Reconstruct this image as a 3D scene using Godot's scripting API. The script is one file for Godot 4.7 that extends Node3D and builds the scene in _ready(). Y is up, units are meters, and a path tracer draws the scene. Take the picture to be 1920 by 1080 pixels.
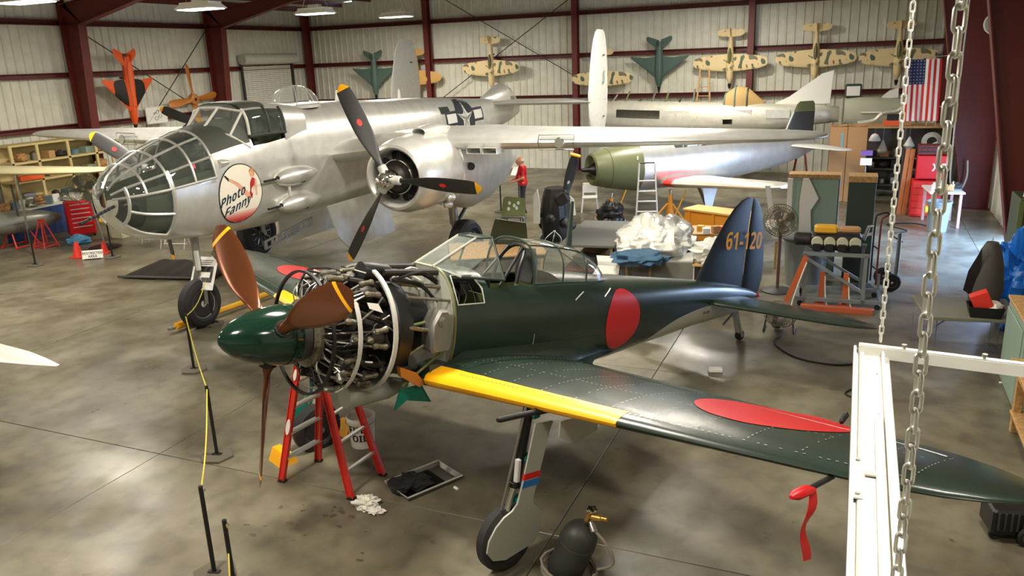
extends Node3D
# Interior of an aircraft hangar: x runs along the back wall, z towards the hangar door, y up, metres.

const XL := -23.8   # left wall
const XR := 3.6     # right wall
const ZB := -31.8   # back wall
const ZF := 5.0     # front wall, behind the camera
var M := {}
var used := {}
var rng := RandomNumberGenerator.new()

func _ready() -> void:
	# camera, sky and exposure, then the rows of high-bay lamps
	var cam := Camera3D.new()
	cam.name = "camera"
	cam.fov = 39.8
	cam.near = 0.05
	cam.far = 300.0
	add_child(cam)
	var p := 0.28109
	var r := -0.03910
	var right := Vector3(cos(r), cos(p) * sin(r), -sin(p) * sin(r))
	var up := Vector3(-sin(r), cos(p) * cos(r), -sin(p) * cos(r))
	cam.transform = Transform3D(Basis(Vector3.UP, 0.41127) * Basis(right, up, Vector3(0, sin(p), cos(p))), Vector3(0, 4.56, 0))
	cam.current = true
	var we := WorldEnvironment.new()
	we.name = "environment"
	var env := Environment.new()
	var sky := Sky.new()
	var sm := ProceduralSkyMaterial.new()
	sm.sky_top_color = rgb(132, 168, 226)
	sm.sky_horizon_color = rgb(190, 212, 244)
	sm.ground_bottom_color = rgb(150, 146, 136)
	sm.ground_horizon_color = rgb(170, 172, 172)
	sm.sky_energy_multiplier = 4.8
	sm.ground_energy_multiplier = 3.0
	sky.sky_material = sm
	env.background_mode = Environment.BG_SKY
	env.sky = sky
	env.tonemap_mode = Environment.TONE_MAPPER_LINEAR
	env.tonemap_exposure = 1.0
	env.sdfgi_enabled = true
	env.ssao_enabled = true
	env.ssil_enabled = true
	we.environment = env
	add_child(we)
	rng.seed = 7
	make_materials()
	lamps(38.0)
	setting()
	build_zero()
	build_bomber()
	back_aircraft()
	wall_models()
	middle_ground()
	left_side()
	right_side()
	foreground()
	person_at(Vector3(-9.15, 0, -22.1), -1.1)

# ---------------------------------------------------------------- shapes
func S() -> SurfaceTool:
	var st := SurfaceTool.new()
	st.begin(Mesh.PRIMITIVE_TRIANGLES)
	return st

func tri(st: SurfaceTool, a: Vector3, b: Vector3, c: Vector3) -> void:
	st.add_vertex(a); st.add_vertex(c); st.add_vertex(b)

func quad(st: SurfaceTool, a: Vector3, b: Vector3, c: Vector3, d: Vector3) -> void:
	tri(st, a, b, c); tri(st, a, c, d)

func fan(st: SurfaceTool, ring: Array, flip := false) -> void:
	var m := Vector3.ZERO
	for p in ring: m += p
	m /= ring.size()
	for i in ring.size():
		var a: Vector3 = ring[i]
		var b: Vector3 = ring[(i + 1) % ring.size()]
		if flip: tri(st, m, b, a)
		else: tri(st, m, a, b)

func bend(a: Vector3, b: Vector3, c: Vector3) -> bool:
	var u := b - a
	var v := c - b
	if u.length() < 1e-6 or v.length() < 1e-6: return false
	return u.angle_to(v) > 0.6

# rings of equal length are joined; edges sharper than about 35 degrees stay crisp
func loft(st: SurfaceTool, rings: Array, closed := true, cap0 := true, cap1 := true) -> void:
	var n: int = rings[0].size()
	var mid: Array = rings[rings.size() / 2]
	var cg := []
	var g := 0
	for j in n:
		if j > 0 and bend(mid[j - 1], mid[j], mid[(j + 1) % n]): g += 1
		cg.append(g)
	if closed and g > 0 and not bend(mid[n - 1], mid[0], mid[1]):
		var last: int = cg[n - 1]
		for j in n:
			if cg[j] == last: cg[j] = 0
	var bg := 0
	var q := n / 4
	for i in rings.size() - 1:
		if i > 0 and (bend(rings[i - 1][0], rings[i][0], rings[i + 1][0]) or bend(rings[i - 1][q], rings[i][q], rings[i + 1][q])): bg += 1
		for j in (n if closed else n - 1):
			var k := (j + 1) % n
			st.set_smooth_group(bg * 64 + cg[j])
			quad(st, rings[i][j], rings[i][k], rings[i + 1][k], rings[i + 1][j])
	if closed:
		st.set_smooth_group(60000)
		if cap0: fan(st, rings[0], true)
		st.set_smooth_group(60001)
		if cap1: fan(st, rings[-1])

func circle(c: Vector3, u: Vector3, v: Vector3, r: float, n: int) -> Array:
	var o := []
	for j in n:
		var a := TAU * j / n
		o.append(c + (u * cos(a) + v * sin(a)) * r)
	return o

func tube(st: SurfaceTool, pts: Array, r, n := 8, closed := false) -> void:
	var rings := []
	var c := pts.size()
	var u := Vector3.ZERO
	for i in c:
		var a: Vector3 = pts[(i - 1 + c) % c] if closed else pts[maxi(i - 1, 0)]
		var b: Vector3 = pts[(i + 1) % c] if closed else pts[mini(i + 1, c - 1)]
		var d := (b - a).normalized()
		if u == Vector3.ZERO:
			u = d.cross(Vector3.UP if absf(d.y) < 0.9 else Vector3.RIGHT).normalized()
		else:
			u = (u - d * u.dot(d)).normalized()
		rings.append(circle(pts[i], u, d.cross(u), r[i] if r is Array else r, n))
	if closed: rings.append(rings[0])
	loft(st, rings, true, not closed, not closed)

func bar(st: SurfaceTool, a: Vector3, b: Vector3, r: float, n := 8) -> void:
	tube(st, [a, b], r, n)

# profile [[along, radius] ...] turned about the y axis of xf
func lathe(st: SurfaceTool, prof: Array, xf := Transform3D(), n := 24) -> void:
	var rings := []
	for p in prof:
		rings.append(circle(xf * Vector3(0, p[0], 0), xf.basis.x, -xf.basis.z, maxf(p[1], 0.0004), n))
	loft(st, rings, true, prof[0][1] > 0.002, prof[-1][1] > 0.002)

func along(d: Vector3, at := Vector3.ZERO) -> Transform3D:   # y axis turned to d
	var y := d.normalized()
	var x := y.cross(Vector3.FORWARD if absf(y.z) < 0.9 else Vector3.RIGHT).normalized()
	return Transform3D(Basis(x, y, x.cross(y)), at)

func box(st: SurfaceTool, c: Vector3, s: Vector3, bv := 0.0, bs := Basis.IDENTITY) -> void:
	var h := s / 2
	if bv <= 0.0:
		st.set_smooth_group(-1)
		var p := []
		for i in 8: p.append(c + bs * Vector3(h.x if i & 1 else -h.x, h.y if i & 2 else -h.y, h.z if i & 4 else -h.z))
		for f in [[0, 2, 3, 1], [4, 5, 7, 6], [0, 4, 6, 2], [1, 3, 7, 5], [0, 1, 5, 4], [2, 6, 7, 3]]:
			quad(st, p[f[0]], p[f[1]], p[f[2]], p[f[3]])
		return
	var rings := []
	for l in [[-h.y, bv], [-h.y + bv, 0.0], [h.y - bv, 0.0], [h.y, bv]]:
		var x: float = h.x - l[1]
		var z: float = h.z - l[1]
		var r := []
		for q in [[x - bv, z], [x, z - bv], [x, -z + bv], [x - bv, -z], [-x + bv, -z], [-x, -z + bv], [-x, z - bv], [-x + bv, z]]:
			r.append(c + bs * Vector3(q[0], l[0], q[1]))
		rings.append(r)
	loft(st, rings)

# polygon [[x, y] ...] in the xy plane of xf, given depth along its z (from 0 to d)
func prism(st: SurfaceTool, poly: Array, d: float, xf := Transform3D()) -> void:
	var pv := PackedVector2Array()
	for p in poly: pv.append(V2(p))
	if Geometry2D.is_polygon_clockwise(pv): pv.reverse()
	var ix := Geometry2D.triangulate_polygon(pv)
	var at := func(i: int, z: float) -> Vector3: return xf * Vector3(pv[i].x, pv[i].y, z)
	st.set_smooth_group(60000)
	for k in range(0, ix.size(), 3):
		tri(st, at.call(ix[k], d), at.call(ix[k + 1], d), at.call(ix[k + 2], d))
	st.set_smooth_group(60001)
	for k in range(0, ix.size(), 3):
		tri(st, at.call(ix[k], 0.0), at.call(ix[k + 2], 0.0), at.call(ix[k + 1], 0.0))
	var n := pv.size()
	var g := 1
	for i in n:
		if bend(at.call((i - 1 + n) % n, 0.0), at.call(i, 0.0), at.call((i + 1) % n, 0.0)): g += 1
		st.set_smooth_group(g)
		quad(st, at.call(i, 0.0), at.call((i + 1) % n, 0.0), at.call((i + 1) % n, d), at.call(i, d))

func V2(p) -> Vector2:
	return p if p is Vector2 else Vector2(p[0], p[1])

func XF(x: Vector3, y: Vector3, at: Vector3) -> Transform3D:
	return Transform3D(Basis(x, y, x.cross(y)), at)

func oval(cx: float, cy: float, rx: float, ry: float, n := 20) -> Array:
	var o := []
	for i in n: o.append(Vector2(cx + rx * cos(TAU * i / n), cy + ry * sin(TAU * i / n)))
	return o

# smooth curve through points
func curve(p: Array, per := 6) -> Array:
	var o := []
	for i in p.size() - 1:
		var a: Vector3 = p[maxi(i - 1, 0)]
		var d: Vector3 = p[mini(i + 2, p.size() - 1)]
		for k in per: o.append(p[i].cubic_interpolate(p[i + 1], a, d, float(k) / per))
	o.append(p[-1])
	return o

# value of a table [[x, a, b ...] ...] at x, smoothly interpolated
func look(t: Array, x: float, c := 1) -> float:
	if x <= t[0][0]: return t[0][c]
	if x >= t[-1][0]: return t[-1][c]
	for i in t.size() - 1:
		if x <= t[i + 1][0]:
			var w: float = (x - t[i][0]) / (t[i + 1][0] - t[i][0])
			var h: float = t[i + 1][0] - t[i][0]
			var d: float = (t[i + 1][c] - t[i][c]) / h
			var a: float = d if i == 0 else (t[i + 1][c] - t[i - 1][c]) / (t[i + 1][0] - t[i - 1][0])
			var b: float = d if i + 2 == t.size() else (t[i + 2][c] - t[i][c]) / (t[i + 2][0] - t[i][0])
			return t[i][c] * (1 + 2 * w) * (1 - w) * (1 - w) + a * h * w * (1 - w) * (1 - w) + t[i + 1][c] * w * w * (3 - 2 * w) + b * h * w * w * (w - 1)
	return 0.0

# ---------------------------------------------------------------- nodes
func numbered(called: String) -> String:
	var k: int = used.get(called, 0)
	used[called] = k + 1
	return called if k == 0 else "%s_%03d" % [called, k]

func tag(o: Node3D, label: String, category: String, group := "", kind := "") -> Node3D:
	if label: o.set_meta("label", label)
	if category: o.set_meta("category", category)
	if group: o.set_meta("group", group)
	if kind: o.set_meta("kind", kind)
	return o

func thing(called: String, label: String, category: String, at := Vector3.ZERO, turn := 0.0, group := "") -> Node3D:
	var o := Node3D.new()
	o.name = numbered(called)
	add_child(o)
	o.position = at
	o.rotation.y = turn
	return tag(o, label, category, group)

func commit(st: SurfaceTool) -> ArrayMesh:
	st.generate_normals()
	return st.commit()

func put(mesh: Mesh, called: String, m: Material, parent: Node3D, at := Vector3.ZERO, bs := Basis.IDENTITY) -> MeshInstance3D:
	var o := MeshInstance3D.new()
	o.name = numbered(called) if parent == self else called
	o.mesh = mesh
	o.material_override = m
	parent.add_child(o, true)
	o.transform = Transform3D(bs, at)
	return o

func add(st: SurfaceTool, called: String, m: Material, parent: Node3D, at := Vector3.ZERO) -> MeshInstance3D:
	return put(commit(st), called, m, parent, at)

func solo(st: SurfaceTool, called: String, m: Material, label: String, category: String, at := Vector3.ZERO, group := "") -> MeshInstance3D:
	var o := add(st, called, m, self, at)
	tag(o, label, category, group)
	return o

func struct(st: SurfaceTool, called: String, m: Material, at := Vector3.ZERO) -> MeshInstance3D:
	var o := add(st, called, m, self, at)
	o.set_meta("kind", "structure")
	return o

func structure(called: String) -> Node3D:
	var o := Node3D.new()
	o.name = numbered(called)
	add_child(o)
	o.set_meta("kind", "structure")
	return o

func dup(root: Node3D, at: Vector3, turn := 0.0, label := "", group := "") -> Node3D:
	var base := root.name.get_slice("_0", 0)
	var r: Node3D = root.duplicate()
	r.name = numbered(base)
	add_child(r)
	r.position = at
	r.rotation.y = turn
	if label: r.set_meta("label", label)
	if group: r.set_meta("group", group)
	return r

# quick parts: a bevelled box, a round bar, a turned body
func pbox(parent: Node3D, called: String, m: Material, c: Vector3, s: Vector3, bv := 0.006, bs := Basis.IDENTITY) -> MeshInstance3D:
	var st := S()
	box(st, c, s, minf(bv, minf(s.x, minf(s.y, s.z)) * 0.3), bs)
	return add(st, called, m, parent)

func pbar(parent: Node3D, called: String, m: Material, a: Vector3, b: Vector3, r: float, n := 10) -> MeshInstance3D:
	var st := S()
	bar(st, a, b, r, n)
	return add(st, called, m, parent)

func ptube(parent: Node3D, called: String, m: Material, pts: Array, r, n := 8, closed := false) -> MeshInstance3D:
	var st := S()
	tube(st, pts, r, n, closed)
	return add(st, called, m, parent)

func plathe(parent: Node3D, called: String, m: Material, prof: Array, xf := Transform3D(), n := 24) -> MeshInstance3D:
	var st := S()
	lathe(st, prof, xf, n)
	return add(st, called, m, parent)

func pprism(parent: Node3D, called: String, m: Material, poly: Array, d: float, xf := Transform3D()) -> MeshInstance3D:
	var st := S()
	prism(st, poly, d, xf)
	return add(st, called, m, parent)

# ring of a rectangular-section beam from a to b
func beam(st: SurfaceTool, a: Vector3, b: Vector3, w: float, h: float, up := Vector3.UP) -> void:
	var d := (b - a).normalized()
	var x := d.cross(up).normalized()
	var y := x.cross(d)
	var r := []
	for p in [a, b]:
		r.append([p + x * w / 2 + y * h / 2, p - x * w / 2 + y * h / 2, p - x * w / 2 - y * h / 2, p + x * w / 2 - y * h / 2])
	loft(st, r)

func pbeam(parent: Node3D, called: String, m: Material, a: Vector3, b: Vector3, w: float, h: float, up := Vector3.UP) -> MeshInstance3D:
	var st := S()
	beam(st, a, b, w, h, up)
	return add(st, called, m, parent)

# flat lettering lifted to a surface: f turns (x, y) of the text into a point
func letters(parent: Node3D, called: String, m: Material, text: String, size: float, f: Callable, font := "Droid Sans", bold := true, italic := false) -> MeshInstance3D:
	var tm := TextMesh.new()
	var sf := SystemFont.new()
	sf.font_names = [font]
	sf.font_weight = 700 if bold else 400
	sf.font_italic = italic
	tm.font = sf
	tm.text = text
	tm.font_size = 64
	tm.pixel_size = size / 46.0
	tm.depth = 0.0
	var a := tm.surface_get_arrays(0)
	var v: PackedVector3Array = a[Mesh.ARRAY_VERTEX]
	var ix: PackedInt32Array = a[Mesh.ARRAY_INDEX] if a[Mesh.ARRAY_INDEX] != null else PackedInt32Array(range(v.size()))
	var st := S()
	st.set_smooth_group(1)
	for i in ix: st.add_vertex(f.call(v[i].x, v[i].y))
	return add(st, called, m, parent)

# ---------------------------------------------------------------- materials
func noise(seed_: int, freq: float, oct := 4, kind := FastNoiseLite.TYPE_SIMPLEX_SMOOTH) -> FastNoiseLite:
	var n := FastNoiseLite.new()
	n.seed = seed_
	n.frequency = freq
	n.noise_type = kind
	n.fractal_octaves = oct
	return n

func ntex(n: FastNoiseLite, stops: Array, size := 512, steps := false) -> NoiseTexture2D:
	var t := NoiseTexture2D.new()
	t.width = size
	t.height = size
	t.seamless = true
	t.noise = n
	var g := Gradient.new()
	g.offsets = PackedFloat32Array(stops.map(func(s): return s[0]))
	g.colors = PackedColorArray(stops.map(func(s): return s[1]))
	if steps: g.interpolation_mode = Gradient.GRADIENT_INTERPOLATE_CONSTANT
	t.color_ramp = g
	return t

func mat(key: String, c: Color, rough := 0.6, metal := 0.0) -> StandardMaterial3D:
	if M.has(key): return M[key]
	var m := StandardMaterial3D.new()
	m.resource_name = key
	m.albedo_color = c
	m.roughness = rough
	m.metallic = metal
	M[key] = m
	return m

func rgb(r: int, g: int, b: int) -> Color:
	return Color(r / 255.0, g / 255.0, b / 255.0)

# gives a material blotches of tone (a multiplying texture) at so many repeats per metre
func blotch(m: StandardMaterial3D, t: Texture2D, per_metre: float, world := true) -> StandardMaterial3D:
	m.albedo_texture = t
	m.uv1_triplanar = true
	m.uv1_world_triplanar = world
	m.uv1_scale = Vector3.ONE * per_metre
	return m

func glass(key: String, c: Color, a: float) -> StandardMaterial3D:
	var m := mat(key, Color(c.r, c.g, c.b, a), 0.04)
	m.transparency = BaseMaterial3D.TRANSPARENCY_ALPHA
	return m

func make_materials() -> void:
	var W := Color.WHITE
	var mild := ntex(noise(3, 0.012, 4), [[0.0, Color(0.92, 0.92, 0.92)], [1.0, W]])
	var dirt := ntex(noise(8, 0.02, 5), [[0.0, Color(0.55, 0.53, 0.5)], [0.45, Color(0.85, 0.84, 0.82)], [1.0, W]])
	var slabs := ntex(noise(21, 0.006, 6), [[0.0, Color(0.68, 0.65, 0.59)], [0.4, Color(0.82, 0.79, 0.72)], [0.6, Color(0.88, 0.86, 0.79)], [1.0, Color(1, 0.98, 0.92)]], 1024)
	var fine := ntex(noise(22, 0.05, 4), [[0.0, Color(0.8, 0.8, 0.8)], [0.5, Color(0.95, 0.95, 0.95)], [1.0, W]], 512)
	var rgh := ntex(noise(23, 0.012, 5), [[0.0, Color(0.24, 0.24, 0.24)], [0.5, Color(0.36, 0.36, 0.36)], [1.0, Color(0.54, 0.54, 0.54)]], 512)
	var conc := blotch(mat("concrete", rgb(138, 135, 122), 1.0), slabs, 0.11)
	conc.roughness_texture = rgh
	conc.detail_enabled = true
	conc.detail_albedo = fine
	conc.detail_blend_mode = BaseMaterial3D.BLEND_MODE_MUL
	conc.detail_uv_layer = BaseMaterial3D.DETAIL_UV_1
	mat("joint", rgb(84, 76, 62), 0.9)
	blotch(mat("wall_sheet", rgb(222, 222, 206), 0.5), mild, 0.3)
	blotch(mat("roof_sheet", rgb(222, 222, 210), 0.7), mild, 0.3)
	blotch(mat("red_steel", rgb(104, 36, 30), 0.5), mild, 0.6)
	blotch(mat("rust_red", rgb(120, 40, 30), 0.6), dirt, 1.0)
	var arough := ntex(noise(31, 0.014, 4), [[0.0, Color(0.27, 0.27, 0.27)], [1.0, Color(0.37, 0.37, 0.37)]])
	var alu := blotch(mat("aluminium", rgb(232, 232, 227), 1.0, 0.62), ntex(noise(32, 0.01, 4), [[0.0, Color(0.9, 0.9, 0.89)], [1.0, W]]), 0.5, false)
	alu.roughness_texture = arough
	var bare := blotch(mat("bare_metal", rgb(214, 212, 198), 1.0, 0.4), mild, 0.5)
	bare.roughness_texture = rgh
	mat("white_paint", rgb(224, 223, 214), 0.35)
	blotch(mat("pale_grey", rgb(205, 205, 196), 0.45), mild, 0.8)
	mat("dark_grey", rgb(58, 58, 56), 0.5)
	mat("black", rgb(18, 18, 18), 0.45)
	mat("matt_black", rgb(16, 16, 16), 0.85)
	mat("rubber", rgb(28, 27, 26), 0.75)
	mat("chrome", rgb(225, 225, 222), 0.12, 1.0)
	mat("steel", rgb(150, 148, 140), 0.38, 0.8)
	blotch(mat("engine_metal", rgb(138, 134, 116), 0.4, 0.65), dirt, 2.0, false)
	blotch(mat("dark_engine", rgb(58, 56, 52), 0.5, 0.4), dirt, 2.0, false)
	mat("yellow", rgb(250, 178, 16), 0.35)
	mat("yellow_dull", rgb(214, 160, 40), 0.5)
	mat("red", rgb(200, 22, 26), 0.35)
	mat("red_paint", rgb(214, 52, 38), 0.4)
	mat("blue", rgb(30, 108, 178), 0.4)
	mat("tarp_blue", rgb(20, 102, 190), 0.4)
	mat("navy", rgb(34, 62, 110), 0.7)
	mat("orange", rgb(236, 92, 28), 0.45)
	mat("amber", rgb(206, 132, 26), 0.5)
	mat("teal", rgb(12, 118, 96), 0.4)
	mat("gear_grey", rgb(158, 160, 148), 0.38)
	mat("olive", rgb(104, 108, 72), 0.38)
	mat("zinc_green", rgb(96, 106, 56), 0.6)
	mat("cabinet_green", rgb(136, 158, 142), 0.5)
	mat("deep_green", rgb(44, 62, 52), 0.5)
	mat("cardboard", rgb(176, 132, 84), 0.85)
	blotch(mat("wood", rgb(206, 168, 112), 0.6), ntex(noise(41, 0.03, 3), [[0.0, Color(0.75, 0.7, 0.62)], [1.0, W]]), 0.8)
	mat("prop_wood", rgb(186, 116, 44), 0.4)
	mat("skin", rgb(200, 138, 112), 0.6)
	mat("cloth_white", rgb(228, 224, 212), 0.85)
	mat("paper", rgb(240, 238, 230), 0.8)
	var pl := mat("plastic_sheet", Color(0.9, 0.9, 0.86, 1), 0.22)
	pl.backlight_enabled = true
	pl.backlight = Color(0.35, 0.35, 0.33)
	glass("canopy_glass", Color(0.75, 0.8, 0.76), 0.16)
	glass("nose_glass", Color(0.4, 0.44, 0.41), 0.3)
	glass("cabin_glass", Color(0.5, 0.56, 0.52), 0.18)
	mat("interior_green", rgb(74, 84, 62), 0.7)
	glass("clear", Color(0.9, 0.93, 0.92), 0.12)
	var zg := blotch(mat("zero_green", rgb(36, 51, 41), 1.0), ntex(noise(52, 0.006, 2), [[0.0, Color(0.86, 0.88, 0.84)], [1.0, W]]), 0.45, false)
	zg.roughness = 0.27
	var zb := mat("tail_blue_green", rgb(14, 30, 42), 0.4)
	zb.albedo_texture = zg.albedo_texture
	zb.uv1_triplanar = true
	zb.uv1_scale = Vector3.ONE * 0.6
	mat("spinner_green", rgb(15, 42, 30), 0.13)
	mat("zero_red", rgb(188, 28, 32), 0.32)
	mat("zero_grey", rgb(166, 166, 150), 0.35)
	mat("prop_brown", rgb(118, 68, 40), 0.24, 0.6)
	mat("camo_tan", rgb(222, 200, 150), 0.6)
	blotch(mat("camo", Color.WHITE, 0.6), ntex(noise(61, 0.022, 1), [[0.0, rgb(74, 96, 76)], [0.2, rgb(226, 204, 154)], [0.82, rgb(126, 88, 56)], [0.88, rgb(70, 96, 78)]], 256, true), 0.5, false)

# ---------------------------------------------------------------- the building
func lamps(energy: float) -> void:
	var glow := mat("lamp_glow", rgb(255, 250, 238), 0.5)
	glow.emission_enabled = true
	glow.emission = rgb(255, 248, 236)
	glow.emission_energy_multiplier = 5.0
	var white := mat("lamp_white", rgb(238, 236, 228), 0.4)
	var wire := mat("lamp_wire", rgb(190, 190, 184), 0.4, 0.6)
	for row in [[-16.0, 6.05], [-4.8, 6.15], [0.9, 6.0]]:
		for k in (6 if row[0] < 0 else 2):
			var z: float = -2.3 - 4.93 * k
			var vis: bool = row[0] < -10 and k >= 2
			var names := ["over the bomber's nose", "over the bomber's cockpit", "over the bomber's wing", "by the roll-up door"]
			var lab: String = "white high-bay lamp on two cables " + (names[mini(k - 2, 3)] if vis else (("over the fighter's row, %s from the hangar door" % ORD[k] if row[0] < 0 else ["over the loading gate", "over the fighter's near wing tip"][k]) if row[0] > -10 else ["nearest the hangar door in the bomber's row", "second from the hangar door in the bomber's row"][mini(k, 1)]))
			var t := thing("high_bay_lamp", lab, "lamp", Vector3(row[0], row[1] + 0.045 * (k - 2), z), 0.0, "hanging high-bay lamps")
			var st := S()
			loft(st, [rect(1.0, 0.46, 0.17), rect(1.0, 0.46, 0.12), rect(1.2, 0.62, 0.02), rect(1.2, 0.62, 0.0)])
			add(st, "reflector", white, t)
			st = S()
			box(st, Vector3(0, -0.012, 0), Vector3(1.12, 0.02, 0.54), 0.006)
			add(st, "glowing_diffuser", glow, t)
			pbox(t, "ballast", white, Vector3(0, 0.22, 0), Vector3(0.4, 0.1, 0.2))
			for s in [-1, 1]:
				ptube(t, "hanger", wire, [Vector3(0.5 * s, 0.15, 0), Vector3(0.3 * s, 0.55, 0), Vector3(0.3 * s, 0.75, 0)], 0.01, 6)
				ptube(t, "cable", wire, [Vector3(0.3 * s, 0.75, 0), Vector3(0.3 * s, roof_y(row[0]) - row[1] - 0.06, 0)], 0.006, 6)
			var l := AreaLight3D.new()
			l.name = "lamp_light"
			l.area_size = Vector2(1.1, 0.52)
			l.light_color = rgb(255, 246, 232)
			l.light_energy = energy * (1.0 if row[0] < 0 else 0.4)
			l.area_range = 60.0
			l.area_attenuation = 2.0
			l.shadow_enabled = true
			t.add_child(l, true)
			l.rotation.x = -PI / 2
			l.position = Vector3(0, -0.035, 0)

func rect(w: float, d: float, y: float) -> Array:
	return [Vector3(w / 2, y, d / 2), Vector3(w / 2, y, -d / 2), Vector3(-w / 2, y, -d / 2), Vector3(-w / 2, y, d / 2)]

func roof_y(x: float) -> float:
	return 8.25 - absf(x + 10.1) * 0.0905

func ribbed_sheet(w: float, ribs: int) -> ArrayMesh:   # one metre tall, w wide along x, ribs towards +z
	var st := S()
	var p := [Vector2(0, 0)]
	var step := w / ribs
	for k in ribs:
		var x := step * (k + 0.5)
		p.append_array([Vector2(x - 0.045, 0), Vector2(x - 0.02, 0.038), Vector2(x + 0.02, 0.038), Vector2(x + 0.045, 0)])
	p.append(Vector2(w, 0))
	st.set_smooth_group(-1)
	for i in p.size() - 1:
		quad(st, Vector3(p[i].x, 0, p[i].y), Vector3(p[i + 1].x, 0, p[i + 1].y), Vector3(p[i + 1].x, 1, p[i + 1].y), Vector3(p[i].x, 1, p[i].y))
		quad(st, Vector3(p[i].x, 1, -0.05), Vector3(p[i + 1].x, 1, -0.05), Vector3(p[i + 1].x, 0, -0.05), Vector3(p[i].x, 0, -0.05))
	return commit(st)

func wall(called: String, a: Vector3, dir: Vector3, length: float, gap: Array) -> Node3D:
	var w := structure(called)
	var sheet := ribbed_sheet(0.9, 3)
	var inward := dir.cross(Vector3.UP)
	var n := int(ceil(length / 0.9))
	for k in n:
		var o := a + dir * 0.9 * k
		var y0 := 0.0
		var c := 0.9 * (k + 0.5)
		if gap and c > gap[0] and c < gap[1]: y0 = gap[2]
		var h: float = roof_y(o.x + dir.x * 0.45) + 0.02 - y0
		put(sheet, "sheet", M.wall_sheet, w, o + Vector3(0, y0, 0), Basis(dir, Vector3.UP * h, inward))
	for y in [2.95, 4.57, 6.18]:
		var st := S()
		var m := a + inward * 0.13 + Vector3(0, y, 0)
		var spans := [[0.0, length]]
		if gap and y < gap[2]: spans = [[0.0, gap[0]], [gap[1], length]]
		for s in spans:
			beam(st, m + dir * s[0] - inward * 0.09, m + dir * s[1] - inward * 0.09, 0.02, 0.17)
			beam(st, m + dir * s[0] + Vector3(0, 0.075, 0), m + dir * s[1] + Vector3(0, 0.075, 0), 0.19, 0.02)
			beam(st, m + dir * s[0] - Vector3(0, 0.075, 0), m + dir * s[1] - Vector3(0, 0.075, 0), 0.19, 0.02)
		add(st, "girt", M.red_steel, w)
	return w

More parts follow.
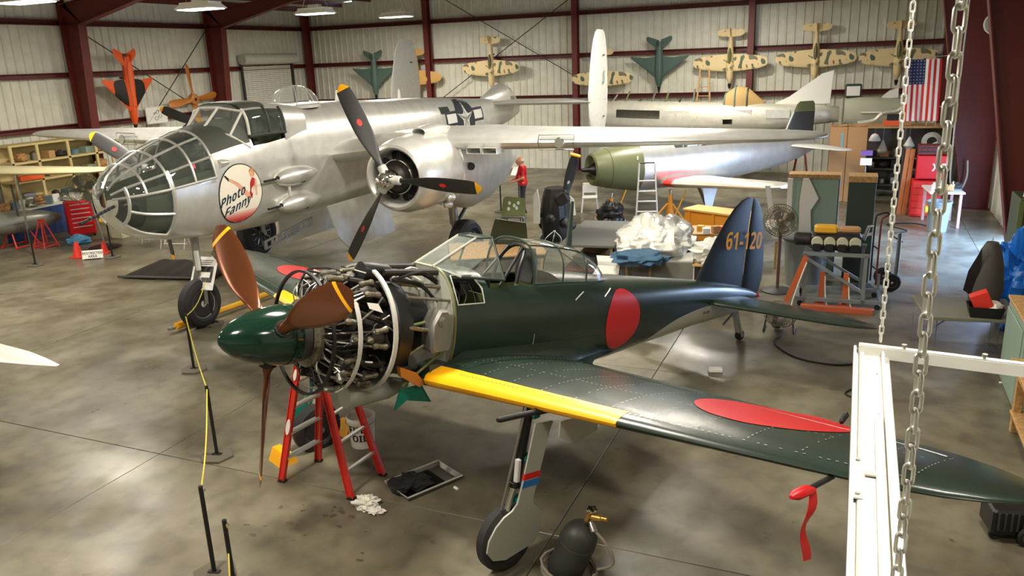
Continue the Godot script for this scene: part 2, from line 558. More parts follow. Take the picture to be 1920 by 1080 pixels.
func setting() -> void:
	# floor: separate slabs with sunk control joints
	var fl := structure("floor")
	var st := S()
	box(st, Vector3((XL + XR) / 2, -0.2, (ZB + ZF) / 2), Vector3(XR - XL + 1, 0.3, ZF - ZB + 1))
	add(st, "joint_bed", M.joint, fl)
	var xs := [XL - 0.3]
	for k in range(-4, 2): xs.append(-2.48 + 5.2 * k)
	xs.append(XR + 0.3)
	var zs := [ZB - 0.3]
	for k in range(-5, 3): zs.append(-6.45 + 4.53 * k)
	zs.append(ZF + 0.3)
	for i in xs.size() - 1:
		for j in zs.size() - 1:
			st = S()
			var w: float = xs[i + 1] - xs[i] - 0.01
			var d: float = zs[j + 1] - zs[j] - 0.01
			if w < 0.1 or d < 0.1: continue
			box(st, Vector3(0, -0.06, 0), Vector3(w, 0.12, d), 0.003)
			add(st, "slab", M.concrete, fl, Vector3((xs[i] + xs[i + 1]) / 2, 0, (zs[j] + zs[j + 1]) / 2))
	# oil spots soaked into the slabs
	rng.seed = 11
	var oil := mat("oil_stain", rgb(84, 76, 60), 0.4)
	for k in 46:
		var c := Vector3(-4.6 + rng.randfn() * 0.55, 0.0012, -5.95 + rng.randfn() * 0.3)
		if k > 26: c = Vector3(rng.randf_range(-9, 1.5), 0.0012, rng.randf_range(-10.0, -5.0))
		var r := rng.randf_range(0.008, 0.035)
		st = S()
		var ring := []
		var ph := rng.randf() * 6
		for q in 14:
			var a := TAU * q / 14
			var rr := r * (1.0 + 0.25 * sin(2 * a + ph) + 0.12 * sin(3 * a - ph))
			ring.append(c + Vector3(cos(a) * rr * 1.3, 0, sin(a) * rr))
		fan(st, ring, true)
		add(st, "stain", oil, fl)
	# walls of ribbed sheets on horizontal girts
	wall("wall_left", Vector3(XL, 0, ZF), Vector3.FORWARD, ZF - ZB, [])
	var wb := wall("wall_back", Vector3(XL, 0, ZB), Vector3.RIGHT, XR - XL, [])
	wall("wall_right", Vector3(XR, 0, ZB), Vector3.BACK, ZF - ZB, [9.9, 14.4, 2.9])
	wall("wall_front", Vector3(XR, 0, ZF), Vector3.LEFT, XR - XL, [])
	for x in [XL + 0.35, -17.2, -10.55, -3.8, 2.6]:
		st = S()
		i_section(st, Vector3(x, 0, ZB + 0.36), Vector3(x, roof_y(x), ZB + 0.36), Vector3.RIGHT, 0.22, 0.3)
		add(st, "post", M.red_steel, wb)
	# two roof slopes with purlins
	var ce := structure("ceiling")
	for s in [[XL - 0.1, -10.1], [-10.1, XR + 0.1]]:
		st = S()
		var a := Vector3(s[0], roof_y(s[0]) + 0.07, (ZB + ZF) / 2)
		var b := Vector3(s[1], roof_y(s[1]) + 0.07, (ZB + ZF) / 2)
		beam(st, a, b, ZF - ZB + 0.2, 0.08)
		add(st, "roof_slope", M.roof_sheet, ce)
		for k in 9:
			var q := a.lerp(b, (k + 0.5) / 9.0) - Vector3(0, 0.16, 0)
			pbeam(ce, "purlin", M.red_steel, Vector3(q.x, q.y, ZB + 0.1), Vector3(q.x, q.y, ZF - 0.1), 0.07, 0.2)
	# tapered portal frames
	var n := 0
	for z in [-25.4, -19.1, -12.7, -6.1, 0.9]:
		var f := structure("steel_frame")
		n += 1
		for s in [[XL + 0.2, 1.0, 0.4, 0.8], [XR - 0.1, -1.0, 0.62, 1.7]]:
			var x0: float = s[0]
			var e: float = s[1]
			var zc: float = -16.9 if e < 0 and z == -19.1 else z   # the side door moves this column along
			st = S()
			plate(st, [[x0, 0], [x0 + e * s[2], 0], [x0 + e * s[3], 6.1], [x0, 6.95]], zc, 0.02)
			flange(st, [V2([x0 + e * s[2], 0]), V2([x0 + e * s[3], 6.1])], zc, 0.3)
			flange(st, [V2([x0, 0]), V2([x0, 6.95])], zc, 0.3)
			box(st, Vector3(x0 + e * s[2] / 2, 0.015, zc), Vector3(s[2] + 0.1, 0.03, 0.36))
			add(st, "column", M.red_steel, f)
			st = S()
			var top := roof_y(x0) - 0.3
			var k1 := x0 + e * 4.2
			plate(st, [[x0, top], [x0 + e * s[3], 6.1], [k1, 6.85], [-10.1, 7.45], [-10.1, roof_y(-10.1) - 0.3]], z, 0.02)
			flange(st, [V2([x0 + e * s[3], 6.1]), V2([k1, 6.85]), V2([-10.1, 7.45])], z, 0.28)
			flange(st, [V2([x0, top]), V2([-10.1, roof_y(-10.1) - 0.3])], z, 0.28)
			add(st, "rafter", M.red_steel, f)
			if z < -15: pbeam(f, "stiffener", M.red_steel, Vector3(x0 + e * 0.05, 6.1, z), Vector3(x0 + e * s[3], 6.1, z), 0.26, 0.02)
	# cross bracing rods
	var br := structure("wall_bracing")
	for q in [[Vector3(XL + 0.3, 5.95, -19.5), Vector3(XL + 0.3, 2.3, -25.7)], [Vector3(XL + 0.3, 6.5, -25.7), Vector3(XL + 0.3, 2.3, -21.2)], [Vector3(-16.6, 7.2, ZB + 0.3), Vector3(-8.4, 2.5, ZB + 0.3)], [Vector3(-10.2, 7.1, ZB + 0.3), Vector3(-17.0, 2.8, ZB + 0.3)]]:
		pbar(br, "brace_rod", M.dark_grey, q[0], q[1], 0.018, 6)
	# roll-up door in the left wall
	var d := structure("door_1")
	st = S()
	for k in 58:
		var y := 0.05 + 0.08 * k
		beam(st, Vector3(XL + 0.12 + 0.008 * (k % 2), y, -27.2), Vector3(XL + 0.12 + 0.008 * (k % 2), y, -30.3), 0.03, 0.066)
	add(st, "slat_curtain", M.white_paint, d)
	st = S()
	lathe(st, [[0, 0.22], [3.5, 0.22]], along(Vector3.FORWARD, Vector3(XL + 0.32, 4.92, -27.0)), 16)
	add(st, "roller_housing", M.pale_grey, d)
	for z in [-27.1, -30.4]: pbeam(d, "guide_rail", M.dark_grey, Vector3(XL + 0.16, 0, z), Vector3(XL + 0.16, 4.8, z), 0.09, 0.1, Vector3.RIGHT)
	# ground outside the open side door
	st = S()
	box(st, Vector3(XR + 8.4, -0.16, -21.5), Vector3(16, 0.2, 24))
	struct(st, "ground_outside", mat("apron", rgb(176, 172, 160), 0.9))
	var jm := structure("door_2")
	for z in [ZB + 9.8, ZB + 14.5]: pbeam(jm, "jamb", M.aluminium, Vector3(XR - 0.02, 0, z), Vector3(XR - 0.02, 2.9, z), 0.2, 0.12, Vector3.RIGHT)
	pbeam(jm, "lintel", M.aluminium, Vector3(XR - 0.02, 2.9, ZB + 9.7), Vector3(XR - 0.02, 2.9, ZB + 14.6), 0.2, 0.12)

func plate(st: SurfaceTool, poly: Array, z: float, t: float) -> void:
	prism(st, poly, t, Transform3D(Basis.IDENTITY, Vector3(0, 0, z - t / 2)))

func flange(st: SurfaceTool, pts: Array, z: float, w: float) -> void:
	for i in pts.size() - 1:
		beam(st, Vector3(pts[i].x, pts[i].y, z), Vector3(pts[i + 1].x, pts[i + 1].y, z), w, 0.025, Vector3(pts[i + 1].y - pts[i].y, pts[i].x - pts[i + 1].x, 0).normalized())

func i_section(st: SurfaceTool, a: Vector3, b: Vector3, side: Vector3, w: float, d: float) -> void:
	var n := side.cross((b - a).normalized())
	for s in [-1, 1]: beam(st, a + n * d / 2 * s, b + n * d / 2 * s, w, 0.02, n)
	beam(st, a, b, 0.015, d, n)

# ---------------------------------------------------------------- aircraft helpers (local x = aft, y = up, z = port)
func foil(x: float, th: float) -> float:
	return 5.0 * th * (0.2969 * sqrt(x) - 0.126 * x - 0.3516 * x * x + 0.2843 * x * x * x - 0.1015 * x * x * x * x)

# ring of a wing section: leading edge at (le, y, z), chord c, thickness th, drop of the trailing edge
func foil_ring(le: float, y: float, z: float, c: float, th: float, drop := 0.0, n := 14, camber := 0.015) -> Array:
	var o := []
	for k in 2 * n:
		var a := PI * k / n                      # 0 = trailing edge, top first
		var x := 0.5 + 0.5 * cos(a)
		var s := 1.0 if k <= n else -1.0
		o.append(Vector3(le + x * c, y - drop * x * c + c * (s * foil(x, th) + 4.0 * camber * x * (1 - x)), z))
	return o

func blade(r0: float, r1: float, w: Array, ax := Vector3.RIGHT, up := Vector3.UP, b0 := 55.0, b1 := 18.0, thick := 0.10) -> Array:   # rings of a propeller blade pointing up
	var rings := []
	var n := 16
	for i in n + 1:
		var f := float(i) / n
		if i == n: f = 0.998
		var r := lerpf(r0, r1, f)
		var c := look(w, f)
		var b := deg_to_rad(lerpf(b0, b1, sqrt(f)))
		var tau := ax.cross(up)
		var ch := tau * cos(b) + ax * sin(b)
		var nn := ch.cross(up)
		var th := lerpf(0.55, thick, minf(1, f * 3.0)) * c
		if f < 0.08: th = c
		var ring := []
		for k in 14:
			var a := TAU * k / 14
			ring.append(up * r + ch * (c / 2 * cos(a)) + nn * (th / 2 * sin(a)))
		rings.append(ring)
	return rings

func fat(r: Array, k: float) -> Array:   # a ring grown a little about its middle
	var m := Vector3.ZERO
	for p in r: m += p
	m /= r.size()
	return r.map(func(p): return p + (p - m).normalized() * k)

func disc_on(st: SurfaceTool, f: Callable, rx: float, ry: float, rings := 8, n := 36, r0 := 0.0) -> void:   # f(x, y) lies on a surface
	st.set_smooth_group(1)
	for i in rings:
		var a := lerpf(r0, 1.0, float(i) / rings)
		var b := lerpf(r0, 1.0, float(i + 1) / rings)
		for k in n:
			var t := TAU * k / n
			var u := TAU * (k + 1) / n
			quad(st, f.call(rx * a * cos(t), ry * a * sin(t)), f.call(rx * b * cos(t), ry * b * sin(t)), f.call(rx * b * cos(u), ry * b * sin(u)), f.call(rx * a * cos(u), ry * a * sin(u)))

func patch(st: SurfaceTool, f: Callable, x0: float, x1: float, y0: float, y1: float, n := 8, m := 6) -> void:
	st.set_smooth_group(1)
	for i in n:
		for j in m:
			var a := lerpf(x0, x1, float(i) / n)
			var b := lerpf(x0, x1, float(i + 1) / n)
			var c := lerpf(y0, y1, float(j) / m)
			var d := lerpf(y0, y1, float(j + 1) / m)
			quad(st, f.call(a, c), f.call(b, c), f.call(b, d), f.call(a, d))

# a skin through points f(s, a), leaving out the cells that skip(s, a) names
func skin(st: SurfaceTool, ss: Array, aa: Array, f: Callable, skip: Callable) -> void:
	st.set_smooth_group(1)
	for i in ss.size() - 1:
		for k in aa.size() - 1:
			if skip.call((ss[i] + ss[i + 1]) / 2, (aa[k] + aa[k + 1]) / 2): continue
			quad(st, f.call(ss[i], aa[k]), f.call(ss[i], aa[k + 1]), f.call(ss[i + 1], aa[k + 1]), f.call(ss[i + 1], aa[k]))

func wheel(parent: Node3D, c: Vector3, r: float, w: float, hub: Material, spokes := 0, axis := Vector3.BACK) -> Node3D:
	var xf := along(axis, c)
	var o := plathe(parent, "tyre", M.rubber, [[-w * 0.35, r * 0.58], [-w * 0.5, r * 0.7], [-w * 0.46, r * 0.88], [-w * 0.25, r], [0, r * 1.01], [w * 0.25, r], [w * 0.46, r * 0.88], [w * 0.5, r * 0.7], [w * 0.35, r * 0.58]], xf, 40)
	plathe(o, "hub", hub, [[-w * 0.38, 0.0], [-w * 0.38, r * 0.12], [-w * 0.3, r * 0.16], [-w * 0.26, r * 0.5], [-w * 0.36, r * 0.585], [w * 0.36, r * 0.585], [w * 0.26, r * 0.5], [w * 0.3, r * 0.16], [w * 0.38, r * 0.12], [w * 0.38, 0.0]], xf, 32)
	if spokes:
		var st := S()
		for k in spokes:
			var a := TAU * k / spokes
			var d: Vector3 = xf.basis.x * cos(a) + xf.basis.z * sin(a)
			for s in [-1, 1]: bar(st, c + d * r * 0.14 + axis * w * 0.3 * s, c + d * r * 0.55 + axis * w * 0.34 * s, r * 0.03, 6)
		add(st, "spokes", M.steel, o)
	return o

# ---------------------------------------------------------------- the green fighter
var ZF_ := [[2.22, 0.62, -0.62, 0.55, 0.0], [2.7, 0.57, -0.68, 0.56, 0.0], [3.5, 0.5, -0.74, 0.56, -0.02], [4.3, 0.46, -0.76, 0.54, -0.03], [4.92, 0.39, -0.72, 0.5, -0.04], [5.6, 0.34, -0.64, 0.43, -0.05], [6.4, 0.28, -0.55, 0.34, -0.06], [7.2, 0.215, -0.46, 0.25, -0.07], [8.0, 0.13, -0.4, 0.17, -0.08], [8.6, 0.03, -0.32, 0.09, -0.1], [9.0, -0.08, -0.2, 0.03, -0.13]]

func zf(s: float, a: float, off := 0.0) -> Vector3:    # fuselage skin, a from 0 (top) to PI (keel), negative to starboard
	var c := look(ZF_, s, 4)
	var h := look(ZF_, s, 1) - c if absf(a) < PI / 2 else c - look(ZF_, s, 2)
	var w := look(ZF_, s, 3)
	var e := 0.86
	return Vector3(s, c + (h + off) * signf(cos(a)) * pow(absf(cos(a)), e), (w + off) * signf(sin(a)) * pow(absf(sin(a)), e))

func zf_angle(s: float, u: float) -> float:
	var c := look(ZF_, s, 4)
	var h := look(ZF_, s, 1) - c if u > c else c - look(ZF_, s, 2)
	var q := clampf((u - c) / h, -1, 1)
	return acos(signf(q) * pow(absf(q), 1.0 / 0.86))

func zside(s: float, u: float, off := 0.003) -> Vector3:
	return zf(s, zf_angle(s, u), off)

func zw_le(t: float) -> float:
	return 1.89 + 0.026 * t + (0.0 if t < 4.8 else 0.55 * (1 - sqrt(maxf(0.0, 1 - pow((t - 4.8) / 0.95, 2)))))

func zw_te(t: float) -> float:
	return 4.33 - 0.215 * t - (0.0 if t < 4.7 else 0.8 * (1 - sqrt(maxf(0.0, 1 - pow((t - 4.7) / 1.05, 2)))))

func zw_th(t: float) -> float:   # thickness, the skin sinking a little between ribs 0.4 m apart
	return lerpf(0.145, 0.085, t / 5.5) * (1.0 - 0.022 * (0.5 - 0.5 * cos(TAU * (t - 0.75) / 0.4)))

func zw_ring(t: float, sg: float, thin := 1.0) -> Array:
	var le := zw_le(t)
	return foil_ring(le, -0.53 + 0.103 * t, t * sg, maxf(0.05, zw_te(t) - le), zw_th(t) * thin, 0.035, 16, 0.018)

func zw_top(s: float, t: float, sg: float, off := 0.002) -> Vector3:
	var le := zw_le(t)
	var c := zw_te(t) - le
	var x := clampf((s - le) / c, 0.0, 1.0)
	return Vector3(s, -0.53 + 0.103 * t - 0.035 * x * c + c * (foil(x, zw_th(t)) + 0.072 * x * (1 - x)) + off, t * sg)

func build_zero() -> void:
	var o := Node3D.new()
	o.name = numbered("fighter_aircraft")
	add_child(o)
	var bs := Basis(Vector3(0.411, -0.166, -0.8965), Vector3(0.054, 0.986, -0.157), Vector3(0.910, 0.016, 0.414)).orthonormalized()
	o.transform = Transform3D(bs, Vector3(-5.024, 2.275, -5.014) - bs.y * 1.99)
	tag(o, "dark green single-engine fighter with red discs, engine uncowled, brown three-blade propeller", "aircraft")
	var OFF := Vector3(0, 1.99, 0)
	var P := func(st: SurfaceTool, called: String, m: Material, parent: Node3D = o) -> MeshInstance3D:
		return add(st, called, m, parent, OFF if parent == o else Vector3.ZERO)
	var G: Material = M.zero_green
	# fuselage skin: green above, grey below aft; the cockpit stays open
	var ub := [[2.2, -0.9], [4.7, -0.78], [5.2, -0.66], [5.6, -0.56], [6.25, -0.29], [6.9, -0.17], [7.6, -0.13], [9.1, -0.15]]
	var st := S()
	var lo := S()
	for seg in [[2.22, 2.75, 0.0], [2.75, 3.95, 1.0], [3.95, 9.0, 0.0]]:
		var n := int(maxf(3, (seg[1] - seg[0]) / 0.16))
		var up := []
		var up2 := []
		var dn := []
		for i in n + 1:
			var s := lerpf(seg[0], seg[1], float(i) / n)
			var b := zf_angle(s, look(ub, s))
			var a0: float = 0.0 if seg[2] == 0.0 else zf_angle(s, 0.40)
			var r := []
			var r2 := []
			var q := []
			if seg[0] == 2.22: pass
			elif seg[2] == 0.0:
				for k in 41: r.append(zf(s, lerpf(-b, b, k / 40.0)))
			else:
				for k in 21:
					r.append(zf(s, lerpf(a0, b, k / 20.0)))
					r2.append(zf(s, -lerpf(a0, b, k / 20.0)))
			for k in 21: q.append(zf(s, lerpf(b, TAU - b, k / 20.0) if lerpf(b, TAU - b, k / 20.0) <= PI else lerpf(b, TAU - b, k / 20.0) - TAU))
			up.append(r)
			if r2: up2.append(r2)
			if b < 3.1: dn.append(q)
		if seg[0] == 2.22:
			var hi := zf_angle(2.45, 0.5)
			var lw := zf_angle(2.45, 0.26)
			var aa := []
			for k in 31: aa.append(lerpf(-3.1, hi, k / 30.0))
			for k in range(1, 7): aa.append(lerpf(hi, lw, k / 6.0))
			for k in range(1, 25): aa.append(lerpf(lw, 3.1, k / 24.0))
			skin(st, [2.22, 2.27, 2.35, 2.44, 2.53, 2.62, 2.69, 2.75], aa, func(x, y): return zf(x, y), func(x, y): return x > 2.27 and x < 2.62 and y > hi and y < lw)
		else: loft(st, up, false)
		if up2: loft(st, up2, false)
		if dn.size() > 1: loft(lo, dn, false)
	P.call(st, "fuselage", G)
	P.call(lo, "belly_skin", M.zero_grey)
	# red disc and small marks on the side
	st = S()
	disc_on(st, func(x, y): return zside(5.0 + x, -0.12 + y, 0.004), 0.37, 0.385)
	P.call(st, "fuselage_disc", M.zero_red)
	st = S()
	for q in [[3.36, 3.365, -0.28, -0.13], [3.36, 3.49, -0.285, -0.277]]: patch(st, func(x, y): return zside(x, y, 0.004), q[0], q[1], q[2], q[3], 2, 4)
	P.call(st, "step_mark", M.pale_grey)
	for s in [4.05, 4.62]: ptube(o, "handhold", M.bare_metal, [zside(s, 0.20, 0.0) + OFF, zside(s + 0.1, 0.25, 0.02) + OFF, zside(s + 0.19, 0.28, 0.0) + OFF], 0.007, 6)
	letters(o, "serial_stencil", M.black, "61-120", 0.045, func(x, y): return zside(7.25 + x, -0.235 + y, 0.004) + OFF)
	# the side panel ahead of the cockpit has been taken off
	var rim := []
	for q in [[2.27, 0.26], [2.62, 0.26], [2.64, 0.4], [2.6, 0.52], [2.3, 0.53], [2.26, 0.4]]: rim.append(zside(q[0], q[1], 0.006))
	st = S(); tube(st, rim, 0.009, 6, true)
	P.call(st, "opening_frame", M.gear_grey)
	for k in [0, 2, 4]:
		st = S()
		tube(st, curve([zside(2.31 + 0.06 * k - 0.02 * (k % 4), 0.27, -0.05), zside(2.36 + 0.05 * k, 0.38 + 0.02 * (k % 2), -0.06), zside(2.31 + 0.06 * k, 0.49, -0.05)], 4), 0.006, 5)
		P.call(st, "instrument_wire", M.dark_engine)
	for q in [[2.36, 0.3, 0.12], [2.52, 0.38, 0.14]]: pbox(o, "instrument_box", M.dark_engine, OFF + Vector3(q[0], q[1], 0.26), Vector3(0.13, q[2], 0.1), 0.01)
	zero_wings(o, OFF)
	zero_tail(o, OFF)
	zero_canopy(o, OFF)
	zero_engine(o, OFF)
	zero_gear(o, OFF)

func zero_wings(o: Node3D, OFF: Vector3) -> void:
	for sg in [1.0, -1.0]:
		var ts := []
		for k in 46: ts.append(0.2 + 0.1 * k)
		ts.append_array([4.75, 4.85, 5.0, 5.25, 5.45, 5.58, 5.67, 5.72, 5.745])
		var st := S()
		loft(st, ts.map(func(t): return zw_ring(t, sg)))
		var w := add(st, "wing", M.zero_green, o, OFF)
		# yellow identification band round the leading edge
		st = S()
		var rings := []
		for i in 25:
			var t := lerpf(0.5, 2.92, i / 24.0)
			var r := zw_ring(t, sg)
			rings.append(fat(r.slice(13, 21), 0.003))
		loft(st, rings, false)
		add(st, "yellow_band", M.yellow, w)
		st = S()
		disc_on(st, func(x, y): return zw_top(3.02 + x, 3.66 + y, sg, 0.004), 0.56, 0.64, 14, 60)
		add(st, "wing_disc", M.zero_red, w)
		# rows of rivets along the ribs and spar
		st = S()
		st.set_smooth_group(1)
		rng.seed = 5
		for t in [0.75, 1.15, 1.55, 1.95, 2.35, 2.75, 3.15, 3.55, 3.95, 4.35, 4.75, 5.05]:
			var s := zw_le(t) + 0.16
			while s < zw_te(t) - 0.3:
				if rng.randf() < 0.8:
					var l := 0.022
					quad(st, zw_top(s, t - 0.004, sg, 0.006), zw_top(s + l, t - 0.004, sg, 0.006), zw_top(s + l, t + 0.004, sg, 0.006), zw_top(s, t + 0.004, sg, 0.006))
				s += 0.055
		for e in [0.12, 0.62]:
			var t := 0.8
			while t < 5.0:
				var s: float = zw_le(t) + e
				if rng.randf() < 0.75: quad(st, zw_top(s - 0.004, t, sg, 0.006), zw_top(s + 0.004, t, sg, 0.006), zw_top(s + 0.004, t + 0.022, sg, 0.006), zw_top(s - 0.004, t + 0.022, sg, 0.006))
				t += 0.055
		var rv := add(st, "rivets", mat("worn_rivet", rgb(142, 150, 132), 0.4, 0.3), w)
		rv.set_meta("kind", "stuff")
		# raised hinge lips of the flap and aileron
		for q in [[1.0, 2.75, 0.42], [2.78, 5.0, 0.3]]:
			ptube(w, "hinge_lip", M.zero_green, range(13).map(func(k): return zw_top(zw_te(lerpf(q[0], q[1], k / 12.0)) - q[2], lerpf(q[0], q[1], k / 12.0), sg, 0.001)), 0.005, 5)
		# root fillet
		st = S()
		var fr := []
		for i in 15:
			var s := lerpf(1.95, 4.9, i / 14.0)
			var wt := zw_top(minf(s, 4.1), 0.86, sg, 0.004)
			if s > 4.1: wt = wt.lerp(Vector3(s, -0.5, 0.5 * sg), clampf((s - 4.1) / 0.8, 0, 1))
			var f := zside(s, -0.22 - 0.05 * i / 14.0, 0.002)
			f.z *= sg
			if s < 2.3: f = Vector3(s, -0.33, 0.52 * sg)
			var row := []
			for k in 7:
				var q := k / 6.0
				row.append(f.lerp(wt, q) - Vector3(0, 0.17 * sin(PI * q) * (1.0 - 0.3 * i / 14.0), 0.1 * sg * sin(PI * q)))
			fr.append(row)
		loft(st, fr, false)
		add(st, "root_fillet", M.zero_green, o, OFF)
		# cannon barrel
		var g := S()
		lathe(g, [[0, 0.0], [0, 0.018], [0.03, 0.026], [0.42, 0.024], [0.44, 0.034], [0.62, 0.034]], along(Vector3.RIGHT, zw_top(1.95, 2.05, sg) + Vector3(-0.44, -0.08, 0)), 12)
		add(g, "gun_barrel", M.black, w)
		# wing-tip lamp and clip on the trailing edge
		g = S()
		box(g, zw_top(3.3, 4.05, sg, 0.03) + Vector3(0.16, 0, 0), Vector3(0.12, 0.05, 0.035), 0.01, Basis(Vector3.BACK, 0.5))
		add(g, "aileron_clamp", M.black, w)
	# pitot tube with its red cover and streamer on the port wing
	var pt := zw_top(zw_le(4.62), 4.62, 1.0, -0.03) + OFF
	var pi := ptube(o, "pitot_tube", M.black, [pt + Vector3(0.05, 0, 0), pt + Vector3(-0.28, -0.01, 0)], 0.018, 10)
	var st := S()
	loft(st, [[0.0, 0.03, 0.012], [0.06, 0.042, 0.03], [0.2, 0.04, 0.03], [0.26, 0.012, 0.012]].map(func(q): return circle(pt + Vector3(-0.22 - q[0], -0.012, 0), Vector3.UP * q[2], Vector3.BACK * q[1], 1.0, 12)))
	add(st, "pitot_cover", M.red, pi)
	st = S()
	var rb := []
	for k in 13:
		var f := k / 12.0
		var c := pt + Vector3(-0.2 - 0.03 * sin(f * 5), -0.03 - 0.47 * f, 0.02 * sin(f * 7))
		rb.append([c + Vector3(0.035, 0, 0.012 * sin(f * 9)), c + Vector3(0.035, 0, 0.014 * sin(f * 9)), c + Vector3(-0.03, 0, -0.008), c + Vector3(-0.03, 0, -0.012)])
	loft(st, rb)
	add(st, "streamer", M.red, pi)

func zero_tail(o: Node3D, OFF: Vector3) -> void:
	var prof := func(z: float, le: float, te: float) -> Array:
		var r := []
		for k in 24:
			var a := PI * k / 12
			var x := 0.5 + 0.5 * cos(a)
			r.append(Vector3(lerpf(le, te, x), z, (te - le) * foil(x, 0.085) * (1.0 if k <= 12 else -1.0)))
		return r
	# fin with the rudder behind it
	var F := [[0.02, 7.18, 8.52], [0.22, 7.24, 8.52], [0.5, 7.42, 8.52], [0.81, 7.63, 8.52], [1.1, 7.86, 8.53], [1.3, 8.06, 8.54], [1.42, 8.24, 8.55], [1.475, 8.42, 8.56]]
	var st := S()
	loft(st, F.map(func(f): return prof.call(f[0], f[1], f[2])))
	add(st, "fin", M.tail_blue_green, o, OFF)
	var Rr := [[-0.14, 8.5, 8.92], [-0.05, 8.53, 9.06], [0.15, 8.53, 9.12], [0.4, 8.53, 9.12], [0.7, 8.53, 9.06], [1.05, 8.54, 8.96], [1.28, 8.55, 8.86], [1.4, 8.56, 8.76], [1.46, 8.57, 8.66]]
	st = S()
	loft(st, Rr.map(func(f): return prof.call(f[0], f[1] + 0.008, f[2])))
	var ru := add(st, "rudder", M.tail_blue_green, o, OFF)
	letters(o, "tail_number", M.yellow, "61-120", 0.27, func(x, y): return OFF + Vector3(8.35 + x * 0.92, 0.79 + y, 0.075 - 0.02 * absf(8.3 - (8.35 + x))))
	plathe(ru, "tail_lamp", M.red, [[0, 0.03], [0.04, 0.045], [0.08, 0.04], [0.11, 0.0]], along(Vector3.RIGHT, Vector3(8.98, -0.12, 0)), 12)
	# tailplane
	for sg in [1.0, -1.0]:
		st = S()
		var L := [[0.05, 7.26, 8.5], [0.5, 7.34, 8.52], [1.0, 7.44, 8.52], [1.5, 7.54, 8.5], [1.9, 7.63, 8.43], [2.2, 7.74, 8.3], [2.38, 7.88, 8.14], [2.43, 7.98, 8.02]]
		loft(st, L.map(func(f): return foil_ring(f[1], -0.1, f[0] * sg, f[2] - f[1], 0.09, 0.0, 12, 0.0)))
		var sp := add(st, "tailplane", M.zero_green, o, OFF)
		pbar(sp, "hinge_lip", M.zero_green, Vector3(8.12, -0.072, 0.2 * sg), Vector3(8.12, -0.072, 2.2 * sg), 0.006, 5)
	# tail wheel
	var tg := pbeam(o, "tail_wheel_leg", M.gear_grey, OFF + Vector3(8.42, -0.34, 0), OFF + Vector3(8.62, -0.72, 0), 0.08, 0.07)
	wheel(tg, OFF + Vector3(8.65, -0.755, 0), 0.085, 0.09, M.steel)
	pbar(tg, "arrestor_link", M.steel, OFF + Vector3(8.4, -0.3, 0.05), OFF + Vector3(8.05, -0.52, 0.05), 0.018)
	pbeam(tg, "wheel_fork", M.gear_grey, OFF + Vector3(8.6, -0.66, 0.055), OFF + Vector3(8.65, -0.77, 0.055), 0.02, 0.05)

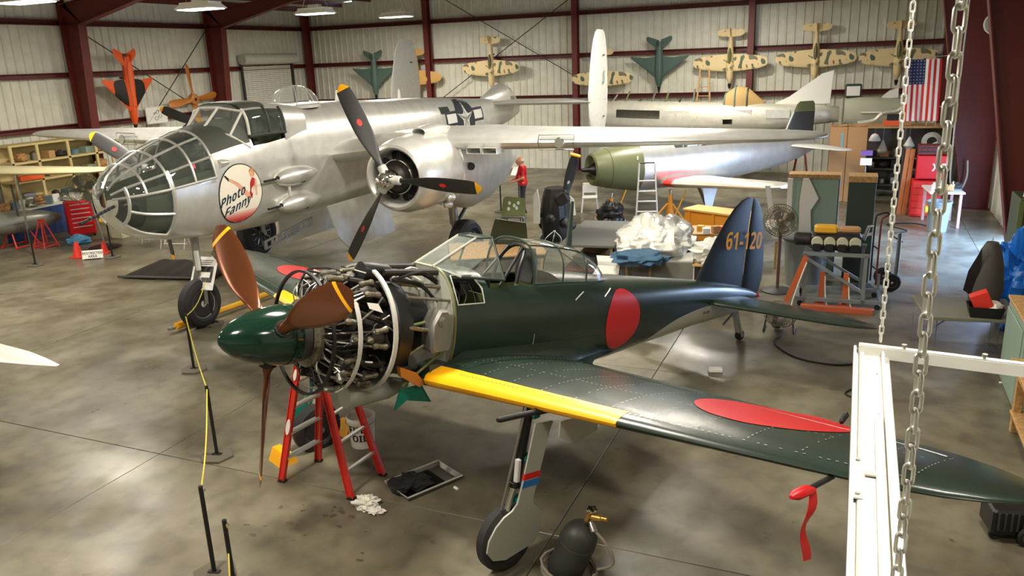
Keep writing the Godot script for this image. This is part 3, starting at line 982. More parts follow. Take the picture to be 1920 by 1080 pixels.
func zero_canopy(o: Node3D, OFF: Vector3) -> void:
	# half-width at the sill, height of the top, along s
	var C := [[2.2, 0.3, 0.6, 0.5], [2.48, 0.36, 0.78, 0.47], [2.8, 0.4, 0.9, 0.45], [2.96, 0.41, 0.885, 0.43], [3.45, 0.41, 0.88, 0.4], [3.9, 0.4, 0.84, 0.4], [4.35, 0.37, 0.76, 0.38], [4.7, 0.3, 0.58, 0.37], [4.93, 0.2, 0.4, 0.35]]
	var pt := func(s: float, a: float, off := 0.0) -> Vector3:
		var w := look(C, s, 1) + off
		var y0 := look(C, s, 3)
		var h := look(C, s, 2) - y0 + off
		return Vector3(s, y0 + h * pow(maxf(0.0, cos(a)), 0.6), w * signf(sin(a)) * pow(absf(sin(a)), 0.75))
	var cn := add(S(), "canopy", M.canopy_glass, o, OFF)
	cn.mesh = null
	var glaze := func(s0: float, s1: float, called: String) -> void:
		var st := S()
		var r := []
		for i in 5: r.append(range(25).map(func(k): return pt.call(lerpf(s0, s1, i / 4.0), lerpf(-PI / 2, PI / 2, k / 24.0))))
		loft(st, r, false)
		add(st, called, M.canopy_glass, cn)
	glaze.call(3.45, 3.92, "sliding_pane")
	glaze.call(3.92, 4.36, "rear_pane")
	glaze.call(4.36, 4.92, "tail_pane")
	var fg: Material = mat("frame_green", rgb(44, 58, 48), 0.3)
	for s in [[3.44, 0.014], [3.92, 0.012], [4.36, 0.011]]:
		ptube(cn, "hoop", fg, range(25).map(func(k): return pt.call(s[0], lerpf(-PI / 2, PI / 2, k / 24.0), 0.004)), s[1], 6)
	for a in [-0.62, 0.62, -PI / 2, PI / 2]:
		ptube(cn, "rail", fg, range(12).map(func(k): return pt.call(lerpf(3.44, 4.92, k / 11.0), a, 0.004)), 0.009, 6)
	# flat-paned windscreen
	var Q := {"a": Vector3(2.2, 0.61, 0.15), "b": Vector3(2.76, 0.9, 0.15), "c": Vector3(2.95, 0.91, 0.2), "d": Vector3(2.98, 0.47, 0.42), "e": Vector3(2.42, 0.52, 0.36), "m": Vector3(2.78, 0.72, 0.33)}
	var mir := func(p: Vector3) -> Vector3: return Vector3(p.x, p.y, -p.z)
	var pane := func(p: Array) -> void:
		var g := S()
		g.set_smooth_group(-1)
		fan(g, p)
		add(g, "windscreen_pane", M.canopy_glass, cn)
	pane.call([Q.a, Q.b, mir.call(Q.b), mir.call(Q.a)])
	pane.call([Q.b, Q.c, mir.call(Q.c), mir.call(Q.b)])
	for sg in [1.0, -1.0]:
		var R := {}
		for k in Q: R[k] = Q[k] if sg > 0 else mir.call(Q[k])
		pane.call([R.a, R.b, R.m, R.e])
		pane.call([R.b, R.c, R.m])
		pane.call([R.e, R.m, R.c, R.d])
		for e in [["a", "b"], ["b", "c"], ["c", "d"], ["a", "e"], ["e", "d"]]:
			pbar(cn, "windscreen_bar", fg if e[0] != "a" else M.gear_grey, R[e[0]], R[e[1]], 0.014, 6)
	for k in ["a", "b", "c"]: pbar(cn, "windscreen_cross_bar", fg if k != "a" else M.gear_grey, Q[k], mir.call(Q[k]), 0.014, 6)
	# cockpit tub, roll hoop, headrest and seat
	var st := S()
	for q in [[Vector3(3.35, -0.28, 0), Vector3(1.16, 0.03, 0.78)], [Vector3(3.92, -0.06, 0), Vector3(0.03, 0.5, 0.66)], [Vector3(2.74, 0.02, 0), Vector3(0.03, 0.6, 0.74)], [Vector3(3.32, 0.0, 0.38), Vector3(1.16, 0.56, 0.02)], [Vector3(3.32, 0.0, -0.38), Vector3(1.16, 0.56, 0.02)]]:
		box(st, q[0], q[1])
	var ct := add(st, "cockpit_tub", M.zinc_green, o, OFF)
	st = S()
	loft(st, [[-0.2, 0.2], [0.1, 0.21], [0.34, 0.18], [0.4, 0.1]].map(func(q): return [Vector3(3.7, q[0], q[1]), Vector3(3.74, q[0], q[1]), Vector3(3.74, q[0], -q[1]), Vector3(3.7, q[0], -q[1])]))
	box(st, Vector3(3.55, -0.18, 0), Vector3(0.36, 0.05, 0.38), 0.02)
	add(st, "seat", M.olive, ct)
	pbox(ct, "instrument_panel", M.black, Vector3(2.86, 0.36, 0), Vector3(0.04, 0.24, 0.62), 0.02)
	var hoop := []
	for k in 17:
		var a := lerpf(-PI / 2, PI / 2, k / 16.0)
		hoop.append(Vector3(3.56 - 0.22 * (1 - cos(a)) * 0.9, 0.38 + 0.42 * pow(maxf(0, cos(a)), 0.55), 0.2 * signf(sin(a)) * pow(absf(sin(a)), 0.8)))
	ptube(ct, "roll_hoop", M.black, hoop, 0.022, 8)
	for z in [-0.12, 0.12]: pbar(ct, "roll_strut", M.black, Vector3(3.5, 0.78, z), Vector3(3.12, 0.36, z * 1.6), 0.018)
	st = S()
	loft(st, [[0.36, 0.13], [0.46, 0.15], [0.62, 0.13], [0.76, 0.08]].map(func(q): return [Vector3(3.66, q[0], q[1]), Vector3(3.76, q[0], q[1] * 0.9), Vector3(3.76, q[0], -q[1] * 0.9), Vector3(3.66, q[0], -q[1])]))
	add(st, "headrest", M.dark_grey, ct)
	# aerial mast
	st = S()
	loft(st, [[0.7, 0.055], [1.3, 0.025]].map(func(q): return oval(0, 0, q[1], q[1] * 0.45, 12).map(func(p): return Vector3(4.1 + p.x, q[0], p.y))))
	add(st, "aerial_mast", M.deep_green, o, OFF + Vector3(0.3, 0.02, 0))

func zero_engine(o: Node3D, OFF: Vector3) -> void:
	var ax := func(s: float) -> Transform3D: return along(Vector3.RIGHT, Vector3(s, 0, 0) + OFF)
	var AX := along(Vector3.RIGHT, OFF)
	# propeller and spinner
	var pr := plathe(o, "spinner", M.spinner_green, [[0.0, 0.0], [0.012, 0.045], [0.05, 0.095], [0.13, 0.16], [0.26, 0.222], [0.42, 0.266], [0.56, 0.284], [0.68, 0.285], [0.7, 0.275]], AX, 48)
	plathe(pr, "spinner_plate", M.dark_grey, [[0.702, 0.274], [0.79, 0.262], [0.8, 0.2], [0.8, 0.1]], AX, 40)
	for k in 3:
		var an := -0.964 + k * TAU / 3
		var up := Vector3(0, cos(an), sin(an))
		var W := [[0.0, 0.11], [0.12, 0.12], [0.25, 0.2], [0.45, 0.3], [0.65, 0.335], [0.8, 0.315], [0.9, 0.26], [0.96, 0.18], [0.985, 0.11], [1.0, 0.02]]
		var rings := blade(0.22, 1.525, W, Vector3.RIGHT, up, 60.0, 21.0, 0.1).map(func(r): return r.map(func(p): return p + OFF + Vector3(0.49, 0, 0)))
		var st := S()
		loft(st, rings)
		var b := add(st, "blade", M.prop_brown, pr)
		var fine := []
		for i in 4:
			var q := 0.86 + 0.035 * i / 3.0
			var x := q * 16
			var lo := int(x)
			fine.append(fat(range(14).map(func(j): return rings[lo][j].lerp(rings[lo + 1][j], x - lo)), 0.002))
		st = S()
		loft(st, fine, true, false, false)
		add(st, "yellow_tip_band", M.yellow, b)
		plathe(pr, "blade_collar", M.black, [[0.2, 0.08], [0.292, 0.08], [0.296, 0.066]], along(up, OFF + Vector3(0.49, 0, 0)), 16)
	# crankcase and two rows of seven cylinders
	var en := plathe(o, "engine", M.dark_engine, [[0.78, 0.12], [0.8, 0.24], [0.85, 0.27], [0.9, 0.29], [1.46, 0.29], [1.5, 0.42], [1.62, 0.42], [1.68, 0.2], [2.0, 0.15]], AX, 32)
	plathe(en, "nose_case", M.engine_metal, [[0.78, 0.14], [0.79, 0.19], [0.81, 0.29], [0.83, 0.33], [0.87, 0.33], [0.9, 0.26]], AX, 32)
	var prof := [[0.26, 0.075]]
	for k in 11:
		var y := 0.28 + 0.019 * k
		prof.append_array([[y, 0.07], [y, 0.098], [y + 0.007, 0.098], [y + 0.007, 0.07]])
	prof.append_array([[0.5, 0.085], [0.55, 0.075], [0.57, 0.04], [0.572, 0.0]])
	var cyl := S()
	lathe(cyl, prof, Transform3D(), 20)
	var cm := commit(cyl)
	var rk := S()
	loft(rk, [[-0.085, 0.016, 0.016], [-0.065, 0.034, 0.03], [-0.02, 0.026, 0.026], [0.02, 0.026, 0.026], [0.065, 0.034, 0.03], [0.085, 0.016, 0.016]].map(func(q): return circle(Vector3(0, 0, q[0]), Vector3.RIGHT * q[1], Vector3.UP * q[2], 1.0, 10)))
	var rm := commit(rk)
	for row in 2:
		for k in 7:
			var an := TAU * (k + 0.5 * row) / 7 + 0.2
			var d := Vector3(0, cos(an), sin(an))
			var xf := along(d, OFF + Vector3(1.02 + 0.28 * row, 0, 0))
			var c := put(cm, "cylinder", M.dark_engine, en, xf.origin, xf.basis)
			for s in [-1, 1]:
				var side := d.cross(Vector3.RIGHT)
				put(rm, "rocker_cover", M.engine_metal, en, OFF + Vector3(1.02 + 0.28 * row + 0.02, 0, 0) + d * 0.565 + side * 0.075 * s, Basis(side, d, side.cross(d)) * Basis(Vector3.UP, 0.15 * s))
				var st := S()
				bar(st, OFF + Vector3(0.88, 0, 0) + d * 0.27 + side * 0.03 * s, OFF + Vector3(0.96 + 0.28 * row, 0, 0) + d * 0.55 + side * 0.07 * s, 0.011, 6)
				add(st, "pushrod", M.steel, en)
			var st2 := S()
			var sd := d.cross(Vector3.RIGHT)
			tube(st2, curve([OFF + Vector3(1.55, 0, 0) + d.rotated(Vector3.RIGHT, 0.2) * 0.36, OFF + Vector3(1.45, 0, 0) + d.rotated(Vector3.RIGHT, 0.2) * 0.5, OFF + Vector3(1.1 + 0.28 * row, 0, 0) + d * 0.53 + sd * 0.03], 4), 0.03, 8)
			add(st2, "intake_pipe", M.dark_engine, en)
			st2 = S()
			for e in 3: tube(st2, curve([OFF + Vector3(0.86, 0, 0) + d.rotated(Vector3.RIGHT, 0.1 * e - 0.1) * 0.31, OFF + Vector3(0.86 + 0.06 * e, 0, 0) + d.rotated(Vector3.RIGHT, 0.13 * e) * 0.44, OFF + Vector3(0.96 + 0.28 * row, 0, 0) + d.rotated(Vector3.RIGHT, 0.06 * e) * 0.55], 4), 0.007, 5)
			add(st2, "ignition_lead", M.black if k % 2 else M.steel, en)
	# ring tubes and bands that carried the cowling
	for q in [[0.82, 0.585, 0.024, M.black, 0.016], [1.45, 0.63, 0.012, M.pale_grey, 0.022]]:
		var st := S()
		var rings := []
		for k in 49:
			var a := TAU * k / 48
			var d := Vector3(0, cos(a), sin(a))
			var c: Vector3 = OFF + Vector3(q[0], 0, 0) + d * q[1]
			rings.append([c + Vector3(q[4], 0, 0) + d * 0.01, c + Vector3(-q[4], 0, 0) + d * 0.01, c + Vector3(-q[4], 0, 0) - d * 0.012, c + Vector3(q[4], 0, 0) - d * 0.012])
		loft(st, rings, true, false, false)
		add(st, "cowl_ring", q[3], en)
	var st := S()
	var band := []
	for k in 30:
		var a := lerpf(0.95, 3.5, k / 29.0)
		var d := Vector3(0, cos(a), sin(a))
		var c := OFF + Vector3(1.08, 0, 0) + d * 0.6
		band.append([c + Vector3(0.022, 0, 0) + d * 0.008, c + Vector3(-0.022, 0, 0) + d * 0.008, c + Vector3(-0.022, 0, 0), c + Vector3(0.022, 0, 0)])
	loft(st, band)
	add(st, "baffle_band", M.pale_grey, en)
	# tangle of pipes between the rows
	rng.seed = 77
	for k in 22:
		st = S()
		var a := rng.randf_range(-1.2, 3.4)
		var s0 := rng.randf_range(0.88, 1.3)
		var pts := []
		for i in 4:
			var aa := a + 0.13 * i * (1 if k % 2 else -1)
			pts.append(OFF + Vector3(s0 + 0.09 * i + rng.randf_range(-0.04, 0.04), 0, 0) + Vector3(0, cos(aa), sin(aa)) * rng.randf_range(0.46, 0.62))
		tube(st, curve(pts, 4), rng.randf_range(0.006, 0.013), 6)
		add(st, "engine_pipe", [M.steel, M.dark_engine, M.black, M.black][k % 4], en)
	for k in 12:
		var a := rng.randf_range(-0.6, 3.1)
		var d := Vector3(0, cos(a), sin(a))
		plathe(en, "engine_fitting", [M.engine_metal, M.steel][k % 2], [[0.0, 0.03], [0.05, 0.03], [0.05, 0.042], [0.07, 0.042], [0.09, 0.02], [0.11, 0.0]], along(d.rotated(Vector3.RIGHT, 0.3).lerp(Vector3.LEFT, 0.3 * (k % 3)), OFF + Vector3(rng.randf_range(0.95, 1.4), 0, 0) + d * 0.5), 10)
	pprism(en, "name_tag", M.paper, [[0, 0], [0.12, -0.02], [0.16, -0.11], [0.02, -0.06]], 0.004, XF(Vector3(1, 0, 0), Vector3(0, 0.9, -0.3).normalized(), OFF + Vector3(1.18, 0.36, 0.52)))
	# rear accessory bay: dark shroud, mount tubes, firewall, oil tank
	plathe(en, "accessory_shroud", M.black, [[1.52, 0.5], [1.56, 0.55], [1.75, 0.5], [1.85, 0.36], [2.1, 0.3]], AX, 40)
	for k in 6:
		var a := 0.3 + TAU * k / 6
		pbar(en, "mount_tube", M.engine_metal, OFF + Vector3(1.5, 0.5 * cos(a), 0.5 * sin(a)), OFF + Vector3(2.22, 0.5 * cos(a + 0.3), 0.5 * sin(a + 0.3)), 0.022)
	st = S()
	loft(st, [2.205, 2.225].map(func(s): return range(40).map(func(k): return zf(s, lerpf(-PI, PI, k / 40.0), -0.01))))
	var fw := add(st, "firewall", M.gear_grey, o, OFF)
	st = S()
	tube(st, range(40).map(func(k): return zf(2.225, lerpf(-PI, PI, k / 40.0), 0.0)), 0.016, 6, true)
	add(st, "firewall_flange", M.olive, fw)
	st = S()
	loft(st, [[-0.12, 0.8], [-0.1, 0.95], [0.06, 1.0], [0.1, 0.9]].map(func(q): return [[-0.16, -0.18], [-0.12, -0.22], [0.1, -0.22], [0.14, -0.16], [0.14, 0.1], [0.06, 0.22], [-0.05, 0.22], [-0.16, 0.08]].map(func(p): return Vector3(2.04 + p[0] * 0.8 * q[1], 0.02 + p[1] * q[1], 0.5 + q[0]))))
	var tk := add(st, "oil_tank", M.steel, o, OFF)
	plathe(tk, "filler_cap", M.steel, [[0, 0.055], [0.015, 0.055], [0.015, 0.04], [0.025, 0.04], [0.025, 0.0]], along(Vector3.BACK, Vector3(2.03, 0.12, 0.6)), 20)
	for k in 4: pbar(fw, "bracing_tube", M.zinc_green if k % 2 else M.engine_metal, Vector3(1.7, 0.36 - 0.3 * k, 0.42), Vector3(2.22, 0.3 - 0.16 * k, 0.46), 0.016)
	for k in 9: ptube(fw, "hose", M.black if k % 3 else M.pale_grey, curve([Vector3(2.2, 0.5 - 0.03 * k, 0.26 * sin(k)), Vector3(1.95, 0.6 - 0.02 * k, 0.3 * sin(k + 0.4)), Vector3(1.65, 0.5, 0.24 * sin(k + 0.9))], 5), 0.013 + 0.004 * (k % 2), 6)
	# intake scoop on top
	plathe(en, "air_intake", M.black, [[0.0, 0.075], [0.0, 0.1], [0.04, 0.105], [0.3, 0.09], [0.34, 0.06]], along(Vector3(1, -0.08, 0), OFF + Vector3(1.36, 0.58, 0.1)), 20)
	pbar(en, "intake_bar", M.pale_grey, OFF + Vector3(1.365, 0.58, 0.0), OFF + Vector3(1.365, 0.58, 0.2), 0.008)
	for z in [-0.18, 0.22]: ptube(en, "machine_gun", M.dark_engine, [OFF + Vector3(1.55, 0.58, z), OFF + Vector3(2.2, 0.56, z)], 0.035, 10)
	pprism(en, "lower_cowl_flap", M.teal, [[-0.16, 0.0], [-0.2, -0.22], [-0.05, -0.12], [0.3, -0.16], [0.12, 0.04]], 0.012, XF(Vector3(0.95, -0.1, -0.1).normalized(), Vector3(0.1, 0.95, 0).normalized(), OFF + Vector3(1.86, -0.6, 0.36)))
	plathe(en, "oil_cooler", M.gear_grey, [[0.0, 0.11], [0.0, 0.125], [0.08, 0.13], [0.5, 0.12], [0.75, 0.05]], along(Vector3(1, 0.05, 0), OFF + Vector3(1.3, -0.7, 0.0)), 24)
	pprism(en, "brown_duct", M.prop_wood, [[0, 0], [0.2, -0.08], [0.32, -0.2], [0.26, -0.24], [0.02, -0.1]], 0.06, XF(Vector3.RIGHT, Vector3.UP, OFF + Vector3(1.62, -0.32, 0.42)))

func zero_gear(o: Node3D, OFF: Vector3) -> void:
	for sg in [1.0, -1.0]:
		var top := OFF + Vector3(2.02, -0.36, 1.9 * sg)
		var axle := OFF + Vector3(2.0, -1.675, 1.74 * sg)
		var g := plathe(o, "landing_gear_leg", M.black, [[0, 0.05], [0.75, 0.05], [0.76, 0.06], [0.8, 0.06], [0.81, 0.036]], along(axle - top, top), 16)
		var d := (axle - top).normalized()
		pbar(g, "oleo_piston", M.chrome, top + d * 0.8, axle - d * 0.12 + Vector3(-0.06, 0, 0), 0.034)
		pbar(g, "brake_line", M.steel, top + Vector3(-0.07, 0, 0.03 * sg), axle + Vector3(-0.1, 0.3, 0.03 * sg), 0.012)
		pbox(g, "spring_guard", M.pale_grey, top + d * 0.62 + Vector3(-0.05, 0, 0.05 * sg), Vector3(0.05, 0.22, 0.05), 0.01)
		for k in 3: pbox(g, "bracket", M.teal, top + d * (0.1 + 0.42 * k) + Vector3(0.06, 0, 0.02 * sg), Vector3(0.1, 0.07, 0.09), 0.015)
		pbox(g, "torque_link", M.teal, axle + Vector3(-0.06, 0.2, 0.03 * sg), Vector3(0.09, 0.16, 0.07), 0.02)
		pbar(g, "axle", M.steel, axle - Vector3(0, 0, 0.13 * sg), axle + Vector3(0, 0, 0.13 * sg), 0.04)
		wheel(g, axle, 0.31, 0.17, M.steel)
		# outer gear door with its two stripes and the round wheel plate
		var D := [[2.0, -0.5], [2.22, -0.52], [2.2, -0.6], [2.14, -1.28], [2.16, -1.33], [2.25, -1.4], [2.31, -1.52], [2.31, -1.66], [2.26, -1.76], [1.92, -1.84], [1.76, -1.8], [1.67, -1.7], [1.67, -1.58], [1.73, -1.46], [1.81, -1.38], [1.9, -1.34], [1.95, -1.28], [1.97, -1.1]]
		var lean := Vector3(0, 1.0, 0.12 * sg).normalized()
		var xf := XF(Vector3.RIGHT, lean, OFF + Vector3(0, 0, 2.06 * sg + 0.0))
		var st := S()
		prism(st, D, 0.018, xf)
		var cv := add(st, "gear_door", M.gear_grey if sg > 0 else M.teal, g)
		for q in [[-0.99, -1.05, M.red], [-1.06, -1.13, M.blue]]:
			pprism(cv, "stripe", q[2], [[1.975, q[0]], [2.175, q[0]], [2.168, q[1]], [1.97, q[1]]], 0.0245, XF(Vector3.RIGHT, lean, OFF + Vector3(0, 0, 2.06 * sg - 0.003)))
		pprism(g, "inner_door", M.gear_grey, [[0, 0], [0.5, 0], [0.5, -0.16], [0.2, -0.24], [0.0, -0.14]], 0.012, XF(Vector3(1, 0, 0), Vector3(0, 1, 0), OFF + Vector3(2.05, -0.42, 2.25 * sg)))
	# yellow chocks at the starboard wheel belong to the ground kit and stand apart

# ---------------------------------------------------------------- the twin-engined bomber
var BF := [[0.0, 2.72, 2.52, 0.08, 2.62], [0.06, 2.9, 2.34, 0.26, 2.62], [0.18, 3.02, 2.16, 0.4, 2.61], [0.4, 3.15, 1.98, 0.53, 2.6], [0.8, 3.31, 1.84, 0.64, 2.59], [1.3, 3.46, 1.73, 0.69, 2.58], [1.75, 3.56, 1.68, 0.715, 2.57], [2.4, 3.66, 1.62, 0.725, 2.56], [3.2, 3.7, 1.57, 0.73, 2.56], [4.2, 3.84, 1.55, 0.73, 2.56], [5.4, 3.83, 1.54, 0.73, 2.56], [7.8, 3.73, 1.6, 0.72, 2.58], [10.4, 3.62, 1.85, 0.66, 2.65], [12.2, 3.5, 2.12, 0.55, 2.75], [13.8, 3.4, 2.38, 0.44, 2.85], [15.4, 3.32, 2.6, 0.3, 2.95], [16.2, 3.2, 2.75, 0.16, 2.98]]

func bf(s: float, a: float, off := 0.0) -> Vector3:
	var c := look(BF, s, 4)
	var h := look(BF, s, 1) - c if absf(a) < PI / 2 else c - look(BF, s, 2)
	var w := look(BF, s, 3)
	var e := lerpf(0.98, 0.76, clampf((s - 0.6) / 2.0, 0, 1))
	return Vector3(s, c + (h + off) * signf(cos(a)) * pow(absf(cos(a)), e), (w + off) * signf(sin(a)) * pow(absf(sin(a)), e))

func bside(s: float, u: float, off := 0.006) -> Vector3:
	var c := look(BF, s, 4)
	var h := look(BF, s, 1) - c if u > c else c - look(BF, s, 2)
	var q := clampf((u - c) / h, -1, 1)
	var e := lerpf(0.98, 0.76, clampf((s - 0.6) / 2.0, 0, 1))
	return bf(s, acos(signf(q) * pow(absf(q), 1.0 / e)), off)

func build_bomber() -> void:
	var o := Node3D.new()
	o.name = numbered("bomber_aircraft")
	add_child(o)
	o.transform = Transform3D(Basis(Vector3(0.0198, 0, -0.9998), Vector3.UP, Vector3(0.9998, 0, 0.0198)), Vector3(-10.9, 0, -8.94))
	tag(o, "silver twin-engined bomber with glazed nose, twin tail fins and pin-up nose art", "aircraft")
	var AL: Material = M.aluminium
	# fuselage; the nose is cut into panes by its frame
	var st := S()
	var ss := [1.75, 2.0, 2.15, 2.4, 2.8, 3.2, 3.7, 4.2, 4.8, 5.4, 6.2, 7.0, 7.8, 8.8, 9.6, 10.0, 10.3, 10.55, 11.2, 11.8, 12.4, 13.2, 14.0, 14.8, 15.4, 15.8, 16.2]
	var aa := []
	for k in 13: aa.append(lerpf(-PI, -1.08, k / 12.0))
	for k in range(1, 25): aa.append(lerpf(-1.08, 1.08, k / 24.0))
	for k in range(1, 13): aa.append(lerpf(1.08, PI, k / 12.0))
	skin(st, ss, aa, func(x, y): return bf(x, y), func(x, y): return (x > 2.4 and x < 3.7 and absf(y) < (0.9 if x < 2.8 else 1.08)) or (x > 10.0 and x < 10.55 and y > 0.81 and y < 1.08))
	fan(st, aa.map(func(y): return bf(16.2, y)))
	var fu := add(st, "fuselage", AL, o)
	nose_glazing(o)
	flight_deck(o)
	# badge, art, small windows
	nose_art(o)
	var navy: Material = mat("insignia_navy", rgb(40, 46, 54), 0.5)
	var star := S()
	var c0 := Vector2(11.45, 2.98)
	disc_on(star, func(x, y): return bside(c0.x + x, c0.y + y, 0.006), 0.62, 0.62, 8, 40)
	var ins := add(star, "insignia", navy, o)
	star = S()
	for q in [[-1.25, -0.55], [0.55, 1.25]]:
		star = S()
		patch(star, func(x, y): return bside(c0.x + x, c0.y + y, 0.0065), q[0], q[1], -0.12, 0.26, 5, 4)
		add(star, "insignia_bar", navy, ins)
	for q in [[-1.17, -0.6], [0.6, 1.17]]:
		star = S()
		patch(star, func(x, y): return bside(c0.x + x, c0.y + y, 0.0085), q[0], q[1], -0.05, 0.19, 5, 4)
		add(star, "insignia_bar_field", M.white_paint, ins)
	star = S()
	for k in 5:
		var a := TAU * k / 5 + PI / 2
		var p := func(r: float, b: float) -> Vector3: return bside(c0.x + r * cos(b), c0.y + r * sin(b), 0.01)
		for i in 4:
			var f := i / 4.0
			var g := (i + 1) / 4.0
			for s in [-1, 1]:
				var tip := Vector2(0.6 * cos(a), 0.6 * sin(a))
				var inn := Vector2(0.23 * cos(a + s * PI / 5), 0.23 * sin(a + s * PI / 5))
				var pa := tip * f
				var pb := tip * g
				var e0 := inn * (1 - maxf(0, 0)) * 1.0
				var qa := pa.lerp(pa + (e0 - pa) * 1.0, 1.0 - f)
				var qb := pb.lerp(pb + (e0 - pb) * 1.0, 1.0 - g)
				quad(star, bside(c0.x + pa.x, c0.y + pa.y, 0.01), bside(c0.x + pb.x, c0.y + pb.y, 0.01), bside(c0.x + qb.x, c0.y + qb.y, 0.01), bside(c0.x + qa.x, c0.y + qa.y, 0.01))
	add(star, "insignia_star", M.white_paint, ins)
	st = S(); patch(st, func(x, y): return bf(x, y, -0.004), 10.0, 10.55, 0.81, 1.08, 4, 3)
	add(st, "waist_window", M.cabin_glass, o)
	# dorsal dome and tail gunner's canopy
	var dm := plathe(o, "turret_dome", M.clear, [[0, 0.5], [0.1, 0.5], [0.22, 0.46], [0.34, 0.36], [0.42, 0.22], [0.45, 0.08], [0.452, 0.0]], Transform3D(Basis.IDENTITY, Vector3(4.9, 3.74, 0)), 32)
	plathe(dm, "turret_ring", AL, [[0, 0.53], [0.06, 0.53], [0.08, 0.49]], Transform3D(Basis.IDENTITY, Vector3(4.9, 3.74, 0)), 32)
	for k in 4:
		var a := PI * k / 4
		ptube(dm, "dome_rib", M.pale_grey, range(13).map(func(i): return Vector3(4.9 + 0.49 * cos(PI * i / 12) * cos(a), 3.8 + 0.39 * sin(PI * i / 12), 0.49 * cos(PI * i / 12) * sin(a))), 0.008, 5)
	st = S()
	loft(st, [[13.5, 0.05, 3.4], [14.2, 0.25, 3.6], [14.9, 0.36, 3.78], [15.05, 0.36, 3.8]].map(func(q): return range(15).map(func(k): return Vector3(q[0], lerpf(3.15, q[2], pow(sin(PI * k / 14.0), 0.7)), q[1] * cos(PI * k / 14.0)))), false)
	add(st, "tail_fairing", AL, o)
	st = S()
	loft(st, [[15.05, 0.36, 3.8], [15.4, 0.34, 3.72], [15.75, 0.26, 3.5], [15.95, 0.16, 3.3]].map(func(q): return range(15).map(func(k): return Vector3(q[0], lerpf(3.1, q[2], pow(sin(PI * k / 14.0), 0.7)), q[1] * cos(PI * k / 14.0)))), false)
	add(st, "tail_canopy", M.clear, o)
	for s in [6.3, 8.9]: pprism(o, "blade_aerial", M.white_paint, [[0, 0], [0.16, 0], [0.1, 0.24], [0.06, 0.24]], 0.02, Transform3D(Basis.IDENTITY, Vector3(s, look(BF, s, 1) - 0.02, -0.01)))
	# wings: gulled inboard, flat outboard
	for sg in [1.0, -1.0]:
		var Wg := [[0.6, 5.0, 3.3, 2.74, 0.16], [1.6, 5.03, 3.26, 2.86, 0.16], [2.6, 5.08, 3.2, 2.97, 0.155], [3.6, 5.2, 3.05, 3.0, 0.15], [5.0, 5.36, 2.75, 3.0, 0.145], [6.5, 5.54, 2.4, 3.01, 0.14], [8.0, 5.72, 2.05, 3.02, 0.13], [9.2, 5.88, 1.75, 3.03, 0.12], [9.8, 6.0, 1.5, 3.035, 0.11], [10.1, 6.14, 1.2, 3.04, 0.1], [10.25, 6.3, 0.85, 3.04, 0.09], [10.31, 6.5, 0.4, 3.04, 0.08]]
		st = S()
		loft(st, Wg.map(func(q): return foil_ring(q[1], q[3], q[0] * sg, q[2], q[4], 0.03, 14, 0.02)))
		var w := add(st, "wing", AL, o)
		st = S()
		patch(st, func(x, y): return Vector3(5.34 + 0.12 * (x - 5.3) + absf(y) * 0.9 - 0.02, 3.0 + 0.01 + y, x * sg), 5.3, 5.95, -0.1, 0.13, 6, 8)
		add(st, "landing_lamp_glass", M.cabin_glass, w)
		plathe(w, "landing_lamp", M.chrome, [[0, 0.09], [0.03, 0.1], [0.05, 0.06], [0.06, 0.0]], along(Vector3.RIGHT, Vector3(5.3, 3.01, 5.7 * sg)), 16)
		st = S()
		tube(st, [Vector3(5.36, 3.15, 5.28 * sg), Vector3(5.3, 3.02, 5.28 * sg), Vector3(5.36, 2.88, 5.28 * sg), Vector3(5.4, 2.88, 5.97 * sg), Vector3(5.34, 3.02, 5.97 * sg), Vector3(5.42, 3.16, 5.97 * sg)], 0.012, 6, true)
		add(st, "lamp_rim", M.steel, w)
		for k in 2:
			st = S()
			var box4 := func(x: float, hh: float, ww: float) -> Array: return [Vector3(x, 2.86 + hh, (3.98 + 0.34 * k) * sg - ww), Vector3(x, 2.86 + hh, (3.98 + 0.34 * k) * sg + ww), Vector3(x, 2.86 - hh, (3.98 + 0.34 * k) * sg + ww), Vector3(x, 2.86 - hh, (3.98 + 0.34 * k) * sg - ww)]
			loft(st, [box4.call(5.5, 0.03, 0.1), box4.call(5.4, 0.045, 0.13), box4.call(5.16, 0.05, 0.145), box4.call(5.15, 0.056, 0.15), box4.call(5.17, 0.062, 0.156), box4.call(5.5, 0.062, 0.156)], true, true, false)
			add(st, "oil_cooler_intake", AL, w)
		ptube(w, "hinge_lip", AL, range(9).map(func(k): return Vector3(5.2 + 0.115 * (2.0 + 0.5 * k) + (3.05 - 0.215 * (2.0 + 0.5 * k)) * 0.72, 3.08, (5.6 + 0.5 * k) * sg)), 0.01, 5)
		nacelle(o, sg)
		# tail
		st = S()
		var ch := [[-1.0, 0.5, 0.9], [-0.85, 0.2, 1.35], [-0.4, 0.02, 1.75], [0.2, -0.02, 1.85], [0.8, 0.1, 1.72], [1.4, 0.3, 1.45], [1.75, 0.47, 1.2], [1.95, 0.64, 0.9], [2.03, 0.8, 0.6]]
		loft(st, ch.map(func(q): return range(24).map(func(k): return Vector3(13.9 + q[1] + q[2] * (0.5 + 0.5 * cos(PI * k / 12)), 3.25 + q[0], 3.36 * sg + q[2] * foil(0.5 + 0.5 * cos(PI * k / 12), 0.08) * (1.0 if k <= 12 else -1.0)))))
		var fn := add(st, "tail_fin", M.pale_grey, o)
		st = S()
		for q in [[1.3, 15.15], [-0.5, 15.1]]: box(st, Vector3(q[1], 3.25 + q[0], 3.36 * sg + 0.075), Vector3(0.14, 0.04, 0.02), 0.006)
		add(st, "rudder_hinge", M.dark_grey, fn)
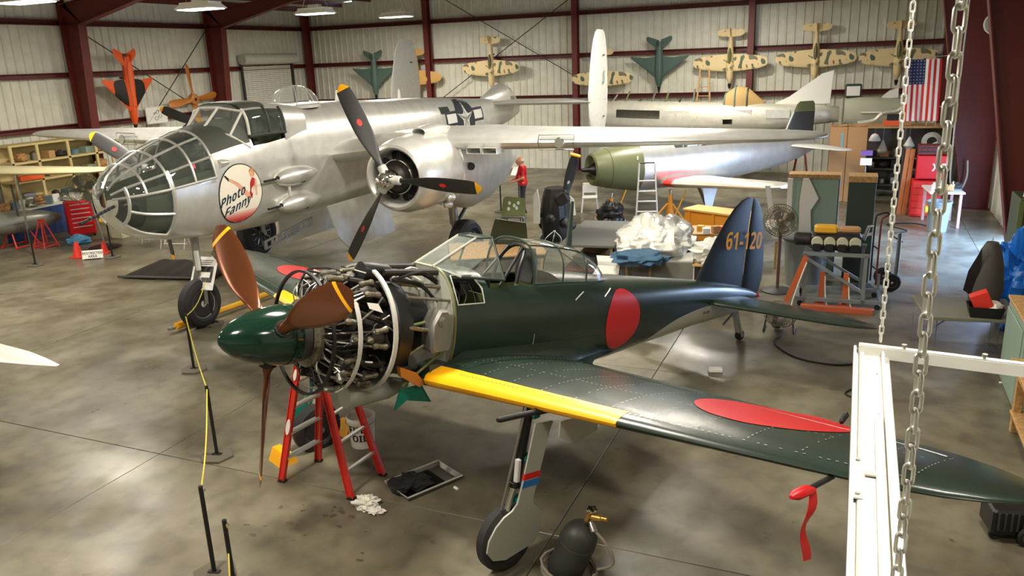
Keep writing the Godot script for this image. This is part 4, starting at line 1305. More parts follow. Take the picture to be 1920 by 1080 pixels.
		letters(fn, "fin_letter", M.teal, "J", 0.3, func(x, y): return Vector3(15.1 + x, 3.95 + y, 3.36 * sg + 0.09 * sg))
	st = S()
	loft(st, [-3.4, -2.0, -0.6, 0.6, 2.0, 3.4].map(func(t): return foil_ring(13.75 + 0.04 * absf(t), 3.25, t, 1.85 - 0.06 * absf(t), 0.1, 0.0, 12, 0.0)))
	add(st, "tailplane", AL, o)
	# nose leg
	var leg := plathe(o, "nose_leg", M.steel, [[0.0, 0.07], [0.55, 0.07], [0.56, 0.05], [0.8, 0.05]], along(Vector3(-0.03, -1, 0), Vector3(1.72, 1.7, 0.0)), 16)
	pbar(leg, "nose_fork", M.steel, Vector3(1.7, 0.95, 0), Vector3(1.64, 0.72, 0.16), 0.045)
	pbar(leg, "nose_fork", M.steel, Vector3(1.64, 0.72, 0.16), Vector3(1.62, 0.46, 0.16), 0.04)
	pbar(leg, "drag_brace", M.steel, Vector3(1.72, 0.95, 0), Vector3(2.5, 1.6, 0.12), 0.025)
	pbar(leg, "shimmy_damper", M.pale_grey, Vector3(1.6, 1.45, 0.12), Vector3(1.6, 1.1, 0.12), 0.045)
	wheel(leg, Vector3(1.62, 0.45, 0), 0.45, 0.28, M.pale_grey)
	# package guns on the side
	for sg in [1.0, -1.0]:
		for u in [[3.2, 2.52], [3.3, 1.98]]:
			var g := S()
			var bse := bside(u[0], u[1], 0.0)
			loft(g, [[-0.08, 0.03, 0.05], [0.0, 0.11, 0.11], [0.2, 0.17, 0.17], [0.5, 0.19, 0.18], [0.85, 0.15, 0.14], [1.15, 0.05, 0.05]].map(func(q): return circle(Vector3(u[0] + q[0], u[1], sg * (bse.z + 0.07)), Vector3.UP * q[1], Vector3.BACK * q[2] * 1.1, 1.0, 18)))
			var gp := add(g, "gun_pod", AL, o)
			plathe(gp, "gun_barrel", M.black, [[0, 0.0], [0, 0.022], [0.34, 0.022], [0.36, 0.05], [0.42, 0.05]], along(Vector3.RIGHT, Vector3(u[0] - 0.42, u[1] + 0.02, sg * (bse.z + 0.1))), 10)
			pbox(gp, "ejection_slot", M.black, Vector3(u[0] + 0.55, u[1] - 0.13, sg * (bse.z + 0.2)), Vector3(0.16, 0.02, 0.02), 0.004)
	pbar(o, "gun_link", M.pale_grey, Vector3(3.45, 2.36, 0.83), Vector3(3.45, 2.16, 0.83), 0.03)
	# open bomb bay door and hatch
	pprism(o, "bomb_bay_door", AL, [[0, 0], [2.3, 0], [2.2, -1.0], [0.35, -1.0], [0.1, -0.7]], 0.03, XF(Vector3.RIGHT, Vector3(0, 0.97, -0.2).normalized(), Vector3(4.75, 1.72, 0.66)))
	pprism(o, "bomb_bay_door", AL, [[0, 0], [2.3, 0], [2.2, -1.0], [0.35, -1.0], [0.1, -0.7]], 0.03, XF(Vector3.RIGHT, Vector3(0, 0.97, 0.2).normalized(), Vector3(4.75, 1.72, -0.66)))
	var hb := pbeam(o, "entry_ladder", M.steel, Vector3(3.0, 1.18, 0.45), Vector3(4.5, 1.38, 0.45), 0.03, 0.035)
	pbeam(hb, "ladder_rail", M.steel, Vector3(3.0, 1.32, 0.45), Vector3(4.5, 1.52, 0.45), 0.03, 0.035)
	for k in 8: pbeam(hb, "ladder_rung", M.steel, Vector3(3.03 + 0.205 * k, 1.18 + 0.0273 * k, 0.45), Vector3(3.03 + 0.205 * k, 1.33 + 0.0273 * k, 0.45), 0.03, 0.07, Vector3.RIGHT)

func nose_glazing(o: Node3D) -> void:
	var AL: Material = M.aluminium
	var ss := [0.0, 0.06, 0.18, 0.4, 0.8, 1.3, 1.75]
	var A := []
	for k in 37: A.append(-PI + TAU * k / 36)
	var gl := {}
	var skin := S()
	skin.set_smooth_group(1)
	# which angle lines carry frames
	for i in ss.size() - 1:
		for k in 36:
			var a: float = absf(A[k] + TAU / 72)
			var s: float = (ss[i] + ss[i + 1]) / 2
			var up: bool = a < 1.42 and s < 1.75
			var low: bool = s > 0.1 and s < 0.8 and a >= 1.42 and a < 2.6
			var clear: bool = up or low
			var key := "%d_%d_%d" % [0 if low else 1, int(floor((A[k] + PI) / (TAU / 12))), (0 if s < 0.4 else 1 if s < 0.8 else 2 if s < 1.3 else 3)]
			var m := 4
			for p in m:
				for q in m:
					var s0 := lerpf(ss[i], ss[i + 1], float(p) / m)
					var s1 := lerpf(ss[i], ss[i + 1], float(p + 1) / m)
					var a0 := lerpf(A[k], A[k + 1], float(q) / m)
					var a1 := lerpf(A[k], A[k + 1], float(q + 1) / m)
					var st: SurfaceTool = skin
					if clear:
						if not gl.has(key):
							gl[key] = S()
							gl[key].set_smooth_group(1)
						st = gl[key]
					quad(st, bf(s0, a0), bf(s0, a1), bf(s1, a1), bf(s1, a0))
	var ns := add(skin, "nose_skin", AL, o)
	for k in gl: add(gl[k], "nose_pane", M.nose_glass, ns)
	var strip := func(pts: Array, r: float) -> void:
		ptube(ns, "nose_frame", AL, pts, r, 6)
	for s in [0.4, 0.8, 1.3, 1.74]:
		strip.call(range(29).map(func(k): return bf(s, lerpf(-1.42, 1.42, k / 28.0), 0.004)), 0.024)
	for a in [-1.42, -1.047, -0.52, 0.0, 0.52, 1.047, 1.42]:
		strip.call(range(15).map(func(k): return bf(lerpf(0.03, 1.75, k / 14.0), a, 0.004)), 0.022)
	for a in [1.42, 1.95, 2.62, -1.42, -1.95, -2.62]:
		strip.call(range(8).map(func(k): return bf(lerpf(0.16, 0.85, k / 7.0), a, 0.004)), 0.024)
	for sg in [-1.0, 1.0]:
		for s in [0.16, 0.84]: strip.call(range(10).map(func(k): return bf(s, sg * lerpf(1.0, 2.62, k / 9.0), 0.004)), 0.03)
	# what shows through: floor, bulkhead, seat, gun
	var lin := S()
	loft(lin, range(8).map(func(i): return range(25).map(func(k): return bf(lerpf(0.42, 1.7, i / 7.0), wrapf(lerpf(1.25, TAU - 1.25, k / 24.0), -PI, PI), -0.07))), false)
	add(lin, "nose_lining", M.interior_green, ns)
	pbox(ns, "nose_floor", M.interior_green, Vector3(1.1, 2.02, 0), Vector3(1.1, 0.04, 0.6))
	pbox(ns, "nose_bulkhead", M.interior_green, Vector3(1.72, 2.6, 0), Vector3(0.04, 1.3, 1.0))
	pbox(ns, "nose_seat", M.olive, Vector3(1.2, 2.35, 0.1), Vector3(0.4, 0.1, 0.4), 0.03)
	pbox(ns, "bomb_sight", M.black, Vector3(0.45, 2.3, 0), Vector3(0.25, 0.4, 0.25), 0.03)
	var g := plathe(o, "nose_gun", M.black, [[0, 0.0], [0, 0.028], [0.08, 0.028], [0.1, 0.02], [0.78, 0.024], [0.8, 0.06], [0.9, 0.07], [1.0, 0.05]], along(Vector3(1, 0.16, -0.22), Vector3(-0.72, 2.42, 0.34)), 12)
	for k in 6: plathe(g, "cooling_collar", M.dark_grey, [[0.2 + 0.09 * k, 0.021], [0.2 + 0.09 * k, 0.028], [0.24 + 0.09 * k, 0.028], [0.24 + 0.09 * k, 0.021]], along(Vector3(1, 0.16, -0.22), Vector3(-0.72, 2.42, 0.34)), 10)
	# fixed gun blister and small side panes aft of the nose
	plathe(ns, "fixed_gun_port", AL, [[0, 0.05], [0.0, 0.07], [0.08, 0.075], [0.28, 0.05]], along(Vector3(1, 0, -0.15), bside(1.86, 2.98, 0.0)), 14)
	for q in [[1.2, 1.66, 3.14, 3.34], [1.44, 1.68, 2.93, 3.07], [1.34, 1.72, 2.68, 2.9]]:
		var st := S(); patch(st, func(x, y): return bside(x, y, 0.012), q[0], q[1], q[2], q[3], 4, 3)
		add(st, "side_pane", M.nose_glass, ns)
	var st := S(); patch(st, func(x, y): return bside(x, y, 0.012), 1.31, 1.37, 2.97, 3.06, 2, 2)
	add(st, "red_plate", M.red, ns)

func flight_deck(o: Node3D) -> void:
	var AL: Material = M.aluminium
	# anti-glare panel
	var st := S()
	patch(st, func(x, y): return bf(x, y, 0.006), 1.78, 2.75, -1.0, 1.0, 8, 20)
	add(st, "anti_glare_panel", mat("glare_green", rgb(72, 76, 66), 0.6), o)
	# raised cabin: roof, windscreen, side windows
	var C := [[2.12, 0.6, 3.58], [2.55, 0.6, 3.9], [2.75, 0.62, 3.97], [3.2, 0.64, 3.98], [3.8, 0.62, 3.93], [4.4, 0.6, 3.86]]
	var pt := func(s: float, f: float, off := 0.0) -> Vector3:   # f -1..1 across, from sill to sill
		var w := look(C, s, 1) + off
		var top := look(C, s, 2) + off
		var y0 := 3.14
		var a := f * PI / 2
		return Vector3(s, lerpf(y0, top, pow(maxf(0, cos(a)), 0.42)), w * 1.08 * signf(sin(a)) * pow(absf(sin(a)), 0.6))
	var sheet := func(s0: float, s1: float, f0: float, f1: float, called: String, m: Material) -> MeshInstance3D:
		var q := S()
		patch(q, func(x, y): return pt.call(x, y), s0, s1, f0, f1, 6, 14)
		return add(q, called, m, o)
	var ws := add(S(), "windscreen", M.canopy_glass, o)
	ws.mesh = null
	var mir := func(p: Vector3) -> Vector3: return Vector3(p.x, p.y, -p.z)
	var Q := {"a": Vector3(2.12, 3.58, 0.2), "b": Vector3(2.5, 3.9, 0.22), "c": Vector3(2.72, 3.95, 0.3), "m": Vector3(2.72, 3.82, 0.57), "d": Vector3(2.72, 3.17, 0.67), "e": Vector3(2.36, 3.42, 0.55)}
	var pane := func(p: Array) -> void:
		var g := S()
		g.set_smooth_group(-1)
		fan(g, p)
		add(g, "windscreen_pane", M.canopy_glass, ws)
	pane.call([Q.a, Q.b, mir.call(Q.b), mir.call(Q.a)])
	pane.call([Q.b, Q.c, mir.call(Q.c), mir.call(Q.b)])
	for sg in [1.0, -1.0]:
		var R := {}
		for k in Q: R[k] = Q[k] if sg > 0 else mir.call(Q[k])
		pane.call([R.a, R.b, R.m, R.e])
		pane.call([R.b, R.c, R.m])
		pane.call([R.e, R.m, R.d])
		for e in [["a", "b"], ["b", "m"], ["a", "e"], ["e", "d"], ["e", "m"]]: pbar(ws, "windscreen_post", M.white_paint, R[e[0]], R[e[1]], 0.024, 6)
	for k in ["a", "b"]: pbar(ws, "windscreen_bow", M.white_paint, Q[k], mir.call(Q[k]), 0.024, 6)
	sheet.call(2.72, 4.4, -0.56, 0.56, "cabin_roof", AL)
	sheet.call(2.72, 3.35, -0.5, 0.5, "roof_hatch", mat("glare_green", Color.WHITE)).position.y = 0.008
	for sg in [-1.0, 1.0]:
		sheet.call(2.72, 3.25, 0.56 * sg, 0.97 * sg, "side_window", M.cabin_glass)
		sheet.call(3.25, 3.7, 0.56 * sg, 0.97 * sg, "rear_side_window", M.cabin_glass)
		sheet.call(3.7, 4.4, 0.56 * sg, 1.0 * sg, "cabin_side", AL)
		for s in [2.72, 3.25, 3.7]: ptube(ws, "window_post", M.white_paint if s < 3 else M.dark_grey, range(9).map(func(k): return pt.call(s, sg * lerpf(0.5, 0.96, k / 8.0), 0.004)), 0.028, 6)
		ptube(ws, "window_sill", M.dark_grey, range(9).map(func(k): return pt.call(lerpf(2.72, 3.72, k / 8.0), 0.97 * sg, 0.004)), 0.03, 6)
	pbox(ws, "cabin_floor", M.interior_green, Vector3(2.95, 3.0, 0), Vector3(1.5, 0.03, 1.2))
	pbox(ws, "cabin_bulkhead", M.interior_green, Vector3(3.72, 3.4, 0), Vector3(0.03, 0.85, 1.1))
	pbox(ws, "dashboard", M.black, Vector3(2.42, 3.42, 0), Vector3(0.3, 0.2, 0.95), 0.04)
	for z in [-0.3, 0.3]: pbox(ws, "pilot_seat", M.dark_grey, Vector3(3.1, 3.4, z), Vector3(0.12, 0.55, 0.4), 0.04)

func nose_art(o: Node3D) -> void:
	var c := Vector2(2.27, 2.4)
	var f := func(x: float, y: float, off: float) -> Vector3: return bside(c.x + x, c.y + y, off)
	var st := S()
	disc_on(st, func(x, y): return f.call(x, y, 0.006), 0.545, 0.535)
	var art := add(st, "nose_art_border", M.black, o)
	st = S()
	disc_on(st, func(x, y): return f.call(x, y, 0.009), 0.525, 0.515)
	add(st, "nose_art_field", mat("art_cream", rgb(238, 232, 214), 0.4), art)
	# airbrushed red at the foot, laid in bands
	for k in 7:
		st = S()
		var y0 := -0.513 + 0.028 * k
		patch(st, func(x, y):
			var w := 0.522 * sqrt(maxf(0, 1 - pow(y / 0.513, 2)))
			return f.call(x * w, y, 0.0105), -1.0, 1.0, y0, y0 + 0.028, 16, 1)
		add(st, "airbrush_band", mat("art_red_%d" % k, rgb(206, 40, 34).lerp(rgb(238, 222, 206), k / 7.0), 0.4), art)
	var poly := func(p: Array, m: Material, called: String) -> void:
		var q := S()
		var pv := PackedVector2Array(p.map(func(e): return Vector2(e[0], e[1])))
		var ix := Geometry2D.triangulate_polygon(pv)
		q.set_smooth_group(1)
		for i in ix: q.add_vertex(f.call(pv[i].x, pv[i].y, 0.013))
		add(q, called, m, art)
	var skin: Material = mat("art_skin", rgb(226, 168, 138), 0.5)
	poly.call([[-0.28, 0.3], [-0.2, 0.28], [-0.05, 0.2], [0.1, 0.07], [0.2, -0.02], [0.24, -0.1], [0.18, -0.12], [0.1, -0.06], [-0.02, 0.08], [-0.14, 0.19], [-0.27, 0.26]], skin, "figure_legs")
	poly.call([[0.16, -0.1], [0.26, -0.12], [0.33, 0.06], [0.37, 0.22], [0.3, 0.25], [0.24, 0.16], [0.22, 0.02]], mat("art_dress", rgb(178, 34, 40), 0.5), "figure_dress")
	poly.call([[0.37, 0.22], [0.41, 0.18], [0.4, -0.08], [0.36, -0.09], [0.35, 0.12]], skin, "figure_arm")
	poly.call(oval(0.31, 0.32, 0.055, 0.065, 12).map(func(v): return [v.x, v.y]), skin, "figure_head")
	poly.call([[0.26, 0.3], [0.25, 0.38], [0.3, 0.42], [0.37, 0.4], [0.38, 0.3], [0.34, 0.24], [0.34, 0.34], [0.29, 0.37]], mat("art_hair", rgb(196, 130, 60), 0.5), "figure_hair")
	poly.call([[-0.37, 0.36], [-0.34, 0.37], [-0.26, 0.3], [-0.28, 0.25]], M.black, "figure_shoe")
	var ink: Material = mat("art_ink", rgb(24, 48, 62), 0.5)
	letters(art, "lettering", ink, "Photo", 0.175, func(x, y): return f.call(-0.2 + x * 0.92 + y * 0.25, -0.02 + y + x * 0.28, 0.0135), "Droid Sans", true, true)
	letters(art, "lettering", ink, "Fanny", 0.175, func(x, y): return f.call(-0.08 + x * 0.92 + y * 0.25, -0.2 + y + x * 0.28, 0.0135), "Droid Sans", true, true)

func nacelle(o: Node3D, sg: float) -> void:
	var t := 2.95 * sg
	var AL: Material = M.aluminium
	var AX := along(Vector3.RIGHT, Vector3(0, 2.5, t))
	# cowl with its rolled lip
	var co := plathe(o, "engine_cowl", AL, [[4.3, 0.5], [3.98, 0.5], [3.9, 0.52], [3.86, 0.56], [3.88, 0.61], [3.98, 0.66], [4.2, 0.71], [4.6, 0.735], [5.1, 0.735], [5.35, 0.72]], AX, 48)
	var en := plathe(co, "engine_front", M.dark_engine, [[4.35, 0.5], [4.3, 0.4], [4.15, 0.32], [4.0, 0.3], [3.88, 0.2], [3.8, 0.12]], AX, 32)
	plathe(co, "ignition_ring", M.chrome, [[4.0, 0.3], [3.97, 0.315], [3.97, 0.33], [4.0, 0.34], [4.03, 0.33], [4.03, 0.31]], AX, 32)
	for k in 14:
		var a := TAU * k / 14
		var d := Vector3(0, cos(a), sin(a))
		plathe(co, "engine_cylinder", M.matt_black, [[0.2, 0.07], [0.44, 0.08], [0.48, 0.05], [0.5, 0.0]], along(d, Vector3(4.15 + 0.12 * (k % 2), 2.5, t)), 10)
	# nacelle body running aft under the wing
	var N := [[5.35, 3.22, 1.76, 0.72], [5.9, 3.22, 1.6, 0.72], [6.5, 3.2, 1.46, 0.68], [7.2, 3.17, 1.5, 0.62], [8.0, 3.12, 1.72, 0.52], [8.8, 3.05, 2.05, 0.36], [9.4, 2.98, 2.4, 0.16], [9.6, 2.9, 2.7, 0.04]]
	var st := S()
	loft(st, N.map(func(q): return range(36).map(func(k):
		var a: float = TAU * k / 36
		var m: float = (q[1] + q[2]) / 2
		return Vector3(q[0], m + (q[1] - q[2]) / 2 * signf(cos(a)) * pow(absf(cos(a)), 0.85), t + q[3] * signf(sin(a)) * pow(absf(sin(a)), 0.85)))))
	var na := add(st, "nacelle_body", AL, o)
	plathe(na, "exhaust_stub", M.dark_engine, [[0, 0.05], [0, 0.075], [0.16, 0.08]], along(Vector3(0.6, 0.05, -1.0 * sg), Vector3(5.55, 2.5, t + 0.78 * sg)), 14)
	st = S()
	loft(st, [[5.1, 0.06, 0.03], [4.9, 0.11, 0.06], [4.7, 0.14, 0.075], [4.69, 0.15, 0.085], [4.72, 0.16, 0.095], [4.85, 0.175, 0.11], [5.3, 0.2, 0.14], [5.9, 0.05, 0.04]].map(func(q): return circle(Vector3(q[0], 3.25, t + 0.1), Vector3.UP * q[2], Vector3.BACK * q[1], 1.0, 14)))
	add(st, "carburettor_scoop", AL, na)
	for k in 2: plathe(na, "exhaust_blister", AL, [[0, 0.02], [0.05, 0.07], [0.2, 0.09], [0.3, 0.03]], along(Vector3(1, -0.1, 0), Vector3(4.95 + 0.1 * k, 1.96 - 0.16 * k, t + 0.5 * sg - 0.12 * k * sg)), 12)
	# propeller
	var hb := plathe(o, "propeller_hub", M.chrome, [[3.36, 0.0], [3.37, 0.06], [3.4, 0.1], [3.5, 0.12], [3.52, 0.14], [3.6, 0.14], [3.62, 0.18], [3.8, 0.17], [3.86, 0.12]], AX, 28)
	for k in 3:
		var an := (5.818 if sg > 0 else 0.95) + k * TAU / 3
		var up := Vector3(0, cos(an), sin(an))
		var W := [[0.0, 0.13], [0.14, 0.13], [0.24, 0.2], [0.42, 0.3], [0.6, 0.33], [0.8, 0.31], [0.93, 0.27], [0.975, 0.2], [1.0, 0.05]]
		var at := Vector3(3.67, 2.5, t)
		var rings := blade(0.12, 1.92, W, Vector3.RIGHT, up, 58.0, 24.0, 0.1).map(func(r): return r.map(func(p): return p + at))
		st = S()
		loft(st, rings.slice(0, 16))
		var b := add(st, "blade", mat("blade_black", rgb(44, 44, 42), 0.45), hb)
		st = S()
		loft(st, [fat(rings[15], 0.001), range(14).map(func(j): return rings[15][j].lerp(rings[16][j], 0.5)), rings[16]])
		add(st, "yellow_tip", M.yellow, b)
		var be := deg_to_rad(33.0)
		var chd := Vector3.RIGHT.cross(up) * cos(be) + Vector3.RIGHT * sin(be)
		var nn := chd.cross(up)
		for s in [-1, 1]:
			st = S()
			prism(st, oval(0, 0, 0.045, 0.07, 16), 0.004, XF(chd, up, at + up * 1.15 + nn * 0.017 * s))
			add(st, "red_badge", M.red_paint, b)
		plathe(hb, "blade_socket", M.pale_grey, [[0.1, 0.09], [0.26, 0.085], [0.28, 0.07]], along(up, at), 16)
	# main gear
	var g := plathe(o, "main_leg", M.steel, [[0, 0.1], [0.6, 0.1], [0.62, 0.07], [1.1, 0.07]], along(Vector3(0.12, -1, 0), Vector3(6.4, 1.7, t - 0.2 * sg)), 16)
	pbar(g, "main_axle", M.steel, Vector3(6.55, 0.58, t - 0.26 * sg), Vector3(6.55, 0.58, t + 0.2 * sg), 0.06)
	pbar(g, "side_brace", M.dark_grey, Vector3(6.45, 1.0, t - 0.2 * sg), Vector3(7.4, 1.75, t - 0.1 * sg), 0.04)
	wheel(g, Vector3(6.55, 0.59, t + 0.02 * sg), 0.59, 0.4, M.gear_grey, 12)
	# wedge chock
	var ck := S()
	prism(ck, [[0, 0], [0.3, 0], [0.05, 0.22], [0, 0.22]], 0.5, XF(Vector3.LEFT, Vector3.UP, Vector3(5.9, 0, t - 0.25)))
	var w := add(ck, "wheel_chock", M.matt_black, self)
	w.transform = o.transform
	tag(w, "black wedge chock against the bomber's %s main wheel" % ("near" if sg > 0 else "far"), "chock", "bomber chocks")

# ---------------------------------------------------------------- aircraft further back
func lump(st: SurfaceTool, c: Vector3, r: Vector3, seed_: int, rough := 0.25, n := 14, m := 22, floor_y := -1e9) -> void:   # a creased, roundish heap
	var nz := noise(seed_, 1.0, 3)
	var rings := []
	for i in n + 1:
		var th := PI * i / n
		var ring := []
		for k in m:
			var a := TAU * k / m
			var d := Vector3(sin(th) * cos(a), cos(th), sin(th) * sin(a))
			var f := 1.0 + rough * nz.get_noise_3dv(d * 1.6) * 1.6 + rough * 0.5 * nz.get_noise_3dv(d * 5.0 + Vector3(9, 3, 1))
			var p := c + d * r * f
			p.y = maxf(p.y, floor_y)
			ring.append(p)
		rings.append(ring)
	loft(st, rings)

func sect(s: float, top: float, bot: float, w: float, n := 28, e := 0.85) -> Array:
	return range(n).map(func(k):
		var a: float = TAU * k / n
		return Vector3(s, (top + bot) / 2 + (top - bot) / 2 * signf(cos(a)) * pow(absf(cos(a)), e), w * signf(sin(a)) * pow(absf(sin(a)), e)))

func back_aircraft() -> void:
	# silver fighter with an olive cowl, up on jacks
	var o := thing("silver_fighter", "bare silver low-wing fighter with olive green cowl, raised on yellow jacks", "aircraft", Vector3(-6.95, 0, -21.4), 0.72)
	var y := 1.48
	var st := S()
	var F := [[1.5, 0.68, -0.72, 0.66], [2.1, 0.64, -0.72, 0.62], [2.8, 0.62, -0.7, 0.56], [3.8, 0.62, -0.66, 0.54], [5.0, 0.58, -0.56, 0.48], [6.1, 0.5, -0.42, 0.36], [7.1, 0.4, -0.2, 0.18], [7.65, 0.32, 0.02, 0.05]]
	skin(st, [1.5, 1.8, 2.1, 2.4, 2.6, 3.0, 3.5, 4.0, 4.4, 5.0, 5.6, 6.1, 6.6, 7.1, 7.65], range(33).map(func(k): return -PI + TAU * k / 32), func(s, a): return Vector3(s, y + (look(F, s, 1) + look(F, s, 2)) / 2 + (look(F, s, 1) - look(F, s, 2)) / 2 * signf(cos(a)) * pow(absf(cos(a)), 0.85), look(F, s, 3) * signf(sin(a)) * pow(absf(sin(a)), 0.85)), func(s, a): return s > 2.6 and s < 4.4 and absf(a) < 0.78)
	pbox(o, "cockpit_floor", M.interior_green, Vector3(3.5, y - 0.1, 0), Vector3(1.8, 0.03, 0.8))
	pbox(o, "pilot_seat", M.interior_green, Vector3(3.7, y + 0.2, 0), Vector3(0.1, 0.6, 0.4), 0.03)
	add(st, "fuselage", M.aluminium, o)
	st = S()
	loft(st, [[0.3, 0.33], [0.2, 0.36], [0.16, 0.4], [0.2, 0.45], [0.5, 0.53], [1.0, 0.63], [1.5, 0.71], [1.52, 0.69]].map(func(q): return sect(q[0], y + q[1] - 0.02, y - q[1] - 0.02, q[1], 32, 1.0)), true, true, false)
	var cw := add(st, "engine_cowl", M.olive, o)
	plathe(cw, "propeller_shaft", M.black, [[-0.1, 0.05], [0.1, 0.08], [0.3, 0.2]], along(Vector3.RIGHT, Vector3(0, y - 0.02, 0)), 16)
	pbox(cw, "cowl_latch", M.white_paint, Vector3(1.32, y + 0.25, 0.62), Vector3(0.05, 0.16, 0.02))
	ptube(cw, "cowl_seam", M.deep_green, range(33).map(func(k): return Vector3(0.62, y - 0.02 + 0.555 * cos(TAU * k / 32), 0.555 * sin(TAU * k / 32))), 0.008, 5)
	for sg in [1.0, -1.0]:
		st = S()
		loft(st, [[0.45, 2.1, 2.3, -0.5], [1.2, 2.15, 2.1, -0.44], [2.6, 2.3, 1.75, -0.3], [4.0, 2.45, 1.4, -0.16], [4.8, 2.55, 1.1, -0.08], [5.05, 2.75, 0.6, -0.05]].map(func(q): return foil_ring(q[1], y + q[3], q[0] * sg, q[2], 0.14, 0.02)))
		var w := add(st, "wing", M.bare_metal, o)
		st = S()
		loft(st, [[0.62, 2.1, 2.3, -0.49], [1.05, 2.14, 2.15, -0.455]].map(func(q): return fat(foil_ring(q[1], y + q[3], q[0] * sg, q[2], 0.14, 0.02).slice(6, 20), 0.004)), false)
		add(st, "red_root_stripe", M.red_paint, w)
		st = S()
		loft(st, [[0.1, 6.6, 1.0], [1.2, 6.75, 0.8], [1.9, 6.9, 0.55], [2.1, 7.05, 0.25]].map(func(q): return foil_ring(q[1], y + 0.22, q[0] * sg, q[2], 0.09, 0.0, 10)))
		add(st, "tailplane", M.pale_grey, o)
		pbeam(o, "gear_leg", M.steel, Vector3(2.6, y - 0.45, 1.7 * sg), Vector3(2.9, 0.35, 1.75 * sg), 0.1, 0.06)
		pprism(o, "gear_door", M.pale_grey, [[0, 0], [0.5, 0], [0.3, -0.75], [0.15, -0.75]], 0.015, XF(Vector3.RIGHT, Vector3.UP, Vector3(2.6, y - 0.4, 1.9 * sg)))
	# cockpit glazing
	st = S()
	loft(st, [[2.5, 0.6, 0.1], [2.9, 0.86, 0.34], [3.4, 0.92, 0.36], [4.0, 0.88, 0.33], [4.6, 0.56, 0.1]].map(func(q): return range(15).map(func(k): return Vector3(q[0], lerpf(y + 0.44, y + q[1], pow(sin(PI * k / 14.0), 0.7)), q[2] * cos(PI * k / 14.0)))), false)
	var cg := add(st, "canopy", M.cabin_glass, o)
	for s in [[2.9, 0.86, 0.34], [3.4, 0.92, 0.36], [4.0, 0.88, 0.33]]:
		ptube(cg, "canopy_hoop", M.aluminium, range(15).map(func(k): return Vector3(s[0], lerpf(y + 0.44, y + s[1], pow(sin(PI * k / 14.0), 0.7)), s[2] * cos(PI * k / 14.0) * 1.02)), 0.02, 6)
	st = S()
	var fin := func(q) -> Array: return range(16).map(func(k): return Vector3(q[1] + q[2] * (0.5 + 0.5 * cos(PI * k / 8)), y + q[0], q[2] * foil(0.5 + 0.5 * cos(PI * k / 8), 0.08) * (1.0 if k <= 8 else -1.0)))
	loft(st, [[0.2, 6.4, 1.25], [0.7, 6.6, 1.0], [1.2, 6.86, 0.76]].map(fin))
	var fn := add(st, "fin", M.dark_grey, o)
	st = S()
	loft(st, [[1.205, 6.86, 0.76], [1.42, 6.96, 0.64], [1.5, 7.06, 0.48]].map(fin))
	add(st, "fin_cap", M.olive, fn)
	pbar(fn, "leading_edge", M.pale_grey, Vector3(6.4, y + 0.2, 0), Vector3(6.86, y + 1.2, 0), 0.025)
	# pale unfinished fuselage along the back wall
	var b := thing("stripped_fuselage", "pale unpainted jet fuselage without wings, swept white fin, on trestles by the back wall", "aircraft", Vector3(-8.9, 0, -29.2))
	st = S()
	var T := [[0.0, 2.84, 1.9, 0.5], [0.6, 2.9, 1.8, 0.55], [2.2, 2.86, 1.7, 0.6], [4.0, 2.8, 1.7, 0.6], [6.0, 2.74, 1.8, 0.5], [7.4, 2.7, 2.0, 0.36], [8.3, 2.6, 2.1, 0.22]]
	var hull := func(s: float, a: float) -> Vector3:
		var t := look(T, s, 1)
		var u := look(T, s, 2)
		return Vector3(s, (t + u) / 2 + (t - u) / 2 * signf(cos(a)) * pow(absf(cos(a)), 0.7), look(T, s, 3) * signf(sin(a)) * pow(absf(sin(a)), 0.7))
	var aa := range(33).map(func(k): return -PI + TAU * k / 32)
	var ss := [0.0, 0.3, 0.6, 0.8, 1.2, 1.8, 2.4, 2.8, 3.4, 4.0, 4.6, 4.92, 5.4, 6.0, 6.6, 7.05, 7.4, 7.8, 8.3]
	# open bays in its side: cabin, gun port and wheel well
	skin(st, ss, aa, hull, func(s, a): return (s > 0.8 and s < 2.4 and a > 1.18 and a < 1.57) or (s > 4.6 and s < 4.92 and a > 1.57 and a < 1.76) or (s > 7.05 and s < 7.4 and a > 1.37 and a < 1.96))
	fan(st, aa.map(func(a): return hull.call(0.0, a)), true)
	fan(st, aa.map(func(a): return hull.call(8.3, a)))
	var bb := add(st, "body", M.bare_metal, b)
	st = S()
	prism(st, [[6.1, 2.66], [6.7, 2.95], [7.7, 3.68], [8.06, 3.78], [8.0, 2.72]], 0.14, Transform3D(Basis.IDENTITY, Vector3(0, 0, -0.07)))
	add(st, "fin", M.white_paint, b)
	for q in [[3.0, 0.9], [5.2, 0.7], [6.4, 0.8]]: pbox(bb, "skin_panel", M.pale_grey, Vector3(q[0], 2.42, 0.57 if q[0] < 5 else 0.5), Vector3(q[1], 0.3, 0.05), 0.01)
	for x in [1.0, 4.4, 7.2]:
		for s in [-1, 1]: pbeam(b, "trestle_leg", M.rust_red, Vector3(x + 0.3 * s, 0, 0.4 * s), Vector3(x, 1.85, 0), 0.07, 0.07, Vector3.RIGHT)
	st = S()
	loft(st, [[4.45, 2.72, 0.12], [4.6, 3.1, 0.36], [4.95, 3.34, 0.42], [5.35, 3.28, 0.38], [5.9, 2.8, 0.12]].map(func(q): return range(13).map(func(k): return Vector3(q[0], lerpf(2.6, q[1], pow(sin(PI * k / 12.0), 0.6)), q[2] * cos(PI * k / 12.0)))), false)
	var mc := add(st, "masked_canopy", mat("masking_paper", rgb(176, 146, 92), 0.8), b)
